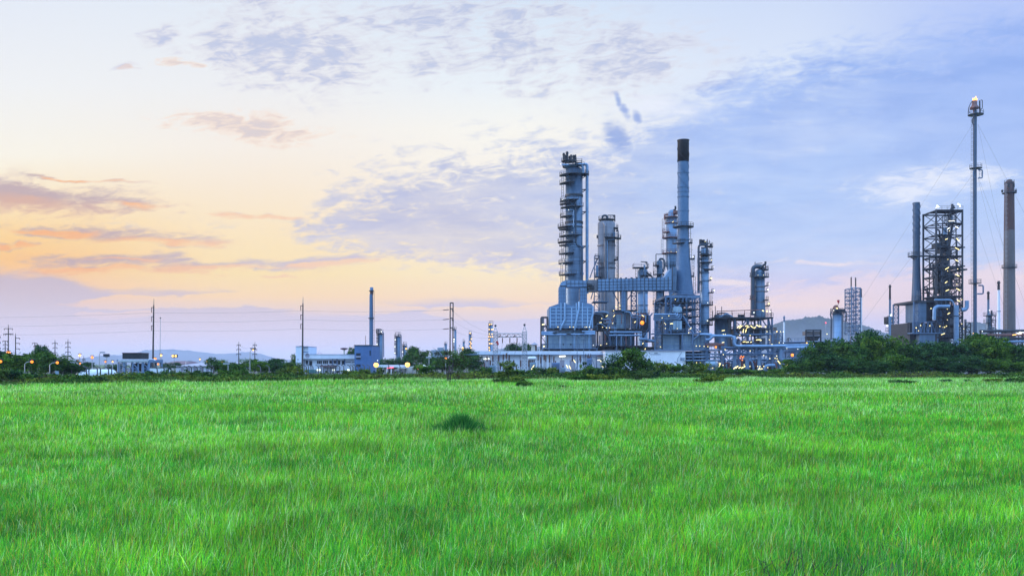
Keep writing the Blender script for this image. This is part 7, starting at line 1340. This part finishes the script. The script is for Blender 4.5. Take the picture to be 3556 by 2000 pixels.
def wire(pts, label, group, r=.035):
    b = MB(); out = []
    for (a, c, sag) in pts:
        for i in range(13): t = i / 12; q = Vector(a).lerp(Vector(c), t); q.z -= sag * 4 * t * (1 - t); out.append(q)
    b.tube(out, r, 4); o = b.build('power_line', 'wire'); tag(o, label, 'power line', group)
f = Fr(190)
for k, (yl, y1, y2, y3, nm) in enumerate(((1101, 1086, 1079, 1076, 'top'), (1132, 1118, 1110, 1109, 'middle'), (1161, 1149, 1142, 1142, 'bottom'))):
    wire([(f.p(-300, yl + 3), f.p(526, y1), .35)], f'{nm} power line left of the tall pole by the blue pipe frame', 'power lines', .015)
    wire([(f.p(526, y1), f.p(1044, y2), .25)], f'{nm} power line between the two tall dark power poles', 'power lines', .015)
    wire([(f.p(1044, y2), f.p(1539, y3 + 1), .3)], f'{nm} power line between the office pole and the twin pole', 'power lines', .015)
    wire([(f.p(1575, (1082, 1115, 1148)[k]), Vector((Fr(206).x(1727), 206, Fr(206).z((1160, 1164, 1168)[k]))), .9)], f'{nm} of the three lines sagging from the twin pole to the gantry', 'power lines', .015)
def small_pole(px, ytop, D, arms, label, side=0, spike=8, gr='small power poles'):
    f = Fr(D); o = thing('power_pole', label, 'power pole', (f.x(px), D, 0), gr); MB().tube([f.p(px, 1300), f.p(px, ytop + spike)], .125, 8, .095).build('pole', 'concrete_dark', o)
    if spike: MB().tube([f.p(px, ytop + spike), f.p(px, ytop)], .05, 5).build('lightning_spike', 'concrete_dark', o)
    for y, w in arms:
        b = MB(); b.bar(f.p(px - (w if side <= 0 else 0), y), f.p(px + (w if side >= 0 else 0), y), .10); b.build('cross_arm', 'concrete_dark', o)
        for sx in ((-1, 1) if side == 0 else (side,)): MB().tube([f.p(px + sx * (w - 1), y), f.p(px + sx * (w - 1), y + 5)], .06, 6).build('insulator', 'insulator', o)
    return o
small_pole(29, 1127, 180, ((1141, 15), (1159, 17), (1160, 10)), 'tallest dark power pole near the left frame edge', 0, 12)
small_pole(54, 1157, 185, ((1174, 15), (1192, 15), (1211, 14)), 'power pole with three one sided arms near the left frame edge', 1, 10)
small_pole(18, 1183, 200, ((1184, 9), (1196, 8), (1210, 9)), 'shorter three armed pole just left of the tallest left pole', 0, 0); small_pole(-2, 1165, 190, ((1169, 4), (1188, 4), (1208, 4)), 'power pole cut by the left frame edge', 1, 2)
small_pole(121, 1189, 215, ((1191, 9), (1201, 5)), 'short pole peeping over the left wood by the tall treetop', 0, 0); small_pole(191, 1179, 210, ((1191, 9), (1207, 8), (1224, 8)), 'left of two spiked power poles left of the white tank'); small_pole(236, 1177, 210, ((1189, 9), (1205, 9), (1222, 9)), 'right of two spiked power poles left of the white tank')
small_pole(291, 1234, 260, ((1245, 5), (1251, 6)), 'tiny far power pole above the white tank'); small_pole(829, 1187, 215, ((1197, 7), (1213, 8), (1229, 8)), 'left of two spiked power poles behind the curved street lamp'); small_pole(885, 1187, 215, ((1197, 7), (1213, 8), (1229, 8)), 'right of two spiked power poles behind the curved street lamp')
wire([(Fr(215).p(829, 1198), Fr(215).p(885, 1198), .8)], 'short sagging line between the two spiked poles by the curved lamp', 'power lines', .014)
wire([(Fr(210).p(191, 1192), Fr(210).p(236, 1190), .6)], 'short sagging line between the two spiked poles by the white tank', 'power lines', .014)
wire([(Fr(185).p(56, 1203), Fr(215).p(115, 1191), 1.1)], 'sagging line from the one sided pole to the short pole over the wood', 'power lines', .014)
o = thing('thin_mast', 'very thin tall mast with a dark tip right of the tall left pole', 'mast', (Fr(200).x(555), 200, 0)); MB().tube([Fr(200).p(555, 1295), Fr(200).p(557, 1106)], .075, 6, .05).build('pole', 'galv', o); MB().sphere(Fr(200).p(557, 1104), .17, 8, 5).build('tip', 'steel_dark', o)

# street lamps
SL = [(86, 1338, 1256, 112, 'orange street lamp arching right before the left wood, first from left', 25, 'lamp_sodium', .24), (173, 1336, 1259, 113, 'orange street lamp arching right before the left wood, beside the little sign', 26, 'lamp_sodium', .24), (-14, 1338, 1255, 112, 'orange street lamp at the left frame edge', 16, 'lamp_sodium', .24),
      (29, 1300, 1227, 170, 'bright orange lamp at the foot of the tallest left pole', None, 'lamp_sodium', .5), (277, 1300, 1234, 190, 'round orange globe lamp, higher one of two above the white tank', None, 'lamp_gold', .34), (278, 1305, 1262, 180, 'orange lamp, lower one of two above the left end of the white tank', None, 'lamp_sodium', .26),
      (320, 1300, 1241, 190, 'bright orange lamp on a dark post above the white tank', None, 'lamp_sodium', .38), (345, 1305, 1223, 170, 'unlit curved grey street lamp behind the white tank', 12, None, .2), (366, 1300, 1256, 200, 'small orange lamp behind the right end of the white tank', None, 'lamp_sodium', .26), (391, 1300, 1256, 205, 'faint gold lamp between white tank and blue pipe frame', None, 'lamp_gold', .24),
      (412, 1305, 1256, 175, 'orange lamp at the left end of the blue pipe frame', None, 'lamp_sodium', .24), (537, 1300, 1248, 195, 'brightest orange lamp at the foot of the tall left pole', None, 'lamp_sodium', .42), (549, 1300, 1264, 180, 'lower orange lamp between the tall left pole and thin mast', None, 'lamp_sodium', .26), (559, 1300, 1234, 205, 'gold lamp partway up beside the very thin mast', None, 'lamp_gold', .36),
      (765, 1310, 1270, 165, 'bright gold lamp low before the trees right of the long shed', None, 'lamp_gold', .32), (771, 1310, 1258, 172, 'orange lamp just above the low gold lamp right of the long shed', None, 'lamp_sodium', .2), (694, 1300, 1247, 300, 'far gold lamp behind the long shed roof', None, 'lamp_gold', .34), (717, 1300, 1256, 300, 'far small gold lamp right behind the long shed', None, 'lamp_gold', .24),
      (868, 1318, 1215, 115, 'tall curved street lamp with warm head right of the long shed', 11, 'lamp_gold', .12), (792, 1315, 1262, 140, 'unlit small curved lamp post right of the long shed', -5, None, .2), (645, 1300, 1253, 240, 'unlit curved lamp over the long shed roof', 14, None, .2),
      (1306, 1312, 1267, 172, 'brightest yellow lamp at the left end of the gate canopy', None, 'lamp_gold', .44), (1415, 1312, 1266, 172, 'brightest yellow lamp over the middle of the gate canopy', None, 'lamp_gold', .44), (1410, 1300, 1211, 250, 'small gold lamp on the shortest of the three left columns', None, 'lamp_gold', .3), (1548, 1312, 1244, 168, 'orange lamp glowing beside the lone thin tree', None, 'lamp_sodium', .28),
      (1490, 1315, 1240, 150, 'bare white lamp post right of the gate canopy', None, None, .2), (270, 1300, 1253, 210, 'tiny orange lamp left of the white tank', None, 'lamp_sodium', .16)]
for px, yb, yl, D, lb, arm, kind, r in SL: sodium_post(px, yb, yl, D, lb, 'street lamps', r, kind, arm)
def flood_mast(px, yt, D, label, kind):
    f = Fr(D); o = thing('floodlight_mast', label, 'floodlight mast', (f.x(px), D, 0), 'floodlight masts'); b = MB(); b.tube([f.p(px, 1300), f.p(px, yt + 5)], .075, 6); b.bar(f.p(px - 6, yt + 6), f.p(px + 6, yt + 6), .1); b.build('pole', 'galv', o)
    for sx in (-5, 5):
        if kind: lamp(o, f.p(px + sx, yt), kind, .33)
        b = MB(); b.box(f.x(px + sx) - .35, f.x(px + sx) + .35, D + (.3 if kind else -.2), D + (.5 if kind else .1), f.z(yt) - .3, f.z(yt) + .35); b.build('floodlight', 'steel_dark', o)
flood_mast(370, 1234, 200, 'unlit twin floodlight mast behind the white tank', None); flood_mast(498, 1236, 220, 'unlit twin floodlight mast behind the blue pipe frame', None); flood_mast(605, 1236, 215, 'lit twin gold floodlight mast before the red roof', 'lamp_gold')

# horizontal tank, blue frame, sheds
def left_things():
    D = 150; f = Fr(D); o = thing('white_tank', 'long white horizontal tank with rounded ends behind the left bushes', 'tank', (f.x(335), D, 0)); MB().hcyl(f.x(282), f.x(388), D, f.z(1301), 19 * f.m, 24, .75).build('shell', 'white_paint', o)
    for px in (300, 365): MB().box(f.x(px - 5), f.x(px + 5), D - .7, D + .7, 0, f.z(1312)).build('saddle', 'concrete', o)
    o = thing('small_sign', 'small pale green board on a post right of the left street lamps', 'sign', (f.x(197), 118, 0)); g_ = Fr(118); MB().box(g_.x(190), g_.x(203), 118, 118.06, g_.z(1299), g_.z(1288)).build('board', 'furnace_low', o); b = MB(); b.bar(g_.p(191, 1320), g_.p(191, 1290), .08); b.build('post', 'steel_dark', o)
    D = 168; f = Fr(D); o = thing('blue_pipe_frame', 'blue steel frame of columns with a slatted top and a dark box above', 'steel frame', (f.x(470), D, 0))
    for px in (410, 430, 461, 480, 496, 517):
        for dd in (0, 6): b = MB(); b.bar(f.p(px, 1300, dd), f.p(px, 1248, dd), .42 if px in (430, 517, 496) else .25); b.build('column', 'tank', o)
    MB().box(f.x(408), f.x(521), D - .3, D + 6.3, f.z(1258), f.z(1248)).build('slatted_roof', 'tank', o); b = MB()
    for i in range(22): x = f.x(412) + (f.x(518) - f.x(412)) * i / 22; b.bar((x, D - .36, f.z(1257)), (x + .3, D - .36, f.z(1249)), .12)
    b.build('slats', 'white_paint', o); MB().box(f.x(417), f.x(479), D + 1, D + 5, f.z(1246), f.z(1226)).build('cooler_box', 'dark', o); MB().box(f.x(416), f.x(480), D + .8, D + 5.2, f.z(1226), f.z(1224)).build('box_lid', 'roof_red', o)
    for a, c in ((432, 461), (461, 480), (497, 517)): b = MB(); b.bar(f.p(a, 1262), f.p(c, 1280), .16); b.bar(f.p(a, 1280), f.p(c, 1280), .14); b.bar(f.p(a, 1296), f.p(c, 1280), .14); b.build('brace', 'tank', o)
    b = MB(); lattice(b, f.p(408, 1298, 1), f.p(430, 1298, 1), f.p(408, 1252, 1), f.p(430, 1252, 1), 2, 4, .16, True); b.build('stair_frame', 'tank', o)
    for k in range(5): MB().hcyl(f.x(420 + 15 * k), f.x(431 + 15 * k), D + 3, f.z(1297 + (k % 2)), .45, 12, .3).build('pump', 'white_paint', o)
    MB().box(f.x(428), f.x(480), D + 3.5, D + 6, 0, f.z(1262)).build('equipment_casing', 'dark', o)
    for k in range(6): MB().tube([f.p(500 + 4 * k, 1247, 2), f.p(502 + 4 * k, 1252, 2)], .22, 6).build('fan', 'white_paint', o)
    D = 165; f = Fr(D); o = thing('low_white_wall', 'low white wall right of the blue pipe frame', 'wall', (f.x(556), D, 0)); MB().box(f.x(520), f.x(590), D, D + .3, 0, f.z(1278)).build('panel', 'white', o); MB().box(f.x(519), f.x(591), D - .08, D + .38, f.z(1278), f.z(1276)).build('coping', 'concrete', o)
    def shed(x0, x1, ye, yr, D, depth, wall, roof, label, ridge=None, name='shed'):
        f = Fr(D); o = thing(name, label, 'building', (f.x((x0 + x1) / 2), D, 0)); MB().box(f.x(x0), f.x(x1), D, D + depth, 0, f.z(ye)).build('wall', wall, o); a, c = ridge or (x0, x1); e = (x1 - x0) * .03
        MB().add([(f.x(x0 - e), D - 1, f.z(ye)), (f.x(x1 + e), D - 1, f.z(ye)), (f.x(x1 + e), D + depth + 1, f.z(ye)), (f.x(x0 - e), D + depth + 1, f.z(ye)), (f.x(a), D + depth / 2, f.z(yr)), (f.x(c), D + depth / 2, f.z(yr))], [(0, 1, 5, 4), (2, 3, 4, 5), (1, 2, 5), (3, 0, 4), (3, 2, 1, 0)]).build('roof', roof, o); return o, f
    shed(558, 646, 1264, 1253, 300, 18, 'cream', 'roof_red', 'house with a low purple red hipped roof behind the long shed', (578, 632)); 
    o, f = shed(612, 735, 1271, 1259, 230, 20, 'white', 'roof_grey', 'long pale grey roofed shed left of centre', (650, 720), 'long_shed')
    for k in range(5): MB().box(f.x(628 + 22 * k), f.x(638 + 22 * k), 229.94, 230.01, .1, f.z(1277)).build('shutter', 'roof_grey', o)
    shed(805, 860, 1262, 1256, 330, 15, 'white', 'roof_grey', 'far pale shed roof between the two spiked poles', (812, 850))
    # distant town blocks behind the twin pole
    D = 700; f = Fr(D)
    for i, (a, c, yt) in enumerate(((1498, 1518, 1216), (1516, 1536, 1207), (1505, 1540, 1224))):
        o = thing('plant_block', ('far pale lilac plant block, leftmost behind the twin pole', 'tallest far pale lilac plant block behind the twin pole', 'lowest far pale lilac plant block behind the twin pole')[i], 'building', (f.x((a + c) / 2), D + 10 * i, 0)); MB().box(f.x(a), f.x(c), D + 10 * i, D + 10 * i + 9, 0, f.z(yt)).build('wall', 'roof_grey', o); b = MB(); lattice(b, (f.x(a), D + 10 * i - .2, 2), (f.x(c), D + 10 * i - .2, 2), (f.x(a), D + 10 * i - .2, f.z(yt)), (f.x(c), D + 10 * i - .2, f.z(yt)), 3, 5, .5, False); b.build('frame', 'furnace_low', o)
left_things()
def far_column(px, w, yt, D, label, mat='clad', side=-1, lamps=(), pipe_side=1, lk='lamp_gold', nplat=6):
    f = Fr(D); r = w / 2 * f.m; o = thing('far_column', label, 'column', (f.x(px), D, 0)); MB().lathe(f.x(px), D, [(0, r), (f.z(yt + 4), r)] + dome_prof(f.z(yt + 4), r, r * .5), 20).build('shell', mat, o)
    for k in range(nplat): y = yt + 6 + (1235 - yt) * k / nplat; platform(o, f.x(px), D, f.z(y), r, r * 1.45, 180 if side < 0 else 280, 260 if side < 0 else 370, 'steel_dark', 1.3)
    platform(o, f.x(px), D, f.z(yt + 2), .2, r * 1.2, 0, 360, 'steel_dark', 1.6)
    if pipe_side: pipe(o, [f.p(px, yt + 2), f.p(px, yt - 5), f.p(px + pipe_side * w * .62, yt - 5), f.p(px + pipe_side * w * .66, 1240)], r * .18, mat, 8, r * .6)
    for x, y in lamps: lamp(o, f.p(x, y, -r * 1.2), lk, .16 * D / 250 * 1.3)
    return o, f
o, f = far_column(1320, 19, 1158, 320, 'left and tallest of three grey columns right of the office stack', 'clad', -1, ((1311, 1196), (1310, 1222), (1312, 1234), (1326, 1152), (1309, 1248)), 1, 'lamp_cool', 7)
b = MB(); lattice(b, f.p(1307, 1157), f.p(1323, 1157), f.p(1307, 1143), f.p(1323, 1143), 2, 1, .3, True); b.build('top_frame', 'steel_dark', o)
far_column(1382, 18, 1167, 330, 'middle of three grey columns right of the office stack', 'clad', -1, ((1374, 1180), (1373, 1204), (1373, 1226)), 1, 'lamp_cool', 6); far_column(1405, 12, 1199, 350, 'right and shortest of three grey columns right of the office stack', 'clad', -1, ((1399, 1222),), 1, 'lamp_cool', 4)
far_column(1581, 8, 1142, 500, 'slim far column hugging the right side of the twin pole', 'clad', -1, ((1577, 1178), (1576, 1186)), 0, 'lamp_cool', 3); far_column(1610, 7, 1185, 520, 'shortest far lit column right of the twin pole', 'clad', 1, ((1607, 1208), (1608, 1216)), 0, 'lamp_gold', 3); far_column(1632, 9, 1158, 480, 'far column with a string of lamps down its right side', 'clad', 1, ((1633, 1157), (1637, 1177), (1633, 1187), (1636, 1193), (1633, 1201), (1636, 1208)), 0, 'lamp_gold', 6)
far_column(1705, 13, 1128, 330, 'lamp ringed column just left of the switchyard gantry', 'clad_pale', -1, ((1700, 1127), (1706, 1126), (1699, 1144), (1708, 1144), (1712, 1144), (1700, 1160), (1709, 1160), (1698, 1169), (1704, 1169), (1711, 1169), (1699, 1180), (1700, 1193), (1706, 1193), (1712, 1193), (1699, 1207), (1700, 1216)), -1, 'lamp_gold', 6); far_column(1548, 9, 1192, 600, 'dim far column left of the twin pole', 'clad', -1, (), 0, 'lamp_cool', 2)

def office():
    D = 205; f = Fr(D); o = thing('office_building', 'white two storey office with a left stair tower and a band of windows', 'building', (f.x(1140), D, 0))
    MB().box(f.x(1058), f.x(1238), D, D + 12, 0, f.z(1246)).build('wall', 'white', o); MB().box(f.x(1056), f.x(1239), D - 1.1, D + 12.3, f.z(1246), f.z(1231)).build('roof_fascia', 'white', o); MB().box(f.x(1055.6), f.x(1239), D - 1.2, D + 12.4, f.z(1231), f.z(1230)).build('coping', 'tank', o)
    MB().box(f.x(1032), f.x(1056), D - 1.4, D + 8, 0, f.z(1204)).build('stair_tower', 'white', o); MB().box(f.x(1056.2), f.x(1073), D - .6, D + 8, f.z(1230), f.z(1204)).build('upper_block', 'white', o); MB().box(f.x(1031.5), f.x(1074), D - 1.5, D + 8.1, f.z(1204), f.z(1202.6)).build('coping', 'tank', o)
    b = MB(); b.bar(f.p(1056, 1222, -.65), f.p(1073, 1222, -.65), .12); b.build('string_course', 'tank', o); MB().box(f.x(1036), f.x(1045), D + 1, D + 3, f.z(1202), f.z(1200.5)).build('roof_unit', 'roof_red', o)
    MB().box(f.x(1039), f.x(1041), D - 1.46, D - 1.39, f.z(1251), f.z(1246)).build('slit_window', 'glass', o)
    for a, c, y0, y1, m_ in ((1061, 1071, 1265, 1251, 0), (1073, 1085, 1269, 1252, 0), (1100, 1119, 1264, 1251, 2), (1121, 1140, 1264, 1251, 2), (1143, 1154, 1263, 1251, 0), (1158, 1169, 1263, 1251, 0), (1173, 1183, 1266, 1251, 0), (1186, 1197, 1266, 1251, 0), (1199, 1219, 1259, 1255, 0), (1222, 1237, 1259, 1255, 0)): win(o, f.x(a), f.x(c), f.z(y0), f.z(y1), D - .02, 'white', None, m_)
    for px in (1156, 1171, 1198): b = MB(); b.bar(f.p(px, 1270, -.25), f.p(px, 1245, -.25), .16); b.build('downpipe', 'blue_wall', o)
    MB().box(f.x(1120), f.x(1170), D - 3, D - .1, f.z(1274), f.z(1268)).build('canopy', 'roof_red', o); MB().box(f.x(1075), f.x(1100), D - 2.6, D - .1, f.z(1294), f.z(1283)).build('tarp', 'green_tarp', o)
    for a, c, m_ in ((1128, 1140, None), (1100, 1114, 'window_lit'), (1154, 1163, 'window_lit'), (1205, 1217, 'window_lit'), (1166, 1180, None)): win(o, f.x(a), f.x(c), f.z(1294 if m_ is None else 1288), f.z(1286 if m_ is None else 1281), D - .05, 'white', m_)
    b = MB(); c = f.p(1072, 1236, -1.9); b.lathe(0, 0, [(0, .02), (.1, .35), (.3, .62)], 14, True, False); b.v = [(c.x + x * .8 + z * .7, c.y - z, c.z + y) for x, y, z in b.v]; b.build('satellite_dish', 'roof_grey', o); b = MB(); b.bar(f.p(1072, 1241, -1.2), f.p(1072, 1236, -1.8), .1); b.build('dish_arm', 'galv', o)
    b = MB(); b.tube(b.arcpts(0, 0, 0, 1, 0, 180), .06, 5); b.v = [(f.x(1104) + x * .5, D + 2, f.z(1231) + y * .5) for x, y, z in b.v]; b.build('roof_hoop', 'galv', o)
    # blue block
    o = thing('blue_block', 'plain blue tower block at the right end of the white office', 'building', (f.x(1269), D - 2, 0)); MB().box(f.x(1239), f.x(1298), D - 3, D + 9, 0, f.z(1201)).build('wall', 'blue_wall', o); MB().box(f.x(1237.5), f.x(1299), D - 3.2, D + 9.2, f.z(1201), f.z(1198.5)).build('coping', 'concrete', o)
    for a, c, y0, y1 in ((1244, 1261, 1236, 1226), (1244, 1261, 1248, 1242), (1244, 1261, 1274, 1264), (1244, 1250, 1287, 1281), (1252, 1260, 1287, 1281), (1290, 1295.5, 1236, 1217)): win(o, f.x(a), f.x(c), f.z(y0), f.z(y1), D - 3.02, 'blue_wall')
    MB().box(f.x(1244), f.x(1261), D - 3.4, D - 3.02, f.z(1241.5), f.z(1237)).build('air_conditioner', 'roof_grey', o)
    MB().tube([f.p(1265, 1200, 2), f.p(1264, 1165, 2)], .06, 5).build('aerial', 'steel_red', o)
    D = 245; f = Fr(D); o = thing('water_mast', 'small mushroom topped mast behind the office roof', 'mast', (f.x(1195), D, 0)); MB().tube([f.p(1196, 1290), f.p(1195, 1212)], .35, 8, .22).build('pole', 'cream', o); MB().lathe(f.x(1195), D, [(f.z(1215), .3), (f.z(1212), 1.0), (f.z(1209), 1.1), (f.z(1207), .4)], 12).build('cap', 'roof_red', o)
    D = 300; f = Fr(D); o = thing('office_stack', 'tall thin grey stack with a brown band rising behind the blue block', 'stack', (f.x(1289), D, 0)); MB().lathe(f.x(1289), D, [(0, 7 * f.m), (f.z(1105), 6.9 * f.m), (f.z(1022), 6.0 * f.m)], 18).build('shaft', 'stack', o); MB().lathe(f.x(1290.5), D, [(f.z(1022), 6.0 * f.m), (f.z(1010), 5.8 * f.m)], 18).build('brown_band', 'brick_red', o); MB().lathe(f.x(1290.5), D, [(f.z(1010), 5.8 * f.m), (f.z(998), 5.8 * f.m), (f.z(998), 4.6 * f.m)], 18).build('top_section', 'stack', o)
    rings(o, f, f.x(1290), D, 5.8 * f.m, [1010], 'steel_dark', .3, .3); rings(o, f, f.x(1289), D, 6.8 * f.m, [1105], 'steel_dark', .3, .3); ladder(o, f.x(1297), D - .4, f.z(1195), f.z(1012), 'steel_dark', .6, 'x', False)
office()
def canopy():
    D = 184; f = Fr(D); o = thing('gate_canopy', 'low white roofed open gate shelter lit by two bright yellow lamps', 'shelter', (f.x(1390), D, 0))
    MB().prism([(f.x(1312), f.z(1275)), (f.x(1395), f.z(1275)), (f.x(1395), f.z(1267)), (f.x(1312), f.z(1266.5))], D, D + 6).build('roof', 'white', o); MB().prism([(f.x(1380), f.z(1279)), (f.x(1440), f.z(1271)), (f.x(1465), f.z(1266)), (f.x(1480), f.z(1272)), (f.x(1478), f.z(1276)), (f.x(1440), f.z(1276)), (f.x(1382), f.z(1281))], D - 1.5, D + 4).build('roof', 'cream', o)
    for px in (1316, 1330, 1343, 1358, 1384, 1410, 1434, 1450, 1474): b = MB(); b.bar(f.p(px, 1298, .3), f.p(px, 1272, .3), .22); b.build('post', 'white', o)
    MB().box(f.x(1368), f.x(1388), D + 1, D + 4, 0, f.z(1282)).build('booth', 'white', o); win(o, f.x(1372), f.x(1380), f.z(1292), f.z(1287), D + .98, 'white'); MB().box(f.x(1318), f.x(1480), D + 5.5, D + 5.8, 0, f.z(1277)).build('back_wall', 'cream', o)
    for k in range(3): MB().box(f.x(1335 + 30 * k), f.x(1345 + 30 * k), D + 5.4, D + 5.52, f.z(1296), f.z(1280)).build('window', 'glass', o)
    lamp(o, f.p(1356, 1277, -.2), 'lamp_red', .16, (1.6, .1)); lamp(o, f.p(1452, 1280, -.4), 'lamp_red', .2); lamp(o, f.p(1301, 1251, 4), 'lamp_cool', .14)
    b = MB(); b.bar(f.p(1316, 1296, -1), f.p(1332, 1286, -1), .2); b.bar(f.p(1374, 1302, -1), f.p(1388, 1288, -1), .2); b.build('raker', 'concrete', o)
canopy()
# bent topped concrete fence posts along the plant boundary
def fence(xs, D, h, where, every=None):
    f = Fr(D)
    for i, px in enumerate(xs):
        rng = random.Random(px); o = thing('fence_post', f'{ORD[i]} grey concrete fence post from the left {where}', 'fence post', (f.x(px), D, 0), 'bent topped fence posts')
        H = h * rng.uniform(.94, 1.05); dx = -.55; b = MB(); b.bar((f.x(px), D, 0), (f.x(px), D, H * .8), .15); b.build('shaft', 'concrete', o); b = MB(); b.tube([(f.x(px), D, H * .78), (f.x(px) + dx * .3, D, H * .92), (f.x(px) + dx, D, H)], .075, 5); b.build('bent_top', 'concrete', o)
fence([1064, 1072, 1080, 1087, 1106, 1115, 1124, 1138, 1147, 1158, 1166, 1180, 1194, 1216, 1226, 1234, 1246, 1266, 1284], 170, 1.9, 'before the white office')
fence([70, 110, 148, 185, 248, 300, 309, 338, 349], 128, 1.75, 'along the left wood and white tank'); fence([377, 388, 437, 455, 546, 570, 585], 128, 1.75, 'before the blue pipe frame'); fence([650, 665, 685, 705, 742, 905, 935], 140, 1.8, 'before the long shed')
fence([1350, 1389, 1446, 1490], 165, 2.2, 'before the gate canopy'); fence([2300, 2312, 2326, 2340, 2352, 2400, 2420], 175, 2.4, 'at the foot of the plain white wall')
# ------------------------------------------------------------------ air
def haze():
    m = bpy.data.materials.new('air'); m.use_nodes = True; t = m.node_tree; t.nodes.clear(); g = NG(t)
    v = g.node('ShaderNodeVolumePrincipled'); v.inputs['Color'].default_value = (0.74, 0.79, 1.0, 1); v.inputs['Density'].default_value = 1.0e-4; v.inputs['Anisotropy'].default_value = 0.0
    o = g.node('ShaderNodeOutputMaterial'); g.put(o.inputs['Volume'], v.outputs[0])
    b = MB().box(-9600, 9600, -420, 9800, -1.6, 124).build('haze', m); tag(b, 'thin pale blue haze over the whole plain', 'haze', kind='stuff')
haze()
